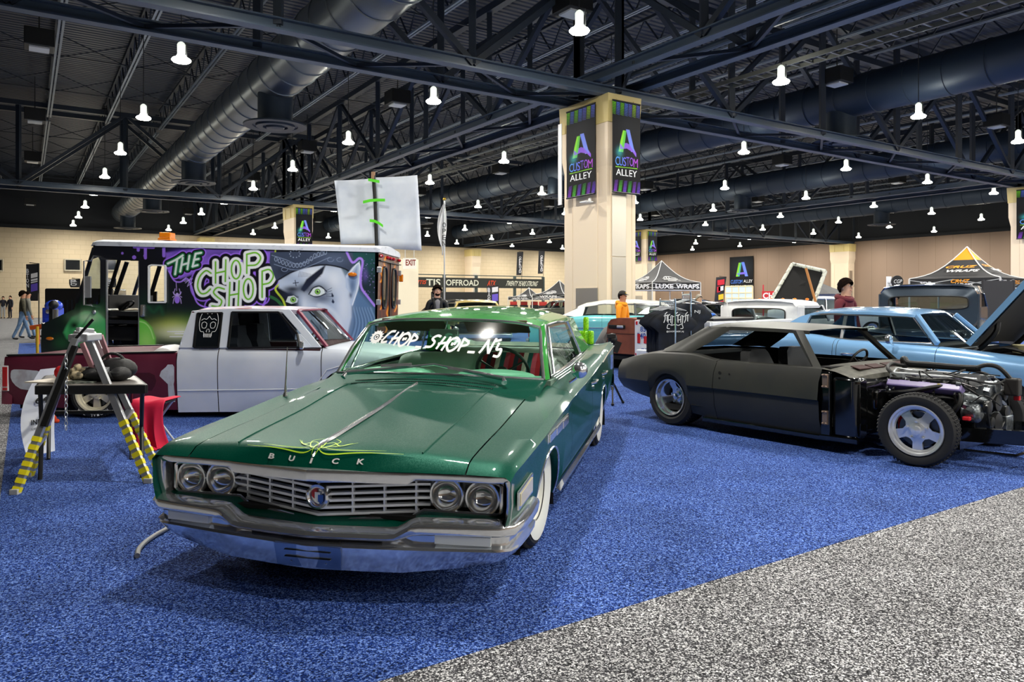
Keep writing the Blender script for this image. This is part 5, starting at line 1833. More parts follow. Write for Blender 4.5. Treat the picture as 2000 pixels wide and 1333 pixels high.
# bandana
v.pl(P((345, 235), (560, 232), (1060, 240), (1080, 430), (1000, 385), (880, 350), (780, 352), (640, 375), (520, 420), (400, 490), (340, 330)), '#3f4a60', 1.5)
fb(900, 300, 120, 60, '#5b6a84', .8)
fb(460, 400, 60, 50, '#242b3a', .8)
v.st(P((400, 485), (560, 395), (780, 345), (960, 368), (1075, 425)), 2.5, '#161a24', 1)
v.st(P((360, 262), (480, 300), (590, 340), (700, 300), (830, 250)), 1.2, '#8797b2')
v.st(P((380, 340), (560, 390), (700, 350), (860, 280)), 1.2, '#8797b2')
for k in range(15):
    t = k / 14
    x = 395 + 430 * t
    y = 295 + 55 * math.sin(PI * min(1, t * 1.25)) * (1 if t < .6 else 1) - (60 * max(0, t - .55) / .45)
    c = F(x, y)
    v.st([(c[0] + 2.6 * math.cos(a), c[1] + 4.2 * math.sin(a)) for a in np.linspace(0, 2 * PI, 9)], 1, '#9fb0ca', .7)
for k in range(10):
    a = 2 * PI * k / 10
    c = F(560 + 45 * math.cos(a), 250 + 32 * math.sin(a))
    v.ds(c[0], c[1], 1, 1, '#a9bad2')
for q in ((470, 385), (870, 300), (950, 300)):
    v.st([(F(*q)[0] + 6 * math.cos(a), F(*q)[1] + 4 * math.sin(a)) for a in np.linspace(0, 5, 9)], 1, '#8797b2', .8)
# hair line, brows, sockets
for k in range(16):
    v.st(P((600 + 12 * k, 400 + 3 * k), (590 + 13 * k, 450)), 1, '#3a4a66', .8, .6)
v.pl(P((830, 340), (800, 420), (720, 500), (640, 580), (610, 560), (660, 470), (750, 400)), '#1b2132', 3)
fb(640, 545, 60, 40, '#202940', .9)
fb(755, 570, 110, 75, '#28324a', .95, 1.2)
fb(800, 640, 90, 40, '#3a4866', .7)
fb(520, 600, 80, 60, '#232c42', .95, 1.2)
fb(540, 555, 70, 25, '#161c2c', .9)
v.pl(P((690, 600), (720, 548), (770, 535), (815, 560), (820, 590), (780, 612), (720, 615)), '#e6f0ee', 1)
v.pl(P((480, 665), (500, 620), (550, 612), (590, 640), (580, 672), (530, 685)), '#dfeae8', 1)
for x, y in ((757, 578), (545, 648)):
    c = F(x, y)
    v.ds(c[0], c[1], 5.6, 5.6, '#3c6a30')
    v.ds(c[0], c[1], 4.6, 4.6, '#8fce5a')
    v.ds(c[0], c[1], 2.2, 2.2, '#0c120c')
    v.ds(c[0] + 1.6, c[1] - 1.6, .9, .9, '#ffffff')
v.st(P((680, 600), (720, 545), (780, 530), (835, 575)), 2, '#0e1320')
v.st(P((690, 605), (750, 625), (830, 595)), 1.6, '#1c2436')
for k in range(4):
    v.st(P((830, 570 + 15 * k), (880, 545 + 25 * k)), .8, '#2c3850', .6)
# nose and scowl
fb(600, 740, 25, 120, '#7d92b0', .7)
fb(735, 765, 45, 30, '#4a5a78', .8)
v.pl(P((700, 790), (735, 760), (760, 775), (745, 800)), '#1a2030', 2)
fb(670, 800, 50, 40, '#c5d5ea', .8)
v.st(P((745, 745), (830, 765), (900, 830), (945, 930), (955, 1010)), 5, '#56688a', 4, .9)
v.st(P((770, 700), (860, 730), (930, 800), (965, 900)), 9, '#e3edf8', 6, .8)
fb(815, 850, 60, 80, '#5b6066', .85)
for k in range(9):
    v.st(P((760 + 14 * k, 800 + 4 * k), (770 + 14 * k, 900 + 5 * k)), 1.2, '#2c3038' if k % 2 else '#9aa0a4', 1, .7)
fb(880, 960, 60, 50, '#9db3ce', .7)
v.st(P((700, 830), (760, 900), (800, 980)), 3, '#2c3648', 2, .8)
# ear
v.pl(P((1000, 440), (1060, 365), (1122, 312), (1134, 420), (1112, 560), (1060, 705), (1035, 680), (1045, 600), (1000, 540)), '#c3d4ea', 1.5)
v.pl(P((1020, 470), (1100, 360), (1105, 450), (1085, 560), (1060, 600), (1040, 560)), '#8ea6c8', 5)
fb(1060, 520, 22, 60, '#5d7498', .8)
v.st(P((1010, 450), (1110, 330), (1124, 430), (1100, 560), (1060, 690)), 2, '#e9f2fc', 1)
fb(1045, 610, 15, 25, '#3f5272', .8)
# tattoos
v.pl(P((880, 585), (898, 615), (890, 628), (876, 618)), '#1f2b42', 1)
v.pl(P((888, 640), (904, 668), (893, 682), (878, 668)), '#26344e', 1)
v.st(P((545, 505), (590, 498)), 1.6, '#1f2b42', 1, 1, False)
v.st(P((562, 480), (570, 528)), 1.6, '#1f2b42', 1, 1, False)
v.st(P((1010, 235), (1060, 325), (1118, 288), (1148, 318), (1132, 430), (1136, 540), (1190, 620), (1252, 700)), 4.5, '#b48cf5', 1.5)
for k in range(40):
    x, y = rng.uniform(1140, 1250), rng.uniform(250, 620)
    v.ds(*F(x, y), rng.uniform(.3, 1), rng.uniform(.3, 1), '#b9a4ee', .8, .8)
fb(1170, 430, 25, 60, '#7a5cc0', .5)
# cab end: green skull and smoke
v.pl([(78, 590), (150, 590), (209, 600), (209, 692), (78, 692)], '#0e1c1d', 6)
v.bl(180, 620, 40, 25, '#1f7a3a', .7)
v.bl(300, 600, 30, 30, '#17402c', .6)
v.bl(255, 660, 60, 60, '#123222', .5)
v.pl([(128, 640), (140, 620), (165, 608), (190, 610), (207, 625), (209, 680), (180, 688), (160, 680), (150, 672), (130, 662), (124, 650)], '#4cc470', 5)
v.bl(170, 620, 24, 11, '#d4fbc8', .85)
v.bl(145, 636, 10, 8, '#0c1f18', 1, 1.4)
v.bl(168, 660, 10, 8, '#14402a', .8)
v.bl(190, 664, 12, 18, '#9be05a', .6)
v.bl(120, 670, 16, 14, '#1f6a38', .6)
v.pl([(271, 620), (285, 628), (297, 640), (304, 660), (302, 692), (271, 692)], '#6fd24a', 4)
v.bl(285, 668, 16, 22, '#b6f07a', .7)
v.st([(290, 600), (300, 610), (312, 600), (318, 615)], 6, '#1d5a38', 5, .6)
v.st([(272, 628), (284, 632), (294, 644), (300, 662)], 2, '#c8f59a', 1.5, .8)
M_MURAL = paint_mat('airbrushed_paint', .4, .25)
# outline of the painted side and its openings (picture columns/rows of the flat side)
VOUT = [(182, 479), (733, 492), (733, 690), (80, 690), (80, 648), (86, 632), (145, 604), (150, 590), (182, 486)]
DOOR = [(209, 508), (272, 510), (272, 676), (209, 675)]
VENT = [(170, 535), (181, 507), (192, 503), (196, 510), (196, 590), (192, 595), (168, 594)]
SLID = [(272, 510), (323, 511), (323, 676), (272, 676)]
SWIN = [(291, 520), (297, 518), (323, 519), (323, 591), (291, 591)]
cx0, cx1, cy0, cy1 = 78, 78 + v.w / SCL, 466, 466 + v.h / SCL
def vpanel(name, keep, parent, off=0.0, cv=v):
    """painted sheet cut to an outline; cells outside it are not built"""
    ok = keep(cv)
    U = np.array([[vloc(cx0 + i / SCL, cy0 + j / SCL, -off) for i in (0, cv.w)] for j in (0, cv.h)])
    # true perspective-free spacing along the flat side
    xs = np.array([vloc(cx0 + i / SCL, 586, -off).x for i in range(cv.w + 1)])
    n = cv.w + 1
    idx = -np.ones((cv.h + 1) * n, int)
    J, I = np.nonzero(ok)
    quad = np.stack([J * n + I, (J + 1) * n + I, (J + 1) * n + I + 1, J * n + I + 1], 1)
    used = np.unique(quad)
    idx[used] = np.arange(len(used))
    vs = []
    o = VI @ Vector((0, 0, CAMH))
    R3 = VI.to_3x3()
    for q in used:
        j, i = divmod(int(q), n)
        d = R3 @ Vector(((cx0 + i / SCL - 1000) / FPX, 1, -(cy0 + j / SCL - HORY) / FPX))
        vs.append(tuple(o + d * ((-off - o.y) / d.y)))
    me = bpy.data.meshes.new(name)
    me.from_pydata(vs, [], idx[quad].tolist())
    me.materials.append(M_MURAL)
    a = me.attributes.new('paint', 'FLOAT_COLOR', 'CORNER')
    cols = cv.c[J, I]
    a.data.foreach_set('color', np.concatenate([np.repeat(cols, 4, 0), np.ones((len(cols) * 4, 1))], 1).ravel())
    ob = bpy.data.objects.new(name, me)
    COL.objects.link(ob)
    ob.parent = parent
    return ob
ins = lambda q: (lambda c: c.inside([vp(*p) for p in q]))
vpanel('side_panel', lambda c: ins(VOUT)(c) & ~ins(DOOR)(c) & ~ins(VENT)(c) & ~ins(SLID)(c), van)
dr = vpanel('sliding_door', lambda c: ins(SLID)(c) & ~ins(SWIN)(c), van, .03)
L_ = lambda px, py, y=0.0: vloc(px, py, y)
# ---- the box behind the paint
W_ = 2.15
xf, xr = L_(182, 500).x, 0.0
zt = 2.63
bx = MB()
M_VDK = mat('van_dark_paint', '#16181d', .4)
bx = MB()
bx.box((L_(330, 600).x / 2, W_ - .02, 1.6), (-L_(330, 600).x, .04, 1.85)).box((xf / 2, W_ / 2, .82), (-xf, W_ - .06, .08)).box((L_(328, 600).x, W_ / 2, 1.62), (.04, W_ - .06, 1.7))
bx.box(((xf + L_(205, 600).x) / 2, W_ - .02, 1.1), (L_(205, 600).x - xf, .04, .8)).box((xf / 2, W_ - .02, 2.48), (-xf, .04, .25))
bx.build('body_shell', M_VDK, van, 0)
rfm = MB()
zz = lambda px: L_(px, 480).z
R = []
for x, dz, ins_ in ((xf - .12, -.10, .12), (xf - .02, -.02, .03), (xf + .15, 0, 0), (-.05, 0, 0), (.03, -.02, .02)):
    z0, z1 = 2.475, 2.62 + dz
    R.append([(x, .0 + ins_ - .02, z0), (x, ins_ - .02, z1 - .05), (x, .12 + ins_, z1), (x, W_ / 2, z1 + .06), (x, W_ - .12 - ins_, z1), (x, W_ + .02 - ins_, z1 - .05), (x, W_ + .02 - ins_, z0)])
rfm.loft(R)
rfm.build('roof', mat('van_roof_white', '#d9dfe8', .45, noise=(9, '#a9b2bc', .55, .8)), van, 40)
# nose: sloping front, bonnet and windscreen
x0, x1, x2 = L_(80, 650).x, L_(148, 600).x, L_(182, 486).x
nz = MB()
nz.loft([[(x, .01, zb), (x, .01, z), (x, W_ - .01, z), (x, W_ - .01, zb)] for x, z, zb in ((x0, L_(80, 650).z, .75), (L_(86, 633).x, L_(86, 633).z, .72), (x1, L_(147, 604).z, .72), (L_(205, 604).x, L_(147, 604).z - .02, .72))])
nz.build('bonnet', mat('van_nose', '#15222c', .35, coat=.3), van, 30, .03)
wsn = MB().add([L_(148, 596) + Vector((.02, .06, 0)), L_(182, 488) + Vector((.02, .06, 0)), L_(182, 488) + Vector((.02, W_ - .06, 0)), L_(148, 596) + Vector((.02, W_ - .06, 0))], [(0, 1, 2, 3)])
wsn.build('windscreen', M_GLASS, van, 0)
for y in (.02, W_ / 2, W_ - .02):
    MB().bar(L_(150, 592) + Vector((0, y, 0)), L_(183, 484) + Vector((0, y, 0)), .06).build('front_pillar', M_VDK, van, 0)
g = MB().add([L_(*q) + Vector((0, .02, 0)) for q in VENT], [tuple(range(len(VENT)))])
g.build('vent_window', M_TINT, van, 0)
g = MB().add([L_(*q, -.02) for q in SWIN], [tuple(range(len(SWIN)))])
go = g.build('door_window', M_GLASS, dr, 0)
fr = MB()
Q = [L_(*q, -.035) for q in SWIN]
for a, b in zip(Q, Q[1:] + Q[:1]):
    fr.bar(a, b, .05, .03)
fr.build('window_frame', M_WHITE, dr, 0)
hl_ = MB().box(L_(279, 607, -.05), (.09, .05, .26)).box(L_(279, 607, -.08), (.04, .05, .2))
hl_.build('door_handle', M_CHROME, dr, 0, .01)
df = MB()
D4 = [L_(*q, -.005) for q in DOOR]
for a, b in ((0, 3), (1, 2)):
    df.bar(D4[a], D4[b], .03)
df.bar(L_(205, 677, -.03), L_(330, 680, -.03), .06, .03)
df.build('door_frame', M_SATIN, van, 0)
# cab seen through the open door
cb = MB().box((L_(240, 660).x, 1.0, 1.0), (1.2, 1.9, .1))
cb.tube([L_(232, 672, .6), L_(226, 620, .6), L_(246, 595, .6), L_(250, 592, .65)], .05, 8)
cb.tube([L_(221, 590, 1.2), L_(248, 512, 1.2)], .05, 8)
cb.tube([L_(297, 570, 1.4), L_(312, 520, 1.4)], .05, 8)
cb.box((L_(240, 600).x - .5, 1.0, 1.25), (.25, 1.8, .3))
cb.build('cab_interior', M_BLACK, van, 30)
st = MB().box(L_(250, 655, 1.0), (.5, .5, .1)).box(L_(262, 638, 1.0), (.1, .5, .55), Matrix.Rotation(.2, 3, 'Y'))
st.build('driver_seat', mat('seat_blue_grey', '#3c4f74', .8), van, 0, .03)
MB().ball(L_(266, 640, .6), (.06, .06, .09), 10).build('red_tag', mat('tag_red', '#c81a22', .5), van)
sw_ = MB()
cc = L_(247, 597, .7)
sw_.tube([cc + Vector((.12 * math.cos(a), .22 * math.sin(a), .1 * math.cos(a))) for a in np.linspace(0, 2 * PI, 20)], .02, 6)
sw_.build('steering_wheel', M_BLACK, van)
# rear wall, painted like brown woodgrain with flames
rc = Canvas(70, 240, '#4a2214')
for k in range(26):
    x = rng.uniform(0, 70)
    rc.stroke([(x + 3 * math.sin(t * .05 + k), t) for t in range(0, 241, 20)], rng.uniform(1, 5), ['#2a120a', '#6a2f18', '#8a3c1c'][k % 3], 3, .6)
for x, y, s in ((8, 60, 1), (16, 30, 1.2), (52, 40, 1), (10, 140, 1), (30, 180, 1.3), (58, 150, 1), (50, 100, .9), (26, 215, 1)):
    for w, c in ((9, '#7a2408'), (5, '#d8620e'), (2.4, '#ffb52a')):
        rc.stroke([(p.x, p.y) for p in cat([(x, y + 26 * s, 0), (x + 6 * s, y + 12 * s, 0), (x + 1, y, 0), (x + 5 * s, y - 16 * s, 0)], 4)], w * s, c, 3, .9)
rc.panel('rear_panel', M_MURAL, (.005, .0, 2.48), (.005, W_, 2.48), (.005, .0, .7), (.005, W_, .7), van)
for y in (W_ * .27, W_ * .73):
    wo = MB()
    pts = [(y + .22 * math.copysign(abs(math.cos(a)) ** .6, math.cos(a)), 1.72 + .46 * math.copysign(abs(math.sin(a)) ** .8, math.sin(a))) for a in np.linspace(0, 2 * PI, 25)[:-1]]
    wo.prism([(.01, a, b) for a, b in pts], (.01, 0, 0))
    w_ = wo.build('rear_window', M_DKGL, van, 0)
    MB().tube([(.022, a, b) for a, b in pts], .025, 6, True).build('rear_window_seal', M_BLACK, w_)
for k, y in enumerate((.12, W_ / 2 - .3, W_ / 2, W_ / 2 + .3, W_ - .12)):
    MB().ball((.03, y, 2.40), (.05, .07, .04), 10).build('marker_lamp', M_RED, van)
tr = MB().box((.03, W_ / 2, 2.30), (.06, W_, .025)).box((.03, W_ / 2, 1.55), (.03, .03, 1.5))
tr.build('rear_moulding', M_VDK, van, 0)
hg = MB()
for z in (2.1, 1.4, .95):
    hg.box((.02, .02, z), (.1, .06, .12))
    hg.box((.02, W_ - .02, z), (.1, .06, .12))
hg.build('rear_hinge', M_SATIN, van, 0, .01)
MB().box((.06, W_ + .02, 1.98), (.1, .08, .18)).build('tail_marker', M_AMBER, van, 0, .02)
MB().ball((-.55 + .0, -.03, 1.98 + .0), (.1, .03, .05), 12).build('side_marker', M_AMBER, van)
MB().ball(L_(97, 662, -.03), (.09, .03, .04), 12).build('side_marker', M_AMBER, van)
mm = MB()
mq = [L_(164, 510, -.35), L_(178, 510, -.35), L_(178, 596, -.35), L_(164, 596, -.35)]
mm.tube([L_(183, 500, 0), mq[1], mq[0], mq[3], mq[2], L_(186, 600, 0)], .02, 6)
mm.build('mirror_bracket', M_CHROME, van)
MB().prism([L_(165, 540, -.35), L_(177, 540, -.35), L_(177, 582, -.35), L_(165, 582, -.35)], (0, .04, 0)).build('mirror_head', M_SATIN, van, 0, .01)
MB().box((L_(285, 463).x, .9, 2.80), (.26, .26, .13)).box((L_(285, 463).x, .9, 2.71), (.3, .3, .06)).build('beacon', M_AMBER, van, 0, .02)
MB().ball(L_(184, 610, -.03), (.045, .03, .05), 12).build('badge', M_SATIN, van)
un = MB().box((-3.2, W_ / 2, .55), (6.0, 1.7, .3))
un.build('chassis', M_VOID, van, 0)
for x in (-1.3, x0 + 1.0):
    for y, s in ((.26, -1), (W_ - .26, 1)):
        M = xfm((1, 0, 0), (0, 0, 1), (0, s, 0), (x, y, .38 + VT * x * -0 + .0))
        zc = .38 + VT * x
        MB().lathe([(.2, -.2), (.38, -.2), (.40, -.1), (.40, .1), (.36, .14), (.22, .1), (.001, .08)], 32, xfm((1, 0, 0), (0, 0, 1), (0, s, 0), (x, y, zc))).build('wheel', M_TYRE, van, 40)
fb_ = MB().box((x0 + .03, W_ / 2, .28), (.16, W_ - .1, .18))
fb_.build('front_bumper', M_CHROME, van, 0, .03)
# ---- white boards taped to a pole behind the van
poleY = 18.4
sg = thing('sign_pole', 'tall dark pole with two white boards fixed by green tape above the step van', 'sign', at(740, 480, poleY).xy.to_3d())
sb = sg.location
z_ = lambda px, py, Y=poleY: at(px, py, Y) - sb
pm = MB().tube([(0, 0, 0), z_(736, 488), z_(733, 400), z_(729, 336)], .045, 10)
pm.build('pole', M_BLACK, sg)
pt = MB().tube([z_(729, 350), z_(729, 336)], .05, 10)
pt.build('pole_tip', mat('bare_wood', '#a07a5a', .6), sg)
bd = MB()
def wob(P, nx=12, ny=10):
    a, b, c, d = [Vector(p) for p in P]
    return [[(a * (1 - u) + b * u) * (1 - t) + (d * (1 - u) + c * u) * t + Vector((0, .10 * math.sin(2.2 * t + 1.5 * u) + .05 * math.sin(3 * u), 0)) for u in np.linspace(0, 1, nx)] for t in np.linspace(0, 1, ny)]
M_BOARD = mat('white_board', '#dfe6f0', .55, noise=(2.2, '#cfd8e6', .4, .7))
for P in ([z_(653, 353, 18.45), z_(730, 347, 18.45), z_(734, 476, 18.45), z_(664, 477, 18.45)], [z_(730, 347, 18.45), z_(814, 341, 18.45), z_(824, 490, 18.45), z_(734, 484, 18.45)]):
    MB().grid(wob(P)).build('white_board', M_BOARD, sg, 60, solid=.012)
M_TAPE = mat('green_tape', '#58d818', .45)
for q in (((719, 351), (730, 353), (741, 355)), ((709, 395), (722, 392), (735, 391), (752, 391)), ((722, 431), (731, 432), (740, 436), (748, 442))):
    P = [z_(x, y, 18.3) for x, y in q]
    MB().loft([[p + Vector((0, 0, .035)), p + Vector((0, 0, -.035)), p + Vector((0, .01, -.035)), p + Vector((0, .01, .035))] for p in P]).build('tape_strip', M_TAPE, sg, 0)
# ================================================================ OTHER CARS
def away(px, py, Y):
    p = at(px, py, Y)
    return p
def simple_car(name, label, cat_, loc, rz, paint, roofm, belt, roof, wsb, rwb, wb, W=.93, wheelR=.33, arch=.60, pillars=(), gl=M_TINT, rim=M_CHROME, front_arch=.42, parts=('bonnet', 'boot_lid'), skip_hood=False, ztuck=.2, trimz=None, rimstyle='disc', wall=None):
    """belt = [(y, z of the body top, half width)], roof = [(y, z centre, z edge, half width)], wsb/rwb = (y, z) of the feet of the front and rear screens"""
    o = thing(name, label, cat_, loc, rz)
    st = []
    for y, zb, w in belt:
        st.append((y, [(0, zb + .03), (.5 * w, zb + .02), (.80 * w, zb + .004), (.86 * w, zb), (.93 * w, zb - .02), (.985 * w, zb - .08), (w, zb - .17), (w * .99, zb - .35), (w * .975, .34), (w * .9, ztuck)]))
    b = Body(st, [(0, front_arch, arch, 2.3), (wb, front_arch, arch - .01, 2.3)], 6)
    ya, yb = belt[0][0], belt[-1][0]
    for s in (-1, 1):
        cuts = [ya, wsb[0] + .02] + list(pillars) + [yb]
        for k, (a, c) in enumerate(zip(cuts[:-1], cuts[1:])):
            b.shell(a + (.003 if k else 0), c - .003, 2, 9, lip=.05, side=s).build('front_wing' if k == 0 else ('rear_wing' if k == len(cuts) - 2 else 'door'), paint, o, 40)
        hnd = MB().tube([(s * (W + .0), pillars[0] - .25, belt[2][1] - .13), (s * (W + .035), pillars[0] - .2, belt[2][1] - .125), (s * (W + .035), pillars[0] - .1, belt[2][1] - .125), (s * W, pillars[0] - .06, belt[2][1] - .13)], .011, 6)
        hnd.build('door_handle', M_CHROME, o)
        if trimz:
            MB().tube([(s * (b.sec(y)[7][0] + .006), y, trimz) for y in np.linspace(ya + .5, yb - .1, 14)], .012, 6).build('side_moulding', M_CHROME, o)
    if not skip_hood:
        b.shell(ya, wsb[0], 0, 2).build('bonnet', paint, o, 40)
    b.shell(rwb[0], yb, 0, 2).build('boot_lid', paint, o, 40)
    for y, nm in ((ya, 'front_panel'), (yb, 'tail_panel')):
        q = b.sec(y)
        MB().prism([(x, y, z) for x, z in q] + [(-x, y, z) for x, z in reversed(q[1:])], (0, .02 if y == ya else -.02, 0)).build(nm, paint, o, 0)
        sg = -1 if y == ya else 1
        w = belt[0 if y == ya else -1][2]
        MB().loft([[(x, y + sg * d, z) for d, z in ((.02, .52), (.09, .50), (.09, .40), (.02, .36))] for x in (-w, -w * .9, w * .9, w)]).build('bumper', M_CHROME, o, 30, .01)
        for s in (-1, 1):
            M = Matrix.Translation((s * w * .78, y + sg * .02, .62)) @ Matrix.Rotation(PI / 2 * (1 if sg < 0 else -1), 4, 'X')
            MB().lathe([(.09, -.02), (.09, .02), (.05, .03), (.001, .032)], 20, M).build('head_lamp' if sg < 0 else 'tail_lamp', M_CHROME if sg < 0 else M_RED, o)
    G = [[(x * w, y, zc - (zc - ze) * abs(x) ** 2.6 - (.03 if abs(x) > .99 else 0)) for x in (-1, -.985, -.93, -.8, -.6, -.3, 0, .3, .6, .8, .93, .985, 1)] for y, zc, ze, w in roof]
    MB().grid(G).build('roof', roofm, o, 50)
    (y0, z0, e0, w0), (y1, z1, e1, w1) = roof[0], roof[-1]
    ym = lambda y: pchip(b.ys, b.P[:, 3, 1], y)
    bw = W * .84
    MB().grid([[(x * w0, y0, z0 - (z0 - e0) * abs(x) ** 2.6) for x in np.linspace(-1, 1, 11)], [(x * bw, wsb[0] + .14 * x * x - .1, wsb[1]) for x in np.linspace(-1, 1, 11)]]).build('windscreen', gl, o, 60)
    MB().grid([[(x * w1, y1, z1 - (z1 - e1) * abs(x) ** 2.6) for x in np.linspace(-1, 1, 11)], [(x * bw, rwb[0] - .1 * x * x, rwb[1]) for x in np.linspace(-1, 1, 11)]]).build('rear_window', gl, o, 60)
    for s in (-1, 1):
        pa = MB().bar((s * w0, y0, e0), (s * bw, wsb[0] + .04, wsb[1] - .01), .05, .06)
        pa.build('front_pillar', roofm, o, 0, .01)
        # rear pillar from roof to body
        yl = roof[-2][0]
        MB().loft([[(s * w1, yl, roof[-2][2]), (s * w1, y1, e1), (s * (w1 - .05), y1, e1), (s * (w1 - .05), yl, roof[-2][2])],
                   [(s * bw, rwb[0] - .42, ym(rwb[0])), (s * bw, rwb[0] + .05, rwb[1]), (s * (bw - .06), rwb[0] + .02, rwb[1]), (s * (bw - .06), rwb[0] - .42, ym(rwb[0]))]]).build('rear_pillar', roofm, o, 30)
        lo = [(s * bw, wsb[0] + .1, wsb[1] - .01), (s * (bw + .01), (wsb[0] + rwb[0]) / 2, ym((wsb[0] + rwb[0]) / 2)), (s * bw, rwb[0] - .40, ym(rwb[0]))]
        hi = [(s * w0, y0 + .05, e0 - .02), (s * roof[len(roof) // 2][3], roof[len(roof) // 2][0], roof[len(roof) // 2][2] - .03), (s * w1, yl, roof[-2][2] - .02)]
        MB().grid([lo, hi]).build('side_window', gl, o, 60)
        MB().tube(lo + hi[::-1], .014, 6, True).build('side_window_trim', M_CHROME, o)
        for q in pillars[:-1]:
            t = (q - lo[0][1]) / (lo[2][1] - lo[0][1])
            MB().bar((s * bw, q, ym(q)), (s * (w0 + .01), q + .02, np.interp(q, [r[0] for r in roof], [r[2] for r in roof]) - .02), .035).build('window_post', M_CHROME, o, 0)
    ci = MB().box((0, (wsb[0] + rwb[0]) / 2, .35), (W * 1.5, rwb[0] - wsb[0], .05)).box((0, wsb[0] + .2, wsb[1] - .12), (W * 1.5, .35, .16)).box((0, (ya + yb) / 2, .3), (W * 1.3, yb - ya - .5, .12))
    for s in (-1, 1):
        for q in (0, wb):
            half_well(ci, front_arch + .02, s * W * .55, s * (W * .55 + .3), q, .16)
    ci.build('cabin_floor', M_VOID, o, 0)
    ms = mat('dark_vinyl', '#23262b', .5)
    seat_bench(o, wsb[0] + .95, W * 1.4, .55, belt[2][1] + .05, ms, 'front_bench')
    seat_bench(o, rwb[0] - .5, W * 1.35, .55, belt[2][1] + .02, ms, 'rear_bench')
    for y in (0, wb):
        for s in (-1, 1):
            wheel(o, (s * (W - .16), y, wheelR), s, wheelR, .2, wheelR * .6, rimstyle, 0, rim=rim, wall=wall)
    return o, b
M_SKY = mat('sky_blue_paint', '#7fb0e0', .25, .1, 1.0)
bl, Bb = simple_car('blue_coupe', 'sky blue sixties coupe with its bonnet raised behind the black coupe', 'car', (5.98, 8.64, 0), .698, M_SKY, M_SKY,
    [(-.95, .79, .90), (-.3, .825, .925), (.6, .90, .93), (1.3, .925, .93), (1.75, .945, .935), (2.3, 1.0, .93), (2.95, .985, .91), (3.9, .93, .86)],
    [(.96, 1.285, 1.262, .60), (1.05, 1.33, 1.275, .65), (1.5, 1.362, 1.295, .66), (2.0, 1.355, 1.295, .66), (2.28, 1.32, 1.27, .65), (2.45, 1.26, 1.22, .63)],
    (.62, .945), (2.75, 1.0), 2.92, pillars=(1.80, 1.85), skip_hood=True, rim=M_SATIN, arch=.60)
eb = MB().box((0, -.2, .5), (1.3, 1.3, .2)).box((0, .52, .68), (1.4, .08, .4)).box((-.1, -.1, .72), (.5, .6, .2)).box((.4, .2, .76), (.25, .3, .2))
for k in range(7):
    eb.tube(cat([(-.5 + .15 * k, .4, .8), (-.4 + .12 * k, .1, .9), (-.3 + .1 * k, -.3, .78)], 4), .02, 6)
eb.build('engine_bay', M_ENGK, bl, 30)
MB().lathe([(.001, 0), (.2, 0), (.2, .09), (.001, .1)], 24, Matrix.Translation((-.1, -.1, .84))).build('air_cleaner', mat('cream_cover', '#e6dcae', .4), bl)
hp = MB()
d = Vector((0, -.62, .78)).normalized() * 1.35
for m_, off in ((0, 0), (1, -.045)):
    nn = Vector((0, -.78, -.62)) * -off
    R = []
    for t in (0, .3, .6, 1):
        R.append([Vector((x * (.78 - .05 * t), .34, .945)) + d * t + nn + Vector((0, .03, .03)) * (1 - x * x) for x in np.linspace(-1, 1, 9)])
    hp.m(m_).grid(R)
for s in (-1, 1):
    a = Vector((s * .78, .34, .945))
    hp.m(0).bar(a, a + d + Vector((-s * .05, 0, 0)), .05, .06)
hp.build('raised_bonnet', [M_SKY, M_VOID], bl, 40)
for s in (-1, 1):
    hg = MB()
    hg.tube(cat([(s * .6, .4, .80), (s * .62, .25, .92), (s * .62, .12, 1.08), (s * .6, .1, 1.2)], 4), .03, 6)
    hg.build('bonnet_hinge', M_BLACK, bl)
for s in (-1, 1):
    mr = MB().lathe([(.055, -.02), (.06, 0), (.05, .03), (.001, .05)], 20, Matrix.Translation((s * 1.0, 1.12, .98)) @ Matrix.Rotation(PI / 2, 4, 'X')).tube([(s * .88, 1.12, .90), (s * .98, 1.12, .95)], .012, 6)
    mr.build('wing_mirror', M_CHROME, bl)
M_TEAL = mat('teal_paint', '#6fc3c9', .3, .05, 1.0)
M_CREAM = mat('cream_roof', '#eef0e8', .35, coat=.6)
tc_, Bt = simple_car('two_tone_sedan', 'turquoise fifties sedan with a rounded white roof parked before the main column', 'car', (4.7, 18.2, 0), 1.42, M_TEAL, M_CREAM,
    [(-.9, .95, .88), (0, 1.02, .92), (.7, 1.06, .93), (1.6, 1.075, .93), (2.6, 1.08, .93), (3.3, 1.03, .90), (4.2, .9, .84)],
    [(.95, 1.38, 1.34, .58), (1.1, 1.43, 1.37, .64), (1.7, 1.465, 1.40, .66), (2.4, 1.45, 1.38, .66), (2.85, 1.38, 1.31, .64), (3.05, 1.30, 1.24, .60)],
    (.62, 1.07), (3.35, 1.08), 2.95, pillars=(1.65, 2.45), trimz=.78, gl=M_GLASS, wall=.7)
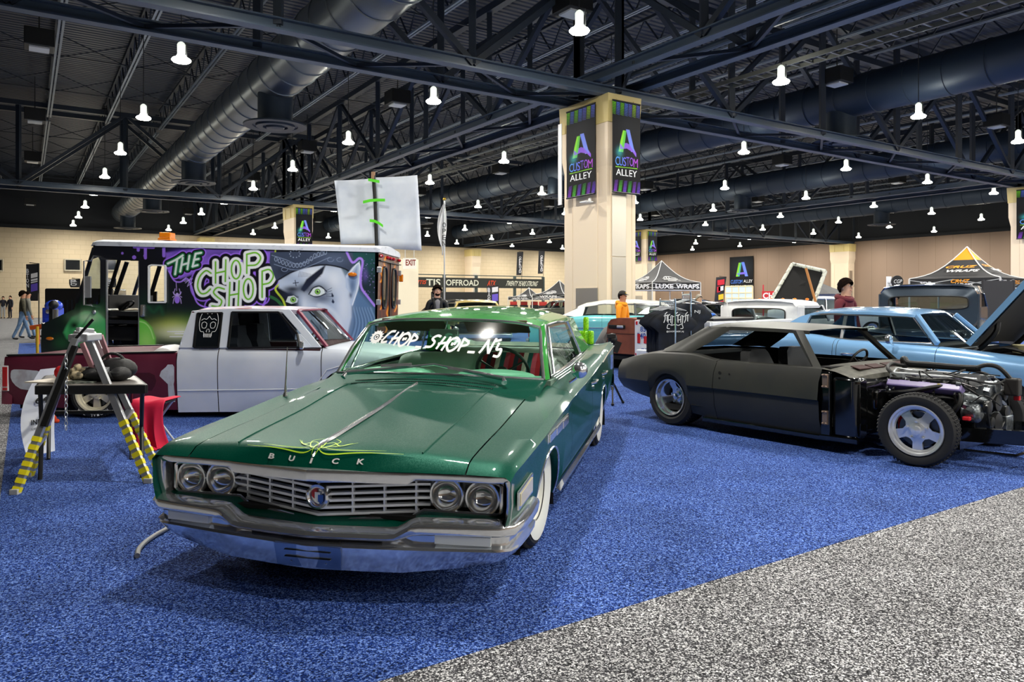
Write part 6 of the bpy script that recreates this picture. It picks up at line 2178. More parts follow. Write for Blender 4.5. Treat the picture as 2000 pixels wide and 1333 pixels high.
# ---- slate fifties pickup seen from behind
def pickup_cab(o, W, y0, y1, zb, zt, paint, win, round_=.12):
    """cab shell with rear window, side windows; win = (half width, z0, z1)"""
    hw, wz0, wz1 = win
    n = 24
    def ringpt(y, k, inset=0.0, w=W):
        a = 2 * PI * k / n
        return a
    # rear wall with a hole for the window: loft between outer outline and window outline
    out, inn = [], []
    for k in range(40):
        a = 2 * PI * k / 40
        c, s_ = math.cos(a), math.sin(a)
        sq = lambda v, e: math.copysign(abs(v) ** e, v)
        zc = (zb + zt) / 2
        out.append((sq(c, .35) * W, y0 + (.10 if s_ > 0 else 0) * s_ ** 2, zc + sq(s_, .5) * (zt - zb) / 2))
        inn.append((sq(c, .4) * hw, y0 + .02, (wz0 + wz1) / 2 + sq(s_, .4) * (wz1 - wz0) / 2))
    m = MB()
    m.loft([inn, out], True, False)
    prof = []
    for y, k, dz in ((y0 + .0, 1.0, 0), (y0 + .25, 1.02, .03), (y0 + .9, 1.02, .03), (y1 - .1, .97, .0), (y1, .93, -.05)):
        prof.append([(-W * k, y, wz1 + .06), (-W * k * .985, y, zt - .14), (-W * k * .9, y, zt - .035 + dz), (-W * k * .6, y, zt + dz), (0, y, zt + .02 + dz), (W * k * .6, y, zt + dz), (W * k * .9, y, zt - .035 + dz), (W * k * .985, y, zt - .14), (W * k, y, wz1 + .06)])
    m.grid(prof)
    m.build('cab_shell', paint, o, 50)
    w = MB().add([(x, y0 + .03, z) for x, _, z in inn], [tuple(range(40))])
    w.build('rear_window', M_TINT, o, 0)
    MB().tube([(x, y0 + .012, z) for x, _, z in inn], .014, 6, True).build('window_seal', M_BLACK, o)
    for s in (-1, 1):
        q = MB()
        q.box((s * W, y0 + .15, (wz1 + zb) / 2), (.04, .32, wz1 + .1 - zb))
        q.box((s * W, (y0 + y1) / 2 + .1, (zb + wz0) / 2 - .3), (.05, y1 - y0, wz0 - zb + .7))
        q.bar((s * W, y1 + .22, wz0), (s * W * .95, y1 - .05, wz1 + .06), .06)
        q.build('door', paint, o, 0, .02)
        MB().add([(s * W, y0 + .3, wz0), (s * W, y1 + .2, wz0), (s * W * .97, y1 - .08, wz1 + .06), (s * W, y0 + .3, wz1 + .06)], [(0, 1, 2, 3)]).build('side_window', M_DARKGL, o, 0)
    MB().add([(-W * .9, y1 + .2, wz0), (W * .9, y1 + .2, wz0), (W * .88, y1 - .03, wz1 + .05), (-W * .88, y1 - .03, wz1 + .05)], [(0, 1, 2, 3)]).build('windscreen', M_TINT, o, 0)
M_SLATE = mat('slate_paint', '#3d4a58', .22, .3, 1.0)
gp = at(1811, 586, 14.6)
gt = thing('slate_pickup', 'slate grey rounded fifties pickup cab seen from behind between blue coupe and black tent wall', 'pickup truck', (gp.x, gp.y, 0), -.66)
pickup_cab(gt, .86, 0, 1.25, .9, 1.73, M_SLATE, (.69, 1.27, 1.52))
gb = MB().box((0, -.9, .72), (1.45, 1.6, .4)).box((0, 1.9, .85), (1.2, 1.3, .5))
for s in (-1, 1):
    gb.ball((s * .85, -1.0, .6), (.2, .55, .35), 16).ball((s * .8, 1.9, .65), (.24, .6, .4), 16)
gb.build('truck_body', M_SLATE, gt, 40, .04)
for s in (-1, 1):
    for y in (-1.0, 1.9):
        wheel(gt, (s * .78, y, .36), s, .36, .2, .2, 'disc', 0, rim=M_CHROME)
MB().lathe([(.09, -.02), (.095, 0), (.001, .05)], 18, Matrix.Translation((1.12, 1.35, 1.16)) @ Matrix.Rotation(PI / 2, 4, 'X')).tube([(.88, 1.4, 1.02), (1.1, 1.38, 1.1)], .012, 6).build('wing_mirror', M_CHROME, gt)
# ---- white work pickup with the lettered tailgate
M_OLDW = mat('worn_white', '#e3e6e8', .4, noise=(3, '#c5c8cc', .5, .75))
wp_ = thing('white_pickup', 'worn white pickup with blue lettered tailgate and its bonnet propped open', 'pickup truck', (2.9, 13.5, 0), -.82)
WPI = (Matrix.Translation((2.9, 13.5, 0)) @ Matrix.Rotation(-.82, 4, 'Z')).inverted()
pickup_cab(wp_, .86, 3.1, 4.35, .85, 1.42, M_OLDW, (.60, 1.0, 1.27))
tg = MB().m(0).box((0, 0, .72), (1.62, .05, .68))
for st, x, z, h, w in (('856', -.58, .90, .10, .2), ('340-5', -.60, .77, .115, .30), ('ERMILIO P', -.28, .48, .12, .75)):
    tg.m(1).text(st, (x, -.027, z), (1, 0, 0), (0, 0, 1), h, w, .003, bold=.02)
tg.build('tailgate', [M_OLDW, mat('sign_blue', '#2a4f9e', .5)], wp_, 0)
for x, z, w, h in ((-.71, .72, .06, .18), (-.56, .70, .06, .14), (-.76, 1.01, .035, .07), (-.76, .42, .06, .05)):
    MB().box((x, -.035, z), (w, .03, h)).build('tail_lamp', M_RED, wp_, 0, .01)
bd = MB()
for s in (-1, 1):
    bd.box((s * .80, 1.5, .74), (.06, 2.95, .66))
bd.box((0, 1.5, .5), (1.6, 2.95, .06)).box((0, 5.2, .75), (1.5, 1.5, .5)).box((0, 2.5, .45), (1.3, 5.4, .15))
bd.build('bed', M_OLDW, wp_, 0, .02)
MB().box((0, .75, 1.10), (1.66, 1.4, .05)).build('tonneau_cover', M_BLACK, wp_, 0, .015)
MB().box((.84, .5, .95), (.02, .05, .12)).build('side_marker', M_RED, wp_, 0)
for k in range(5):
    MB().ball((-.55 + .275 * k, 4.2, 1.46), (.04, .05, .03), 10).build('roof_lamp', M_AMBER, wp_)
MB().tube([(-.62, 3.0, 1.0), (-.66, 2.98, 1.5)], .008, 6).build('aerial', M_WHITE, wp_)
Q = [WPI @ at(*q) for q in ((1507, 586, 17.6), (1548, 516, 17.9), (1612, 530, 17.2), (1590, 590, 17.0))]
hb = MB().m(1).prism(Q, (WPI.to_3x3() @ Vector((.03, .06, 0))))
hb.build('raised_bonnet', [M_OLDW, M_VOID], wp_, 0)
hr = MB()
for a, b in ((0, 1), (1, 2), (2, 3)):
    hr.tube([Q[a], Q[b]], .045, 8)
hr.build('bonnet_rim', mat('peeling_white', '#d9dccf', .5, noise=(12, '#3a3a36', .5, .7)), wp_)
MB().tube([WPI @ at(1574, 524, 16.9), WPI @ at(1593, 590, 16.8)], .03, 8).build('prop_stick', mat('prop_wood', '#b5793f', .6), wp_)
for s in (-1, 1):
    for y in (.9, 5.2):
        wheel(wp_, (s * .72, y, .33), s, .33, .2, .19, 'disc', 0, rim=M_SATIN)
# ---- rusty old coupe tail
M_RUST = mat('rust_primer', '#8a4a30', .7, noise=(4, '#6e3522', .35, .7))
rp = at(1225, 700, 14.6)
ru = thing('rusty_coupe', 'rust brown old coupe with a grey rear wing left of the lettered white tailgate', 'car', (2.29, 15.06, 0), -.82)
RU = []
for y, k in ((0, .86), (.15, .97), (.6, 1.0), (1.6, 1.0), (2.2, .95)):
    RU.append([(x * k, y, z) for x, z in ((-.53, .35), (-.55, .8), (-.52, .96), (-.42, 1.05 - .02 * (1 - k)), (-.2, 1.08), (.2, 1.08), (.42, 1.05), (.52, .96), (.55, .8), (.53, .35))])
rb_ = MB().loft(RU)
rb_.build('body', M_RUST, ru, 30)
MB().box((-.2, .0, .90), (.42, .06, .07)).build('vent_slot', M_VOID, ru, 0, .01)
MB().box((-.10, -.02, .90), (.16, .05, .05)).build('slot_chrome', M_SATIN, ru, 0, .01)
MB().box((0, .02, .76), (.98, .06, .012)).build('body_seam', mat('seam_dark', '#4a2415', .8), ru, 0)
for s, x in ((-1, -.66), (1, .55)):
    MB().loft([[(x + a, y, z) for a, z in ((-.14, zb), (-.14, zt - .1), (-.05, zt), (.08, zt), (.14, zt - .08), (.14, zb))] for y, zt, zb in ((.0, .62, .4), (.2, .86, .4), (.5, .95, .5), (.9, .86, .5), (1.2, .6, .4))]).build('rear_wing', mat('grey_primer', '#4c4b4a', .6), ru, 40)
    MB().lathe([(.18, -.1), (.33, -.1), (.34, 0), (.33, .1), (.18, .1), (.001, .06)], 28, xfm((0, 1, 0), (0, 0, 1), (s, 0, 0), (x, .55, .34))).build('wheel', M_TYRE, ru, 40)
MB().box((0, 1.0, .3), (.9, 1.9, .15)).build('chassis', M_VOID, ru, 0)
# ---- low detail cars far back, still whole cars
M_BLKP = mat('black_car_paint', '#101215', .2, .2, 1.0)
M_GREYP = mat('grey_car_paint', '#6a6e72', .25, .3, 1.0)
M_YEL = mat('tan_yellow_paint', '#cdb46a', .3, .1, .8)
M_OLIVE = mat('dark_olive_paint', '#34382c', .3, .1, .8)
def far_car(label, px, Y, rz, paint, zr=1.42, roofm=None):
    p = at(px, 586, Y)
    k = zr / 1.42
    return simple_car('parked_car', label, 'car', (p.x, p.y, 0), rz, paint, roofm or paint,
        [(-.9, .74 * k, .88), (0, .86 * k, .91), (.7, .93 * k, .92), (1.6, .94 * k, .92), (2.6, .96 * k, .92), (3.4, .95 * k, .9), (3.9, .88 * k, .86)],
        [(1.0, 1.34 * k, 1.31 * k, .58), (1.2, 1.39 * k, 1.34 * k, .62), (1.7, 1.42 * k, 1.36 * k, .64), (2.3, 1.41 * k, 1.35 * k, .63), (2.7, 1.34 * k, 1.28 * k, .6), (2.9, 1.26 * k, 1.2 * k, .58)],
        (.55, .95 * k), (3.3, .97 * k), 2.7, pillars=(1.65, 2.4))[0]
far_car('grey car with dark windows behind the shirt racks', 1408, 22, 1.9, M_GREYP, 1.40)
far_car('low black car between the grey car and the white pickup', 1462, 28, 2.0, M_BLKP, 1.40)
far_car('tan yellow car roof peeking over the green sedan roof', 935, 21.5, .1, M_BLKP, 1.46, M_YEL)
far_car('black car behind the standing man in the leather jacket', 800, 27, -1.2, M_BLKP, 1.46)
far_car('black car with lime bonnet beyond the orange hooded man', 1268, 33, -1.4, M_BLKP, 1.52, M_BLKP)
far_car('olive car far behind beneath the black pointed tents', 1050, 44, -1.3, M_OLIVE, 1.45)
far_car('white van-like car beyond the man in the burgundy hoodie', 1700, 30, 1.2, M_OLDW, 1.60)
far_car('silver car seen through the open door of the step van', 235, 30, -1.3, M_GREYP, 1.42)
# black truck bed cover and open tailgate at the far left
bp = at(170, 586, 27)
bt_ = thing('black_truck', 'black truck with tall body at far left behind the step van nose', 'pickup truck', (bp.x, bp.y, 0), .2)
MB().box((0, 0, 1.25), (2.2, 1.6, 1.2)).build('truck_box', M_BLKP, bt_, 0, .05)
gg = MB()
for k in range(14):
    gg.box((-.95 + .146 * k, -.82, 1.2), (.05, .03, .5))
gg.build('grille', mat('grille_dark', '#23272c', .3, .6), bt_, 0)
MB().box((0, 0, .5), (2.0, 1.5, .3)).build('chassis', M_VOID, bt_, 0)
for s in (-1, 1):
    MB().lathe([(.2, -.12), (.42, -.12), (.42, .12), (.2, .12)], 24, xfm((0, 1, 0), (0, 0, 1), (1, 0, 0), (s * .95, 0, .42))).build('wheel', M_TYRE, bt_, 40)
# ================================================================ BANNERS, TENTS, BOOTHS
def banner_canvas():
    c = Canvas(90, 240, '#0b0c0f')
    c.blob(45, 55, 40, 30, '#2a2e36', .35)
    cols = ['#7ad42a', '#5f7fe0', '#7ad42a', '#5f86e8', '#6f74d8', '#a8d838', '#6a7be0']
    for k in range(7):
        x = 6 + k * 13
        for q in range(9):
            y = q * 4.2
            c.stroke([(x - 5 - y * .05, y), (x + 4 - y * .05, y + 1.5)], 2.6, cols[k], 1.2, .9 * (1 - q / 11))
    for k in range(6):
        x = 8 + k * 15
        for q in range(8):
            y = 238 - q * 4
            c.stroke([(x - 4 + q * .6, y), (x + 4 + q * .6, y - 1.5)], 2.4, ['#8a3fd0', '#58c838', '#7d46d8', '#46b848', '#8a3fd0', '#7044d0'][k], 1.2, .85 * (1 - q / 10))
    for k in range(9):
        o_ = k * 1.6
        c.stroke([(20 + o_, 132), (26 + o_, 104), (34 + o_ * .7, 76)], 1.9, '#8fe03a' if k < 5 else '#63c84a', .8)
        c.stroke([(44 + o_ * .8, 72), (52 + o_ * .8, 100), (60 + o_ * .8, 128)], 1.7, '#7a8ff0', .8)
        c.stroke([(24, 112 + o_), (46, 108 + o_), (66, 116 + o_), (76, 132 + o_ * .6)], 1.5, '#8f5fe0', .8)
    c.blob(22, 134, 10, 12, '#3fb8c0', .5)
    xs = 9
    for ch, w, col in zip('CUSTOM', (12, 11, 10, 10, 12, 14), ('#5a9cf0', '#5a86ee', '#6a72e8', '#7d62e0', '#9452d8', '#b04ad0')):
        c.text(ch, xs, 146 - (2 if ch in 'TO' else 0), w, 23, col, .8)
        xs += w + .8
    c.stroke([(10, 173), (80, 172)], 1.6, '#8fd83a', .6)
    c.text('ALLEY', 11, 178, 68, 17, '#f2f4f6', .6)
    return c
BC = banner_canvas()
M_BANNER = paint_mat('printed_vinyl', .6, 0, .15)
def hang(label, u, v, face, z0, z1, w, off):
    """banner on a column: face 'n' = side facing the camera right, 'w' = side facing left"""
    o = thing('hanging_banner', label, 'banner', hall(u, v, z0), TH, None)
    if face == 'n':
        a, b = (off - w / 2, -1.16, 0), (off + w / 2, -1.16, 0)
    else:
        a, b = (-.70, off + w / 2, 0), (-.70, off - w / 2, 0)
    up = Vector((0, 0, z1 - z0))
    BC.panel('banner_sheet', M_BANNER, Vector(a) + up, Vector(b) + up, a, b, o, .012)
    for z in (0, z1 - z0):
        MB().tube([Vector(a) + Vector((0, 0, z)), Vector(b) + Vector((0, 0, z))], .025, 8).build('banner_rod', M_BLACK, o)
hang('black banner with paint-stroke letter A on the right face of the main column', 0, 0, 'n', 4.30, 6.72, .98, -.02)
hang('black banner with paint-stroke letter A on the left face of the main column', 0, 0, 'w', 4.30, 6.72, 1.25, -.05)
hang('black banner on the far column rising behind the step van', 0, BAY, 'n', 4.4, 6.72, .95, 0)
hang('left black banner of the two behind the pointed dark tent', BAY, BAY, 'w', 4.5, 6.75, 1.2, 0)
hang('right black banner of the two behind the pointed dark tent', BAY, BAY, 'n', 4.5, 6.75, .95, 0)
hang('black banner on the column at the right edge of the photo', BAY, 0, 'w', 4.4, 6.75, 1.5, -.15)
# small things on the main column
k = thing('wall_bracket', 'small white bracket fixture on the left face of the main column', 'fixture', hall(-.62, -.35, 4.05), TH)
MB().box((-.12, 0, .05), (.25, .3, .03)).box((0, 0, .1), (.05, .08, .14)).build('bracket_plate', M_WHITE, k, 0, .01)
k = thing('paper_sheet', 'long pale sheet hanging on the far left edge of the main column', 'sheet', hall(-.72, .86, 4.1), TH)
MB().box((0, 0, 1.2), (.02, .16, 2.3)).build('sheet_panel', M_WHITE, k, 0)
def wallpt(px, py, wall_):
    d = Vector(((px - 1000) / FPX, 1, 0))
    if wall_ == 'back':
        Y = (54.8 + C0.dot(E2)) / d.dot(E2)
    else:
        Y = (54.8 + C0.dot(E1)) / d.dot(E1)
    return at(px, py, Y)
# big banner and doorway on the right wall
a, b = wallpt(1428, 503, 'right') - E1 * .25, wallpt(1474, 570, 'right') - E1 * .25
wb = thing('wall_banner', 'large black show banner with a coloured letter A on the right wall', 'banner', (b.x, b.y, b.z))
Lw = ((Vector((a.x, a.y, 0)) - Vector((b.x, b.y, 0))).length)
c = Canvas(120, 170, '#0c0d10')
c.blob(60, 50, 50, 50, '#303840', .6)
for q in range(9):
    c.stroke([(34 + q * 2, 95), (48 + q * 1.6, 30)], 2.2, '#8fd83a' if q < 5 else '#4fb8a0', 1)
    c.stroke([(62 + q * 1.5, 28), (80 + q * 1.6, 95)], 2.2, '#6a86f0', 1)
    c.stroke([(40, 78 + q), (86, 76 + q)], 1.6, '#7a68e0', 1)
c.text('CUSTOM', 6, 112, 60, 18, '#5a8cf0')
c.text('ALLEY', 72, 112, 44, 14, '#f0f2f4')
c.text('PHILADELPHIA AUTO SHOW', 6, 138, 112, 14, '#e8eaec')
P0 = a - b
c.panel('banner_sheet', M_BANNER, (P0.x, P0.y, P0.z), (0, 0, P0.z), (P0.x, P0.y, 0), (0, 0, 0), wb, .02)
a, b = wallpt(1421, 560, 'right') - E1 * .2, wallpt(1474, 612, 'right') - E1 * .2
gw = MB().m(0).prism([(a.x, a.y, .0), (b.x, b.y, .0), (b.x, b.y, a.z), (a.x, a.y, a.z)], E1 * -.1)
dv = (b - a)
for k in range(5):
    q = a + dv * (k / 4)
    gw.m(1).bar((q.x - .1, q.y, 0), (q.x - .1, q.y, a.z), .12)
for z in (a.z, a.z * .55, a.z * .75):
    gw.m(1).bar((a.x - .1, a.y, z), (b.x - .1, b.y, z), .12)
struct(gw.build('window_9', [mat('bright_doorway', '#cfe4f4', .3), mat('doorway_frame', '#e8d9b0', .6)], None, 0))
# booth sign far at the back left
bA, bB = at(782, 561, 66), at(1061, 566.5, 74.5)
bs = thing('booth_sign', 'long dark booth sign with pale block lettering in front of the back wall', 'sign', (bA.x, bA.y, 0))
d_ = (bB - bA).xy.to_3d()
Ls = d_.length
d_.normalize()
sgm = MB().m(0)
za, hz = bA.z, .92
sgm.loft([[Vector((0, 0, za)), Vector((0, 0, za + hz)), Vector((0, .5, za + hz)), Vector((0, .5, za))], [d_ * Ls + Vector((0, 0, za)), d_ * Ls + Vector((0, 0, za + hz)), d_ * Ls + Vector((0, .5, za + hz)), d_ * Ls + Vector((0, .5, za))]])
for st, f, w, h, mi, sh in (('AMTIS', .115, 1.5, .36, 1, .35), ('TIS', .21, 1.45, .62, 2, 0), ('OFFROAD', .405, 3.5, .56, 2, 0), ('ATX', .61, .9, .5, 1, .2), ('TWENTY YEARS STRONG', .835, 3.7, .50, 2, .5)):
    sgm.m(mi).text(st, d_ * (Ls * f) + Vector((0, -.02, za + hz / 2)), d_, (0, 0, 1), h, w, .02, sh, bold=.02)
sgm.m(1).stroke([(-.5, -.25), (.1, .2)], .1, d_ * (Ls * .04) + Vector((0, -.02, za + hz / 2)), d_, (0, 0, 1), .02)
sgm.build('sign_face', [mat('sign_dark_green', '#23261f', .5), mat('sign_orange', '#e04a1c', .5), mat('sign_cream', '#e9ead8', .5)], bs, 0)
sf = MB()
for f in (0, .28, .5, .78, 1):
    sf.bar(d_ * (Ls * f) + Vector((0, .25, 0)), d_ * (Ls * f) + Vector((0, .25, za + hz + .25)), .3)
sf.bar(Vector((0, .25, za + hz + .25)), d_ * Ls + Vector((0, .25, za + hz + .25)), .08)
sf.build('sign_frame', mat('sign_post', '#3b4a48', .5), bs, 0)
bw = thing('booth_wall', 'black display wall beneath the long dark booth sign', 'display wall', at(908, 586, 62).xy.to_3d(), .58)
MB().box((0, 0, 1.05), (6.2, .3, 2.1)).build('wall_panel', M_BLACK, bw, 0, .03)
ex = thing('exit_sign', 'white panel with red EXIT letters beside the step van tail', 'sign', at(800, 515, 50))
MB().m(0).box((0, 0, 0), (.9, .08, .72)).m(1).text('EXIT', (.08, -.045, .06), (1, 0, 0), (0, 0, 1), .40, .68, .006, bold=.03).build('sign_panel', [mat('sign_white', '#f4f2ea', .5), mat('exit_red', '#8c3428', .5)], ex, 0)
MB().tube([(-.3, 0, .36), (-.3, 0, 6.4)], .02, 6).tube([(.3, 0, .36), (.3, 0, 6.4)], .02, 6).build('hanging_rod', M_SATIN, ex)
sw = thing('white_partition', 'white partition wall under the EXIT sign', 'partition', at(797, 586, 52).xy.to_3d(), .58)
MB().box((0, 0, 2.15), (1.5, .2, 4.3)).build('partition_panel', mat('partition_cream', '#ece3cc', .6), sw, 0)
def feather(label, px, py0, py1, Y, w, col, bits, lean=0.0):
    base = at(px, 586, Y)
    zt, zb = at(px, py0, Y).z, at(px, py1, Y).z
    o = thing('feather_flag', label, 'flag', (base.x, base.y, 0), 0)
    MB().tube([(0, 0, 0), (lean * .5, 0, zt * .6), (lean, 0, zt), (lean - w * .7, 0, zt + .03)], .02, 6).box((0, 0, .03), (.8, .12, .06)).box((0, 0, .03), (.12, .8, .06)).build('flag_pole', M_BLACK, o)
    G = []
    for t in np.linspace(0, 1, 12):
        G.append([(lean * (1 - t) * .6 + lean * .4 - w * x, .03 * math.sin(5 * t + 2 * x), lerp(zt, zb, t) - (.05 * w * x if t < .05 else 0)) for x in np.linspace(.02, 1 - .15 * t, 6)])
    f = MB().m(0).grid(G)
    for q in bits:
        if q[0] == 't':
            _, st, x, z, h, ww, mi = q
            f.m(mi).text(st, (lean - w * x, -.045, lerp(zt, zb, z)), (1, 0, 0), (0, 0, 1), h, ww, .002, bold=.02)
        else:
            _, x0, x1, z0, z1, mi = q
            f.m(mi).add([(lean - w * x0, -.043, lerp(zt, zb, z0)), (lean - w * x1, -.043, lerp(zt, zb, z0 - .04)), (lean - w * x1, -.043, lerp(zt, zb, z1 - .04)), (lean - w * x0, -.043, lerp(zt, zb, z1))], [(0, 1, 2, 3)])
    f.build('flag_cloth', col, o, 60, recalc=False)
    return o
FK = [mat('flag_black', '#26272c', .7), mat('flag_white', '#e9e9ee', .7), mat('flag_purple', '#6a55c8', .7), mat('flag_red', '#d02436', .7), mat('flag_yellow', '#e8c62a', .7)]
feather('black feather flag with white bars and purple patch at far left', 76, 515, 588, 29, .52, FK, [('t', c_, .8, .2 + .13 * k_, .16, .11, 1) for k_, c_ in enumerate('BTON')] + [('q', .55, .05, .28, .40, 1), ('q', .55, .05, .43, .48, 1), ('q', .55, .05, .50, .53, 1), ('q', .55, .05, .56, .76, 2)])
feather('dark feather flag with white bars beside the green sedan roof', 974, 558, 597, 46, .75, FK, [('t', c_, .8, .2 + .17 * k_, .2, .16, 1) for k_, c_ in enumerate('BTON')] + [('q', .55, .05, .1, .35, 1), ('q', .55, .05, .45, .8, 2)])
for px, py0, py1, w_ in ((1016, 492, 538, 'left'), (1058, 490, 535, 'right')):
    feather('tall black feather flag with vertical white lettering, %s of the pair above the booth sign' % w_, px, py0, py1, 62, .5, FK, [('t', c_, .5, .25 + .1 * k_, .19, .2, 1) for k_, c_ in enumerate('OFFROAD')], .25)
feather('slanted multicoloured feather flag right of the dark wraps tent', 1406, 541, 598, 41, .55, FK, [('q', .9, .2, .12, .3, 3), ('q', .8, .3, .35, .5, 1), ('q', .95, .6, .35, .55, 3), ('q', .8, .3, .62, .8, 4), ('q', .8, .3, .85, .95, 3)], .35)
for label, px, Y, st in (('small dark flag sign seen beyond the step van mirror', 156, 33, 'BCON'), ('small dark flag sign seen through the step van door', 226, 34, 'BCON')):
    feather(label, px, 545, 562, Y, .5, FK, [('t', c_, .5, .25 + .2 * k_, .12, .28, 1) for k_, c_ in enumerate(st[:3])])
# white flag on a tall pole
fp = at(868, 586, 30)
fo = thing('flag_pole', 'thin tall pole with a furled white flag and gold ball left of the main column', 'flagpole', (fp.x, fp.y, 0))
zt = at(868, 392, 30).z
MB().tube([(0, 0, 0), (0, 0, zt)], .03, 8).box((0, 0, .04), (.6, .6, .08)).build('pole', M_SATIN, fo)
MB().ball((0, 0, zt + .06), .07, 12).build('finial', mat('gold_ball', '#d8b04a', .25, .8), fo)
G = []
for t in np.linspace(0, 1, 14):
    z = lerp(zt - .1, zt - 2.2, t)
    wv = .02 + .26 * math.sin(PI * min(1, t * 1.15)) ** .8
    G.append([(x * wv - .08 * t, .05 * math.sin(9 * x + 4 * t), z) for x in np.linspace(-.9, .45, 10)])
fl = MB().m(0).grid(G)
fl.build('flag_cloth', mat('flag_cloth_white', '#dfe0de', .8), fo, 60, solid=.006)
pl = MB()
for k in range(4):
    pl.text('OPEN'[k], (.0, -.12, zt - 1.0 - .25 * k), (1, 0, 0), (0, 0, 1), .2, .14, .002)
pl.build('flag_lettering', M_BLACK, fo, 0)
# pop-up tents
def tent(label, N, u, v, side, ze, za, val, cloth, decor, mats):
    o = thing('canopy_tent', label, 'tent', (N.x, N.y, 0))
    u, v = Vector(u).normalized() * side, Vector(v).normalized() * side
    c = [Vector((0, 0, 0)), u, u + v, v]
    top = (u + v) / 2 + Vector((0, 0, za))
    rf = MB().m(0)
    for i in range(4):
        a, b = c[i] + Vector((0, 0, ze)), c[(i + 1) % 4] + Vector((0, 0, ze))
        rows = []
        for t in np.linspace(0, 1, 9):
            sag = -.28 * math.sin(PI * t)
            rows.append([(a * (1 - s) + b * s) * (1 - t) + top * t + Vector((0, 0, sag)) for s in np.linspace(0, 1, 7)])
        cap = 7 if 'cap' in decor else 9
        rf.m(0).grid(rows[:cap] if cap < 9 else rows)
        if cap < 9:
            rf.m(2).grid(rows[cap - 1:])
        rf.m(3).grid([[a * (1 - s) + b * s + Vector((0, 0, -q)) for s in (0, 1)] for q in (0, val)])
        ed = [a * (1 - t) + top * t + Vector((0, 0, -.28 * math.sin(PI * t) + .01)) for t in np.linspace(0, 1, 9)]
        rf.m(1).tube(ed, .022, 6)
        rf.m(1).tube([a + Vector((0, 0, -val)), b + Vector((0, 0, -val))], .02, 6)
    for tx in decor.get('text', []):
        st, e, f, zc, h, w, mi, sh = tx
        d = (u, -v)[e] if e == 0 else v
        # e=0: edge along u (left face, read from its far end), e=1: edge along v (right face)
        dirn = -u.normalized() if e == 0 else v.normalized()
        org = (u if e == 0 else Vector((0, 0, 0))) + dirn * side * f
        nrm = -(v if e == 0 else u).normalized()
        if zc <= ze:
            rf.m(mi).text(st, org + nrm * .02 + Vector((0, 0, zc)), dirn, (0, 0, 1), h, w, .015, sh, bold=.03)
        else:
            t = (zc - ze) / (za - ze) * 1.05
            t = min(.9, t + .28 * math.sin(PI * t) / (za - ze))
            base = org * (1 - t) + ((u + v) / 2) * t + Vector((0, 0, zc))
            upv = ((u + v) / 2 - (u if e == 0 else v) / 2) * 1.0 + Vector((0, 0, (za - ze) * .8))
            rf.m(mi).text(st, base + nrm * .06, dirn, upv, h, w, .05, sh, bold=.03)
    for cr in decor.get('car', []):
        e, f, t, s_ = cr
        dirn = -u.normalized() if e == 0 else v.normalized()
        org = (u if e == 0 else Vector((0, 0, 0))) + dirn * side * f
        base = org * (1 - t) + ((u + v) / 2) * t + Vector((0, 0, lerp(ze, za, t) - .28 * math.sin(PI * t)))
        upv = ((u + v) / 2 - (u if e == 0 else v) / 2) + Vector((0, 0, (za - ze) * .8))
        nrm = -(v if e == 0 else u).normalized() * .08
        fl_ = -1 if e == 0 else 1
        for P, w in (([(-.5, 0), (-.42, .22), (-.25, .32), (.1, .32), (.3, .2), (.55, .1)], .05), ([(-.25, .1), (-.2, .28)], .09), ([(-.02, .1), (-.02, .3)], .07), ([(-.62, .06), (-.2, .02), (.3, .04), (.62, -.02)], .05), ([(-.6, -.1), (0, -.04), (.5, -.12), (.75, -.2)], .05), ([(-.3, -.2), (.4, -.22)], .08)):
            rf.m(1).stroke([(x * s_ * fl_, y * s_) for x, y in P], w * s_, base + nrm, dirn, upv, .05)
    rf.build('canopy', list(mats) + [M_BLACK], o, 40, recalc=False)
    for p in c:
        MB().bar(p, p + Vector((0, 0, ze)), .05).build('leg', mat('tent_leg', '#d8d8d4', .4, .3), o, 0)
    fr = MB()
    for i in range(4):
        a, b = c[i] + Vector((0, 0, ze - .3)), c[(i + 1) % 4] + Vector((0, 0, ze - .3))
        m1 = (a + b) / 2
        fr.bar(a, m1 + Vector((0, 0, .25)), .03).bar(a + Vector((0, 0, .25)), m1, .03).bar(m1 + Vector((0, 0, .25)), b, .03).bar(m1, b + Vector((0, 0, .25)), .03)
    fr.build('scissor_frame', M_SATIN, o, 0)
    return o
M_CHAR = mat('charcoal_canopy', '#4b4b4d', .7)
M_CANW = mat('canopy_white', '#e6e6e6', .6)
M_CANB = mat('canopy_black', '#2a2a2d', .7)
M_CANO = mat('canopy_orange', '#f2a01e', .6)
ph = math.radians(20.7)
tN = at(1274, 586, 39)
tent('dark grey pointed tent with white car outlines and a lettered black valance', tN, (-math.sin(ph), math.cos(ph), 0), (math.cos(ph), math.sin(ph), 0), 3.0, 2.38, 3.6, .42, M_CHAR,
     {'text': [('WRAPS', 0, .58, 2.17, .25, 2.0, 1, 0), ('LUXE', 1, .24, 2.17, .25, 1.1, 1, 0), ('WRAPS', 1, .72, 2.17, .25, 1.45, 1, 0)], 'car': [(0, .5, .32, .75), (1, .42, .32, .75)]}, [M_CHAR, M_CANW, M_CANO])
vb = MB()
tN2 = Vector((17.1, 26, 0))
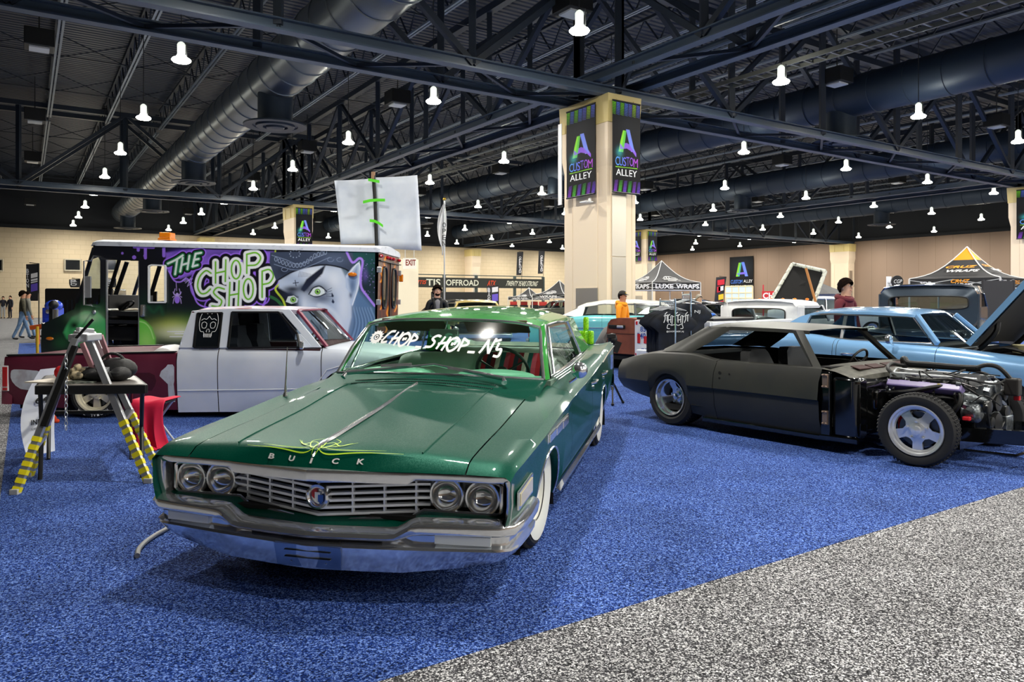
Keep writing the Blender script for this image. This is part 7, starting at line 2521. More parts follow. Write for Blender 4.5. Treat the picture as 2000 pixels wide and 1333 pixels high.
tent('black tent with an orange peak and orange and white lettering at right', tN2, (-.66, .75, 0), (.75, .66, 0), 3.0, 2.24, 3.45, .36, M_CANB,
     {'cap': 1, 'text': [('SDB', 0, .2, 2.07, .12, .4, 1, 0), ('CRUZ', 0, .58, 2.13, .13, .6, 2, .4), ('WRAPS', 0, .62, 2.0, .10, .6, 1, .4), ('SDB', 1, .15, 2.1, .12, .3, 1, 0), ('CRUZ', 1, .6, 2.1, .14, .7, 2, .4),
                         ('CRUZ', 0, .52, 2.64, .17, 1.0, 2, .4), ('WRAPS', 0, .58, 2.48, .17, 1.1, 1, .4), ('CRUZ', 1, .38, 2.68, .17, .9, 2, .4), ('WRAPS', 1, .46, 2.52, .15, .9, 1, .4)]}, [M_CANB, M_CANW, M_CANO])
tw = thing('tent_wall', 'plain black fabric wall standing behind the slate pickup', 'tent wall', at(1950, 586, 17.5).xy.to_3d(), .35)
MB().box((0, 0, .95), (1.0, .04, 1.9)).box((-.5, 0, .96), (.05, .05, 1.92)).box((.5, 0, .96), (.05, .05, 1.92)).build('fabric_panel', M_CANB, tw, 0)
for px, Y, s_, w_ in ((1108, 55, 3.0, 'larger'), (1044, 63, 2.6, 'smaller')):
    n_ = at(px - 4, 586, Y)
    tent('black pointed tent far behind the green sedan, the %s of the two' % w_, n_, (-.8, .6, 0), (.6, .8, 0), s_, 1.85 if w_ == 'larger' else 1.72, 2.95 if w_ == 'larger' else 2.5, .28, M_CANB, {'text': [('WRAPS', 0, .5, 1.7 if w_ == 'larger' else 1.58, .16, 1.6, 1, 0)], 'car': [(0, .5, .3, .8), (1, .5, .3, .8)]}, [M_CANB, M_CANW, M_CANO])
    for k in range(3):
        q = n_ + Vector((-1.6 + .9 * k, 1.2, 0))
        o = thing('display_stand', 'red and black display stand under the %s far black tent, %s from left' % (w_, ('first', 'second', 'third')[k]), 'display stand', (q.x, q.y, 0))
        MB().box((0, 0, .5), (.7, .5, 1.0)).build('stand_body', M_BLACK, o, 0, .03)
        MB().box((0, 0, 1.15), (.6, .3, .3)).build('stand_goods', mat('goods_red', '#b32a22', .6), o, 0, .03)
# round black sign and red sign
p = at(1752, 550, 24)
rs = thing('round_sign', 'round black sign with white script letters left of the orange-peaked tent', 'sign', (p.x, p.y, 0))
MB().m(0).lathe([(.001, -.03), (.19, -.03), (.19, .03), (.001, .03)], 32, Matrix.Translation((0, 0, p.z)) @ hx).m(1).text('CGP', (0.01, -.034, p.z), (1, 0, 0), (0, 0, 1), .12, .26, .004, .2).build('sign_disc', [M_BLACK, M_WHITE], rs, 40)
MB().tube([(0, 0, 0), (0, 0, p.z - .19)], .02, 8).box((0, 0, .02), (.4, .4, .04)).build('sign_stand', M_SATIN, rs)
p = at(1736, 556, 27)
o = thing('narrow_sign', 'narrow white upright sign left of the round black sign', 'sign', (p.x, p.y, 0))
MB().m(0).box((0, 0, 1.15), (.17, .05, 2.3)).m(1).text('GARAGE', (0, -.03, 1.7), (0, 0, 1), (-1, 0, 0), .1, .8, .003).build('sign_board', [M_WHITE, M_BLACK], o, 0)
p = at(1512, 578, 34)
o = thing('red_sign', 'red sign with white letters partly hidden by the raised white bonnet', 'sign', (p.x, p.y, 0))
MB().m(0).box((0, 0, p.z), (1.1, .06, .42)).m(1).text('CH', (-.28, -.032, p.z), (1, 0, 0), (0, 0, 1), .28, .5, .004, bold=.03).build('sign_board', [mat('sign_red', '#d0202a', .5), M_WHITE], o, 0)
MB().bar((-.5, 0, 0), (-.5, 0, p.z + .5), .05).bar((.5, 0, 0), (.5, 0, p.z), .05).build('sign_post', mat('post_red', '#c8323a', .5), o, 0)
p = at(1645, 568, 40)
o = thing('yellow_tent', 'small grey tent with a yellow peak behind the man in the burgundy hoodie', 'tent', (p.x - 1.6, p.y, 0))
MB().m(0).lathe([(2.2, 1.75), (1.1, 2.1), (.5, 2.35)], 4, caps=False).m(1).lathe([(.55, 2.33), (.001, 2.6)], 4, caps=False).m(2).box((0, 0, 1.0), (2.6, 2.6, 1.5)).build('canopy', [M_CHAR, M_CANO, mat('canopy_wall', '#d8d4cc', .7)], o, 0)
# ================================================================ THINGS STANDING AROUND
# ---- shirt racks
def rack(label, ox, oy, rz, w, h, n):
    o = thing('clothes_rack', label, 'clothes rack', (ox, oy, 0), rz)
    m = MB()
    m.tube(cat([(-w / 2, 0, .05), (-w / 2, 0, h - .08), (-w / 2 + .04, 0, h - .01), (-w / 2 + .1, 0, h), (w / 2 - .1, 0, h), (w / 2 - .04, 0, h - .01), (w / 2, 0, h - .08), (w / 2, 0, .05)], 4), .014, 8)
    m.build('rack_frame', M_CHROME, o)
    for s in (-1, 1):
        MB().tube([(s * w / 2, -.28, .03), (s * w / 2, .28, .03)], .014, 8).build('rack_foot', M_BLACK, o)
    MB().tube([(-w / 2, 0, .4), (w / 2, 0, .4)], .01, 6).build('cross_rail', M_CHROME, o)
    return o
M_TEE = mat('black_cotton', '#12151b', .85, noise=(7, '#1a2130', .4, .7))
def tee_mesh(front):
    m = MB()
    out = [(0, .0), (.07, .015), (.09, .03), (.21, -.01), (.36, -.14), (.40, -.25), (.29, -.30), (.245, -.24), (.25, -.70), (0, -.72)]
    def row(sg, dy):
        return [(sg * x, dy + .02 * math.sin(14 * x + 3 * z), z) for x, z in out]
    G = []
    rows = []
    for t in np.linspace(0, 1, 13):
        z = lerp(.0, -.71, t)
        hwid = np.interp(-z, [0, .02, .10, .24, .30, .32, .71], [.10, .20, .33, .40, .31, .25, .255])
        hwid *= .92
        rows.append([(u * hwid, -.05 * (1 - u * u) * (1 if front else .6) - .012 * math.sin(20 * u * hwid + 4 * t) * t, z - (.04 * (1 - abs(u)) if t == 0 else 0) - .035 * abs(u) ** 2 * (1 if t < .2 else 0)) for u in np.linspace(-1, 1, 17)])
    m.grid(rows)
    m.grid([[(x, .05 * (1 - (x / .42) ** 2) + .01, z) for x, y, z in r] for r in rows])
    return m
def hanger():
    m = MB().tube(cat([(0, 0, .02), (0, 0, .07), (.02, 0, .10), (.0, 0, .125), (-.018, 0, .105)], 4), .004, 6)
    m.tube([(-.19, 0, -.02), (0, 0, .04), (.19, 0, -.02)], .006, 6)
    return m
rkA = rack('chrome clothes rack of black printed shirts in front of the white tailgate', 2.443, 11.675, 1.598, 1.0, 1.43, 9)
rkB = rack('taller chrome clothes rack of black shirts behind the first rack', 2.915, 12.4, 1.47, 1.0, 1.54, 9)
tee0 = None
cnt = 0
gfx = MB()
rr = random.Random(11)
def bl_letter(x, z, k):
    for P in (([(0, 0), (.02, .05), (.02, .13), (.05, .16)], [(.05, .02), (.05, .12)], [(.0, .1), (.07, .12)]), ([(0, 0), (.0, .10), (.03, .13)], [(.04, .0), (.04, .1)], [(.0, .04), (.05, .05)]), ([(.01, -.04), (.02, .04), (.02, .11)], [(0, .11), (.04, .09)]))[k % 3]:
        gfx.stroke([(x + a, z + b) for a, b in P], [.012] * len(P), (0, -.075, -.20), (1, 0, 0), (0, 0, 1), .002)
for k, x in enumerate((-.17, -.105, -.06, -.01, .045, .095, .14)):
    bl_letter(x, .0 - .0 * k, k)
for s in (-1, 1):
    gfx.stroke([(p.x, p.y) for p in cat([(s * .0, -.02, 0), (s * .05, -.04, 0), (s * .1, -.02, 0), (s * .12, -.08, 0), (s * .08, -.09, 0)], 4)], .01, (0, -.075, -.20), (1, 0, 0), (0, 0, 1), .002)
gfx.text('@CHOP_SHOP_NJ', (0, -.075, -.335), (1, 0, 0), (0, 0, 1), .03, .26, .002, bold=.02)
for R, n, lab in ((rkA, 9, 'first rack'), (rkB, 8, 'taller rack behind')):
    Mx = Matrix.Translation(R.location) @ Matrix.Rotation(R.rotation_euler.z, 4, 'Z')
    hh = 1.43 if R is rkA else 1.54
    for k in range(n):
        last = (k == 0)
        p = Mx @ Vector((-.42 + .84 * k / (n - 1), -.0, hh - .125))
        nm = ('nearest black T-shirt with a white blackletter print on the %s' if last and R is rkA else 'black T-shirt hanging on the %s, ' + ORD[k].replace('nearest', 'first') + ' from the near end') % lab
        o = thing('t_shirt', nm, 't-shirt', p, R.rotation_euler.z - PI / 2 + rr.uniform(-.16, .16), 'black shirts on the racks')
        tm = tee_mesh(True)
        c = tm.build('shirt_body', M_TEE, o, 60)
        if last:
            if R is rkA:
                gfx.build('shirt_print', M_WHITE, o, 0)
            else:
                MB().text('NJ', (.1, -.075, -.16), (1, 0, 0), (0, 0, 1), .06, .09, .002).build('shirt_print', M_WHITE, o, 0)
        hanger().build('hanger', M_SATIN, o)
# ---- folding table with things on it
tA, tB, tC, tD = ground(85, 926), ground(275, 902), ground(252, 845), ground(97, 862)
M_TTOP = mat('table_laminate', '#6f6a66', .35)
cz = .735
T1, T2, T3, T4 = at(72, 745, 5.95), at(285, 745, 6.02), at(262, 712, 6.75), at(90, 714, 6.75)
tb = thing('folding_table', 'grey topped folding table with black legs in front of the maroon truck bed', 'table', ((tA.x + tB.x) / 2, (tA.y + tD.y) / 2, 0))
tl_ = tb.location
def TL(p, z=None):
    q = Vector(p) - tl_
    return Vector((q.x, q.y, q.z if z is None else z))
ct = [TL(T1, cz), TL(T2, cz), TL(T3, cz), TL(T4, cz)]
MB().prism(ct, (0, 0, .03)).build('table_top', M_TTOP, tb, 0, .008)
ap = MB()
for a, b in zip(ct, ct[1:] + ct[:1]):
    ap.bar(a + Vector((0, 0, -.01)), b + Vector((0, 0, -.01)), .03, .07)
ap.bar((ct[0] + ct[3]) / 2 + Vector((.1, 0, -.25)), (ct[1] + ct[2]) / 2 + Vector((-.1, 0, -.25)), .03)
ap.build('table_apron', M_BLACK, tb, 0, .004)
for p, q in ((ct[0], tA), (ct[1], tB), (ct[2], tC), (ct[3], tD)):
    p_ = p.lerp((ct[0] + ct[2]) / 2, .06)
    g_ = TL(q, 0)
    MB().tube([(p_.x, p_.y, cz), (p_.x * .5 + g_.x * .5, p_.y * .5 + g_.y * .5, cz / 2), (p_.x, p_.y, 0)], .017, 8).build('leg', M_BLACK, tb)
def on(u, v, z=cz + .03):
    c = ct[0] * (1 - u) * (1 - v) + ct[1] * u * (1 - v) + ct[2] * u * v + ct[3] * (1 - u) * v
    return Vector((c.x, c.y, z)) + Vector((tl_.x, tl_.y, 0))
o = tag(MB().box((0, 0, .008), (.28, .36, .012), Matrix.Rotation(-.2, 3, 'Z')).build('paper_pad', mat('paper', '#e9e0d2', .8), None, 0, loc=on(.16, .35)), 'cream paper pad on the left end of the folding table', 'paper')
o = tag(MB().box((0, 0, .004), (.26, .3, .008), Matrix.Rotation(.3, 3, 'Z')).build('printed_sheet', mat('magazine', '#8d9488', .5, noise=(30, '#2e3532', .4, .6)), None, 0, loc=on(.40, .30)), 'dark printed sheet lying in the middle of the folding table', 'paper')
rg = thing('gloves_pile', 'crumpled tan camouflage gloves on the folding table beside the ladder', 'gloves', on(.33, .4))
m = MB()
for k in range(9):
    m.ball((rr.uniform(-.07, .07), rr.uniform(-.05, .05), rr.uniform(.03, .12)), (rr.uniform(.03, .06), rr.uniform(.03, .05), rr.uniform(.02, .04)), 10, Euler((rr.random() * 2, rr.random() * 2, 0)).to_matrix().to_4x4())
m.build('glove_cloth', mat('camo_cloth', '#b8a888', .9, noise=(22, '#4a4436', .4, .6)), rg)
o = tag(MB().ball((0, 0, .06), (.06, .05, .06), 14).ball((.03, 0, .02), (.07, .04, .02), 12).build('red_cloth_ball', mat('rag_red', '#d4161f', .8), None, loc=on(.2, .55)), 'balled red rag on the left end of the folding table', 'rag')
bg = thing('black_bag', 'soft black bag with straps lying on the right half of the folding table', 'bag', on(.66, .45))
m = MB()
m.ball((.06, .05, .09), (.17, .12, .10), 18).ball((-.16, .02, .06), (.12, .09, .055), 16).ball((.02, -.10, .045), (.16, .07, .045), 16).ball((.15, -.06, .06), (.08, .1, .06), 14)
m.build('bag_body', mat('bag_nylon', '#0e0f11', .6, bump=(18, .6)), bg)
m = MB().tube(cat([(-.1, .0, .12), (0, .02, .22), (.1, .04, .2), (.16, .05, .1)], 5), .012, 6)
m.build('bag_strap', M_BLACK, bg)
lc_ = MB()
P = cat([(-.22, -.02, .012), (-.1, .05, .02), (0, -.02, .02), (.12, .03, .012), (.2, 0, .012)], 8)
for k in range(0, len(P) - 1, 2):
    d = (P[k + 1] - P[k]).normalized()
    lc_.tube([P[k] + Vector((.014 * math.cos(a) * d.x - .008 * math.sin(a) * d.y, .014 * math.cos(a) * d.y + .008 * math.sin(a) * d.x, .006 * math.sin(a) * (k % 4 - 1))) for a in np.linspace(0, 2 * PI, 9)[:-1]], .003, 5, True)
tag(lc_.build('light_chain', mat('chain_pink', '#c8b0b4', .3, .6), None, loc=on(.50, .5)), 'thin pale chain lying on the folding table before the bag', 'chain')
# ---- four legged aluminium stand (an opened double ladder)
M_ALUM = mat('ladder_aluminium', '#c9ccd0', .3, .75)
M_YTAPE = mat('yellow_tape', '#f0e020', .5)
ld = thing('ladder_frame', 'opened aluminium ladder frame with yellow taped feet standing over the folding table', 'ladder', ground(165, 930))
lo_ = ld.location
F1, F2, F3, F4 = ground(30, 966), ground(57, 932), ground(291, 944), ground(308, 914)
B3, B4 = ground(188, 866) , ground(262, 862)
TOPa, TOPb = at(150, 655, F1.y + .25), at(168, 650, F1.y + .42)
def leg(nm, foot, top, w, m_, tape=True, tape_n=7, frac=.36):
    lg = MB().bar(foot - lo_, top - lo_, w, w * .62, (0, 1, 0))
    o = lg.build(nm, m_, ld, 0, .003)
    if tape:
        t = MB()
        for k in range(tape_n):
            a, b = (k + .08) / tape_n * frac + .01, (k + .68) / tape_n * frac + .01
            t.bar(foot.lerp(top, a) - lo_, foot.lerp(top, b) - lo_, w * 1.12, w * .72, (0, 1, 0))
        t.build('tape_band', M_YTAPE, o, 0)
    MB().box(foot - lo_ + Vector((0, 0, .02)), (w * 1.2, w, .04)).build('rubber_foot', mat('grey_foot', '#b9b9b2', .7), o, 0, .004)
    return o
TL1, TL2 = at(148, 662, F1.y + .42), at(152, 648, F2.y + .05)
TR1, TR2 = at(171, 658, F3.y + .25), at(180, 650, F4.y + .05)
leg('leg', F1, TL1, .052, M_ALUM)
leg('leg', F2, TL2, .05, M_ALUM)
leg('leg', F3, TR1, .055, M_ALUM, True, 8, .42)
leg('leg', F4, TR2, .05, M_ALUM, True, 8, .40)
dk = MB().bar(F1.lerp(TL1, .42) - lo_ + Vector((.03, -.02, 0)), F1.lerp(TL1, .95) - lo_ + Vector((.03, -.02, 0)), .045, .03, (0, 1, 0))
dk.build('locking_bar', M_BLACK, ld, 0, .003)
bk_ = MB()
for a, b, t in ((F1, F2, .28), (F1, F2, .60), (F3, F4, .42), (F3, F4, .75)):
    A_ = a.lerp(TL1 if a is F1 else TR1, t)
    B_ = b.lerp(TL2 if b is F2 else TR2, t)
    bk_.bar(A_ - lo_, B_ - lo_, .06, .03)
bk_.build('rung', M_ALUM, ld, 0, .003)
MB().box((TL1 + TR1) / 2 - lo_ + Vector((0, .05, .0)), (.16, .22, .06)).bar(TL1 - lo_, TR1 - lo_, .04, .07).bar(TL2 - lo_, TR2 - lo_, .04, .07).build('hinge_cap', M_ALUM, ld, 0, .01)
for a, b in ((at(160, 670, 6.3), at(187, 735, 6.35)), (at(196, 655, 6.3), at(214, 705, 6.4))):
    MB().bar(a - lo_, b - lo_, .04, .025, (0, 1, 0)).build('rear_strut', mat('pink_anodised', '#b98a94', .35, .7), ld, 0, .003)
MB().bar(TL1 - lo_ + Vector((0, 0, .0)), at(182, 624, TL1.y) - lo_, .02, .012, (0, 1, 0)).build('top_handle', M_BLACK, ld, 0, .002)
ch = MB()
for k in range(17):
    c = Vector((0, 0, -.035 * k))
    ch.tube([c + Vector((.011 * math.cos(a) * (k % 2), .011 * math.cos(a) * (1 - k % 2), .021 * math.sin(a))) for a in np.linspace(0, 2 * PI, 11)[:-1]], .0032, 5, True)
chp = at(129, 697, F1.y + .3)
tag(ch.build('hanging_chain', M_SATIN, None, loc=chp), 'steel link chain hanging down from the left ladder leg', 'chain')
# ---- red cloth over a folding stool
rc = ground(300, 868)
ch_ = thing('folding_stool', 'small metal folding stool beneath the red cloth beside the table', 'stool', (rc.x, rc.y, 0), .1)
for s in (-1, 1):
    MB().tube([(-.16, s * .14, 0), (.14, s * .14, .42)], .012, 8).build('leg', M_SATIN, ch_)
    MB().tube([(.16, s * .13, 0), (-.14, s * .13, .42)], .012, 8).build('leg', M_SATIN, ch_)
MB().box((0, 0, .43), (.34, .3, .025)).build('seat', M_BLACK, ch_, 0, .01)
M_CLOTH = mat('crimson_cloth', '#d0103e', .75)
G = []
for t in np.linspace(0, 1, 22):
    row = []
    for u in np.linspace(0, 1, 30):
        x = (u - .5) * (.40 - .06 * t)
        if t < .3:
            y, z = lerp(.17, -.17, t / .3), .455 + .01 * math.sin(9 * u)
        else:
            q = (t - .3) / .7
            fold = .05 * math.sin(13 * u + 1.5 * q) * q
            y, z = -.18 - .06 * q + fold - (.08 * max(0, q - .85) / .15), .45 - .47 * min(1, q / .93)
            x = x * (1 - .12 * math.sin(PI * q)) + .10 * q * q + .02 * math.sin(20 * u) * q
            z = max(z, .012 + .01 * abs(math.sin(13 * u)))
        row.append((x, y, z))
    G.append(row)
so = MB().grid(G).build('red_cloth', M_CLOTH, None, 60, solid=.006, loc=(rc.x, rc.y, 0))
tag(so, 'crimson red cloth draped over the stool and trailing on the blue carpet', 'cloth')
# ---- bent white poster leaning on the table
pA, pB = ground(76, 892), ground(52, 868)
po = thing('leaning_poster', 'curled white poster with black print leaning at the left side of the table', 'poster', (pA.x - .02, pA.y + .1, 0))
G = []
for t in np.linspace(0, 1, 14):
    z = .0 + .80 * t
    hw = .015 + .075 * math.sin(PI * (.12 + .80 * t)) ** .7
    G.append([(-.02 - .07 * math.sin(PI * t) + hw * u * .8 + .05 * t * t, .1 * t + .14 * u, z) for u in np.linspace(-1, 1, 7)])
tx = MB().grid(G)
tx.m(1)
for k, (z, h, w, st) in enumerate(((.72, .03, .10, 'BUILD'), (.63, .035, .13, 'SHOW'), (.50, .06, .12, '64'), (.30, .05, .14, 'INFO'), (.24, .02, .13, 'DETAILS'))):
    t = z / .8
    U = Vector((.8 * (.015 + .075 * math.sin(PI * (.12 + .8 * t)) ** .7), .14, 0)).normalized()
    tx.text(st, (-.02 - .07 * math.sin(PI * t) + .05 * t * t, .1 * t, z), U, (0, 0, 1), h, w, .012, bold=.02)
tx.build('poster_sheet', [mat('poster_white', '#e6eaf0', .6), M_BLACK], po, 60)
# ---- orange rag hanging from the table leg and a grey hose on the carpet
q_ = ground(104, 826)
tag(MB().ball((0, 0, 0), (.05, .04, .05), 12).ball((.04, .01, -.03), (.04, .03, .03), 10).build('orange_rag', mat('rag_orange', '#d8441c', .8), None, loc=(q_.x, q_.y - .02, .05)), 'crumpled orange rag on the carpet under the table', 'rag')
hz_ = [ground(*p, z=.016) for p in ((268, 1086), (272, 1072), (290, 1055), (320, 1037), (350, 1025))]
hz_.append(hz_[-1] + Vector((.35, .1, 0)))
tag(MB().tube(cat(hz_, 6), .0145, 10).build('grey_hose', mat('hose_grey', '#8d8f90', .4), None), 'short grey hose lying on the carpet under the left bumper end', 'hose')
# ---- light stand with a black clamp behind the sedan tail
sp_ = ground(1196, 790)
ls = thing('tripod_stand', 'folded black tripod stand behind the tail of the green sedan', 'tripod', (sp_.x, sp_.y, 0))
for a in (.4, 2.4, 4.6):
    MB().bar((0, 0, .32), (.17 * math.cos(a), .17 * math.sin(a), .015), .022).ball((.17 * math.cos(a), .17 * math.sin(a), .02), .022, 8).build('leg', M_BLACK, ls)
MB().tube([(0, 0, .2), (0, 0, .85)], .02, 8).build('pole', M_BLACK, ls)
MB().ball((0, 0, .90), (.07, .06, .09), 10).box((.05, 0, .80), (.1, .08, .16), Matrix.Rotation(.4, 3, 'Y')).box((-.02, -.04, .95), (.12, .05, .05)).build('clamp_head', M_BLACK, ls, 30)
# ---- far left: show machines and a yellow post
yp = ground(73, 694)
o = thing('yellow_post', 'thin yellow barrier post between the step van nose and the truck bed', 'post', (yp.x, yp.y, 0))
MB().tube([(0, 0, 0), (0, 0, .75)], .035, 10).build('post_tube', mat('post_yellow', '#d9b02a', .4), o)
MB().lathe([(.16, 0), (.16, .02), (.04, .04)], 20).build('post_base', M_BLACK, o)
sp2 = ground(60, 700)
o = thing('signal_stand', 'tall black stand with a chrome tube beside the yellow post', 'stand', (sp2.x - .1, sp2.y + 1.0, 0))
MB().bar((0, 0, .0), (0, 0, 1.25), .09).ball((.05, 0, 1.32), .12, 12).bar((-.25, 0, .12), (.25, 0, .12), .06).build('stand_post', M_BLACK, o, 30)
MB().tube([(.12, 0, .75), (.12, 0, 1.2)], .05, 10).build('chrome_tube', M_CHROME, o)
ep = at(104, 586, 24)
o = thing('show_engine', 'blue covered show engine on an orange frame left of the step van', 'engine', (ep.x, ep.y, 0))
MB().box((0, 0, .95), (.42, .5, .5)).ball((.02, 0, 1.25), (.26, .3, .2), 14).box((.08, -.2, .75), (.34, .3, .2)).build('engine_cover', mat('show_blue', '#2f4fd0', .2, .2, 1.0), o, 30, .03)
MB().lathe([(.001, -.02), (.07, -.02), (.07, .02), (.001, .03)], 16, Matrix.Translation((.02, -.3, 1.08)) @ hx).lathe([(.001, -.02), (.07, -.02), (.07, .02), (.001, .03)], 16, Matrix.Translation((.2, -.3, 1.08)) @ hx).build('chrome_cap', M_CHROME, o)
MB().bar((-.6, -.2, .55), (.5, -.2, .72), .14).bar((-.6, .2, .55), (.5, .2, .72), .14).bar((-.5, 0, 0), (-.5, 0, .6), .1).bar((.4, 0, 0), (.4, 0, .7), .1).build('orange_frame', mat('frame_orange', '#e0601c', .35, coat=.5), o, 0, .02)
MB().ball((.35, -.1, .82), (.3, .2, .1), 12).build('yellow_tank', mat('tank_yellow', '#e8cc2a', .35), o)
# blue cloth on the bed cover
p = at(1378, 620, 13.6)
o = tag(MB().ball((0, 0, .03), (.14, .1, .04), 14).ball((-.13, 0, .07), (.04, .05, .09), 10).ball((.1, .04, .05), (.1, .07, .03), 12).build('blue_cloth', mat('cloth_blue', '#2f6fd8', .7), None, loc=(p.x, p.y, 1.128)), 'crumpled bright blue cloth on the dark bed cover beside the shirts', 'cloth')
# ================================================================ PEOPLE
M_SKIN = mat('skin', '#c99a7e', .55)
M_SKIN2 = mat('skin_tan', '#b98568', .55)
M_HAIR = mat('dark_hair', '#0d0908', .95, spec=.05, noise=(40, '#1d140e', .4, .6))
def person(label, loc, rz, H, top, legs, shoes, skin, hair='short', hairm=None, pose=None, hood=None, cap=None, beard=False, jacket=None, glasses=False, jacket_c=None):
    """standing figure facing local -Y; one skinned body, dressed by region"""
    p = dict(la=(.22, -.02, .0), ra=(-.22, -.02, 0), step=.0, lean=0.0, head=0.0, lfore=(.02, -.06, -.24), rfore=(-.02, -.06, -.24))
    p.update(pose or {})
    s = H / 1.75
    st = p['step']
    V, R, E, K = [], [], [], []
    def v(c, r):
        V.append(Vector(c) * s)
        R.append((r[0] * s, r[1] * s) if hasattr(r, '__len__') else (r * s, r * s))
        return len(V) - 1
    def e(a, b, k):
        E.append((a, b))
        K.append(k)
    ln = p['lean']
    pel = v((0, 0, .95), (.155, .11))
    wa = v((0, -ln * .3, 1.08), (.145, .105))
    chs = v((0, -ln * .7, 1.27), (.17, .115))
    nb = v((0, -ln, 1.42), (.11, .08))
    nk = v((0, -ln * 1.1, 1.49), .058)
    ch = v((0, -ln * 1.2 - .015, 1.56), (.07, .085))
    hd = v((0, -ln * 1.2, 1.645), (.075, .095))
    ht = v((0, -ln * 1.2 + .01, 1.705), (.055, .07))
    for a, b, k in ((pel, wa, 'top'), (wa, chs, 'top'), (chs, nb, 'top'), (nb, nk, 'skin'), (nk, ch, 'skin'), (ch, hd, 'skin'), (hd, ht, 'skin')):
        e(a, b, k)
    for sg, arm, fo in ((1, p['la'], p['lfore']), (-1, p['ra'], p['rfore'])):
        sh = v((sg * .17, -ln, 1.40), .075)
        el = v((sg * .17 + arm[0] * .35, -ln + arm[1], 1.12 + arm[2]), .052)
        wr = v((V[el].x / s + fo[0], V[el].y / s + fo[1], V[el].z / s + fo[2]), .036)
        d = (V[wr] - V[el]).normalized() / 1
        hn = v(V[wr] / s + d * .08, (.038, .022))
        e(nb, sh, 'top')
        e(sh, el, 'top')
        e(el, wr, 'top')
        e(wr, hn, 'skin')
        sdv = d.cross(Vector((0, 1, 0)))
        sdv = sdv.normalized() if sdv.length > .1 else Vector((1, 0, 0))
        fw = sdv.cross(d)
        for k, (o_, l_) in enumerate(((-.026, .075), (-.009, .085), (.009, .08), (.025, .062))):
            f1 = v(V[hn] / s + d * .03 + fw * o_, .0095)
            f2 = v(V[hn] / s + d * (.03 + l_ * .6) + fw * o_ * 1.1 + sdv * -.008, .0085)
            f3 = v(V[hn] / s + d * (.03 + l_) + fw * o_ * 1.1 + sdv * -.025, .007)
            e(hn, f1, 'skin')
            e(f1, f2, 'skin')
            e(f2, f3, 'skin')
        t1 = v(V[wr] / s + d * .05 + fw * -.045, .0105)
        t2 = v(V[wr] / s + d * .09 + fw * -.062, .0085)
        e(hn, t1, 'skin')
        e(t1, t2, 'skin')
        q = st * sg
        hp = v((sg * .09, 0, .90), (.095, .10))
        kn = v((sg * .095, -q * .5 - .02, .50), (.062, .066))
        an = v((sg * .10, -q + (.04 if q < 0 else 0), .10), (.05, .055))
        he = v((sg * .10, -q - .02 + (.04 if q < 0 else 0), .045), (.042, .04))
        to = v((sg * .12, -q - .17 + (.04 if q < 0 else 0), .035), (.04, .032))
        e(pel, hp, 'legs')
        e(hp, kn, 'legs')
        e(kn, an, 'legs')
        e(an, he, 'shoe')
        e(he, to, 'shoe')
    me = bpy.data.meshes.new('p')
    me.from_pydata([x[:] for x in V], E, [])
    ob = bpy.data.objects.new('p', me)
    COL.objects.link(ob)
    sm = ob.modifiers.new('s', 'SKIN')
    for i, r in enumerate(R):
        me.skin_vertices[0].data[i].radius = r
    me.skin_vertices[0].data[0].use_root = True
    sb = ob.modifiers.new('u', 'SUBSURF')
    sb.levels = sb.render_levels = 2
    dg = bpy.context.evaluated_depsgraph_get()
    me2 = bpy.data.meshes.new_from_object(ob.evaluated_get(dg))
    bpy.data.objects.remove(ob)
    me2.name = 'body'
    ms = {'top': 0, 'legs': 1, 'shoe': 2, 'skin': 3}
    me2.materials.clear()
    for m in (top, legs, shoes, skin):
        me2.materials.append(m)
    A = np.array([V[a] for a, b in E])
    B_ = np.array([V[b] for a, b in E])
    D = B_ - A
    dd = (D * D).sum(1)
    for pl in me2.polygons:
        c = np.array(pl.center)
        t = np.clip(((c - A) * D).sum(1) / dd, 0, 1)
        d2 = np.linalg.norm(c - A - D * t[:, None], axis=1)
        rad = np.array([(R[a][0] + R[b][0]) / 2 for a, b in E])
        pl.material_index = ms[K[int(np.argmin(d2 - rad * .6))]]
        pl.use_smooth = True
    zl = min(q.co.z for q in me2.vertices)
    for q in me2.vertices:
        q.co.z -= zl
    o = thing('person', label, 'person', loc, rz)
    b = bpy.data.objects.new('body', me2)
    COL.objects.link(b)
    b.parent = o
    hc = V[hd] - Vector((0, 0, zl))
    hz = s
    def hp_(x, y, z):
        q = Matrix.Rotation(p['head'], 3, 'Z') @ Vector((x, y, z))
        return hc + q * hz
    RZ = Matrix.Rotation(p['head'], 4, 'Z')
    f = MB().m(0).ball(hp_(0, -.098, -.012), (.014 * s, .022 * s, .022 * s), 10, RZ)
    f.ball(hp_(0, -.092, -.062), (.03 * s, .012 * s, .008 * s), 10, RZ)
    for sg in (-1, 1):
        f.m(0).ball(hp_(sg * .078, .005, -.01), (.012 * s, .022 * s, .032 * s), 10, RZ)
        f.m(1).ball(hp_(sg * .032, -.086, .018), (.014 * s, .009 * s, .008 * s), 10, RZ)
        f.m(2).ball(hp_(sg * .032, -.093, .018), (.006 * s, .005 * s, .006 * s), 8, RZ)
        f.m(2).ball(hp_(sg * .033, -.09, .038), (.02 * s, .008 * s, .005 * s), 8, RZ)
    f.m(3).ball(hp_(0, -.094, -.055), (.024 * s, .008 * s, .006 * s), 10, RZ)
    if glasses:
        for sg in (-1, 1):
            f.m(2).tube([hp_(sg * .034 + .024 * math.cos(a), -.105, .015 + .018 * math.sin(a)) for a in np.linspace(0, 2 * PI, 13)[:-1]], .0025, 5, True)
    f.build('face_features', [skin, M_WHITE, M_HAIR, mat('lips', '#9a5a50', .5)], o)
    hm = hairm or M_HAIR
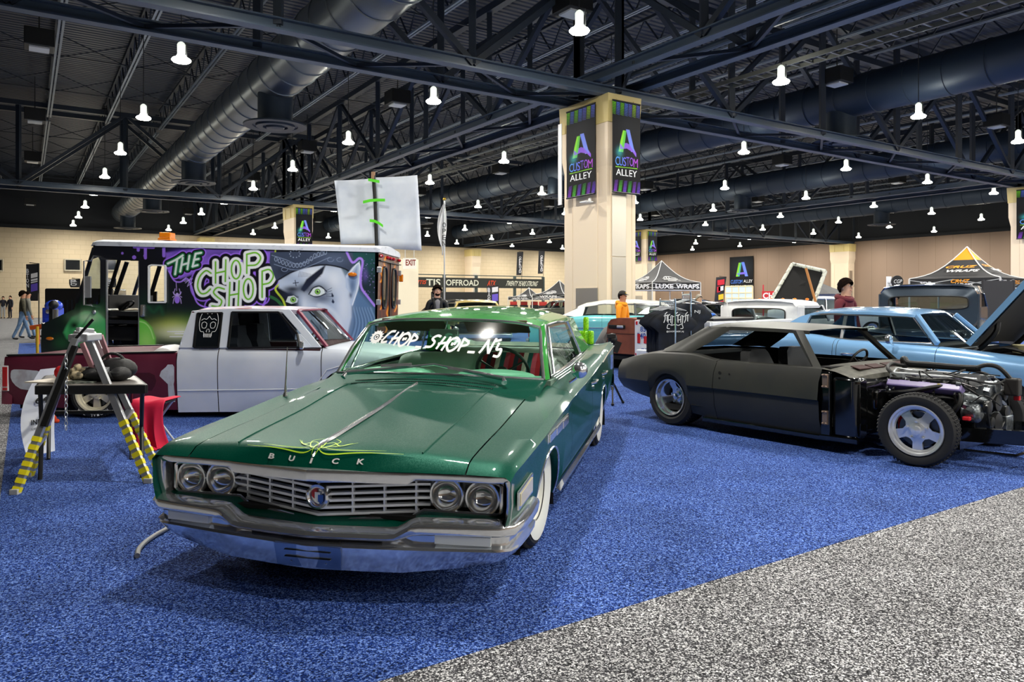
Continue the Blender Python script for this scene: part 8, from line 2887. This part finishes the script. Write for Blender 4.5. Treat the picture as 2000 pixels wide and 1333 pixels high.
    if hair:
        h = MB()
        g = []
        vol = {'short': .012, 'bushy': .03, 'bald': .004, 'grey': .015}[hair]
        for i in range(9):
            ph_ = PI * .56 * i / 8
            row = []
            for k in range(22):
                a = 2 * PI * k / 22
                front = max(0, -math.sin(a))
                ph2 = ph_ * (1 - .42 * front + .32 * max(0, math.sin(a)))
                jit = 1 + (.10 * math.sin(5 * a + 3 * i) * (hair == 'bushy'))
                row.append(hp_((.078 + vol) * jit * math.sin(ph2) * math.cos(a), (.098 + vol) * jit * math.sin(ph2) * math.sin(a) + .004, .005 + (.108 + vol * 1.3) * math.cos(ph2)))
            g.append(row + [row[0]])
        h.grid(g)
        h.build('hair', hm, o, 60)
    if beard:
        MB().ball(hp_(0, -.06, -.075), (.055 * s, .045 * s, .04 * s), 14, RZ).build('beard', M_HAIR, o)
    if cap:
        c = MB()
        c.lathe([(.092 * s, 0), (.09 * s, .04 * s), (.07 * s, .075 * s), (.03 * s, .092 * s), (.001, .094 * s)], 20, Matrix.Translation(hp_(0, .0, .035)) @ RZ)
        c.loft([[hp_(x, -.085 - .085 * (1 - (x / .085) ** 2) * t, .035 + dz - .015 * t) for x in np.linspace(-.075, .075, 9)] for t, dz in ((0, .006), (1, .004), (1, -.002), (0, -.002))], False, False)
        c.build('cap', cap, o)
        MB().ball(hp_(0, -.092, .068), (.03 * s, .006, .018 * s), 10, RZ).build('cap_badge', mat('badge_yellow', '#d8b83a', .6), o)
    if hood:
        hb_ = MB().tube([V[nb] - Vector((0, 0, zl)) + Vector((.12 * math.cos(a), .02 + .10 * math.sin(a), .045 + .03 * math.sin(a))) * s for a in np.linspace(0, 2 * PI, 17)[:-1]], .045 * s, 10, True)
        hb_.ball(V[nb] - Vector((0, 0, zl)) + Vector((0, .11, -.02)) * s, (.11 * s, .06 * s, .11 * s), 14)
        hb_.build('hood', hood, o)
    if jacket:
        j = MB()
        c0 = V[nb] - Vector((0, 0, zl))
        j.loft([[c0 + Vector((x * k, -.128 - d + .03 * (x / .08) ** 2, z)) * s for x in np.linspace(-.08, .08, 7)] for z, k, d in ((.05, .6, -.05), (-.02, .9, -.012), (-.16, 1, .0), (-.32, .9, -.005), (-.46, .7, -.01))], False, False)
        j.build('shirt_front', jacket, o, 60, solid=.01)
        for sg in (-1, 1):
            MB().tube([c0 + Vector((sg * x, y, z)) * s for x, y, z in ((.09, .05, .06), (.085, -.05, .05), (.075, -.12, -.08), (.07, -.13, -.3))], .026 * s, 8).build('collar', jacket_c or M_LEATH, o)
    return o
M_ORANGE = mat('orange_hoodie', '#f39a14', .8)
M_BURG = mat('burgundy_hoodie', '#5e1420', .8)
M_DENIM = mat('blue_denim', '#5d7fa8', .8, noise=(14, '#7d9cc0', .4, .7))
M_DARKC = mat('dark_cloth', '#1c1e22', .85)
M_LEATH = mat('black_leather', '#101316', .55, spec=.3)
M_GTEE = mat('grey_tee', '#6f6f74', .85)
M_SHOE = mat('dark_shoe', '#181719', .6)
m = mat('plaid_shirt', '#33352c', .85)
nt = m.node_tree
tc = nt.nodes.new('ShaderNodeTexCoord')
ck = nt.nodes.new('ShaderNodeTexBrick')
ck.inputs['Scale'].default_value = 14
ck.inputs['Color1'].default_value = (*lin('#2a2d26'), 1)
ck.inputs['Color2'].default_value = (*lin('#3a3a32'), 1)
ck.inputs['Mortar'].default_value = (*lin('#57523f'), 1)
ck.inputs['Mortar Size'].default_value = .06
ck.offset = 0
mp = nt.nodes.new('ShaderNodeMapping')
mp.inputs['Rotation'].default_value = (PI / 2, 0, 0)
nt.links.new(tc.outputs['Object'], mp.inputs['Vector'])
nt.links.new(mp.outputs['Vector'], ck.inputs['Vector'])
nt.links.new(ck.outputs['Color'], nt.nodes['Principled BSDF'].inputs['Base Color'])
M_PLAID = m
def stand(px, Y):
    q = at(px, 586, Y)
    return (q.x, q.y, 0)
person('man in an orange hoodie and dark cap looking down near the main column', stand(1213, 16.6), .95, 1.64, M_ORANGE, M_DARKC, M_SHOE, M_SKIN2, 'short', None, dict(lean=.03), hood=M_ORANGE, cap=mat('dark_cap', '#1d1a16', .7))
person('dark haired man in a burgundy hoodie looking right behind the blue coupe', stand(1648, 12.1), .55, 1.77, M_BURG, M_DARKC, M_SHOE, M_SKIN, 'bushy', None, dict(lean=.03, head=.1), hood=M_BURG, glasses=True)
person('bearded man in a black leather jacket and grey shirt behind the green sedan', stand(853, 16.2), .25, 1.75, M_LEATH, M_DARKC, M_SHOE, M_SKIN, 'bushy', None, dict(lean=.05), beard=True, jacket=M_GTEE)
person('man in a plaid shirt and blue jeans walking away at far left', stand(43, 27.2), 2.2, 1.76, M_PLAID, M_DENIM, M_SHOE, M_SKIN2, 'bushy', None, dict(step=.24, lean=.02))
person('companion in grey with dark hair walking beside the plaid shirted man', stand(54, 28.2), 2.3, 1.76, mat('grey_jacket', '#77776e', .85), M_DENIM, M_SHOE, M_SKIN2, 'short', None, dict(step=-.2))
person('person in dark top and pale trousers standing at the far left edge', stand(6, 58), .3, 1.72, M_DARKC, mat('pale_trousers', '#b9bcc0', .8), M_SHOE, M_SKIN, 'short')
person('person in black beside the pale trousered one far left', stand(20, 58), -.2, 1.76, M_DARKC, M_DARKC, M_SHOE, M_SKIN, 'short')
person('grey haired person half hidden behind the taller shirt rack', stand(1365, 19.5), .4, 1.58, M_DARKC, M_DARKC, M_SHOE, M_SKIN, 'grey', mat('grey_hair', '#a39a8e', .8))
person('person with dark curly hair seen through the slate pickup rear window', stand(1748, 19), .2, 1.56, mat('brown_top', '#5a3a2a', .85), M_DARKC, M_SHOE, M_SKIN2, 'bushy')
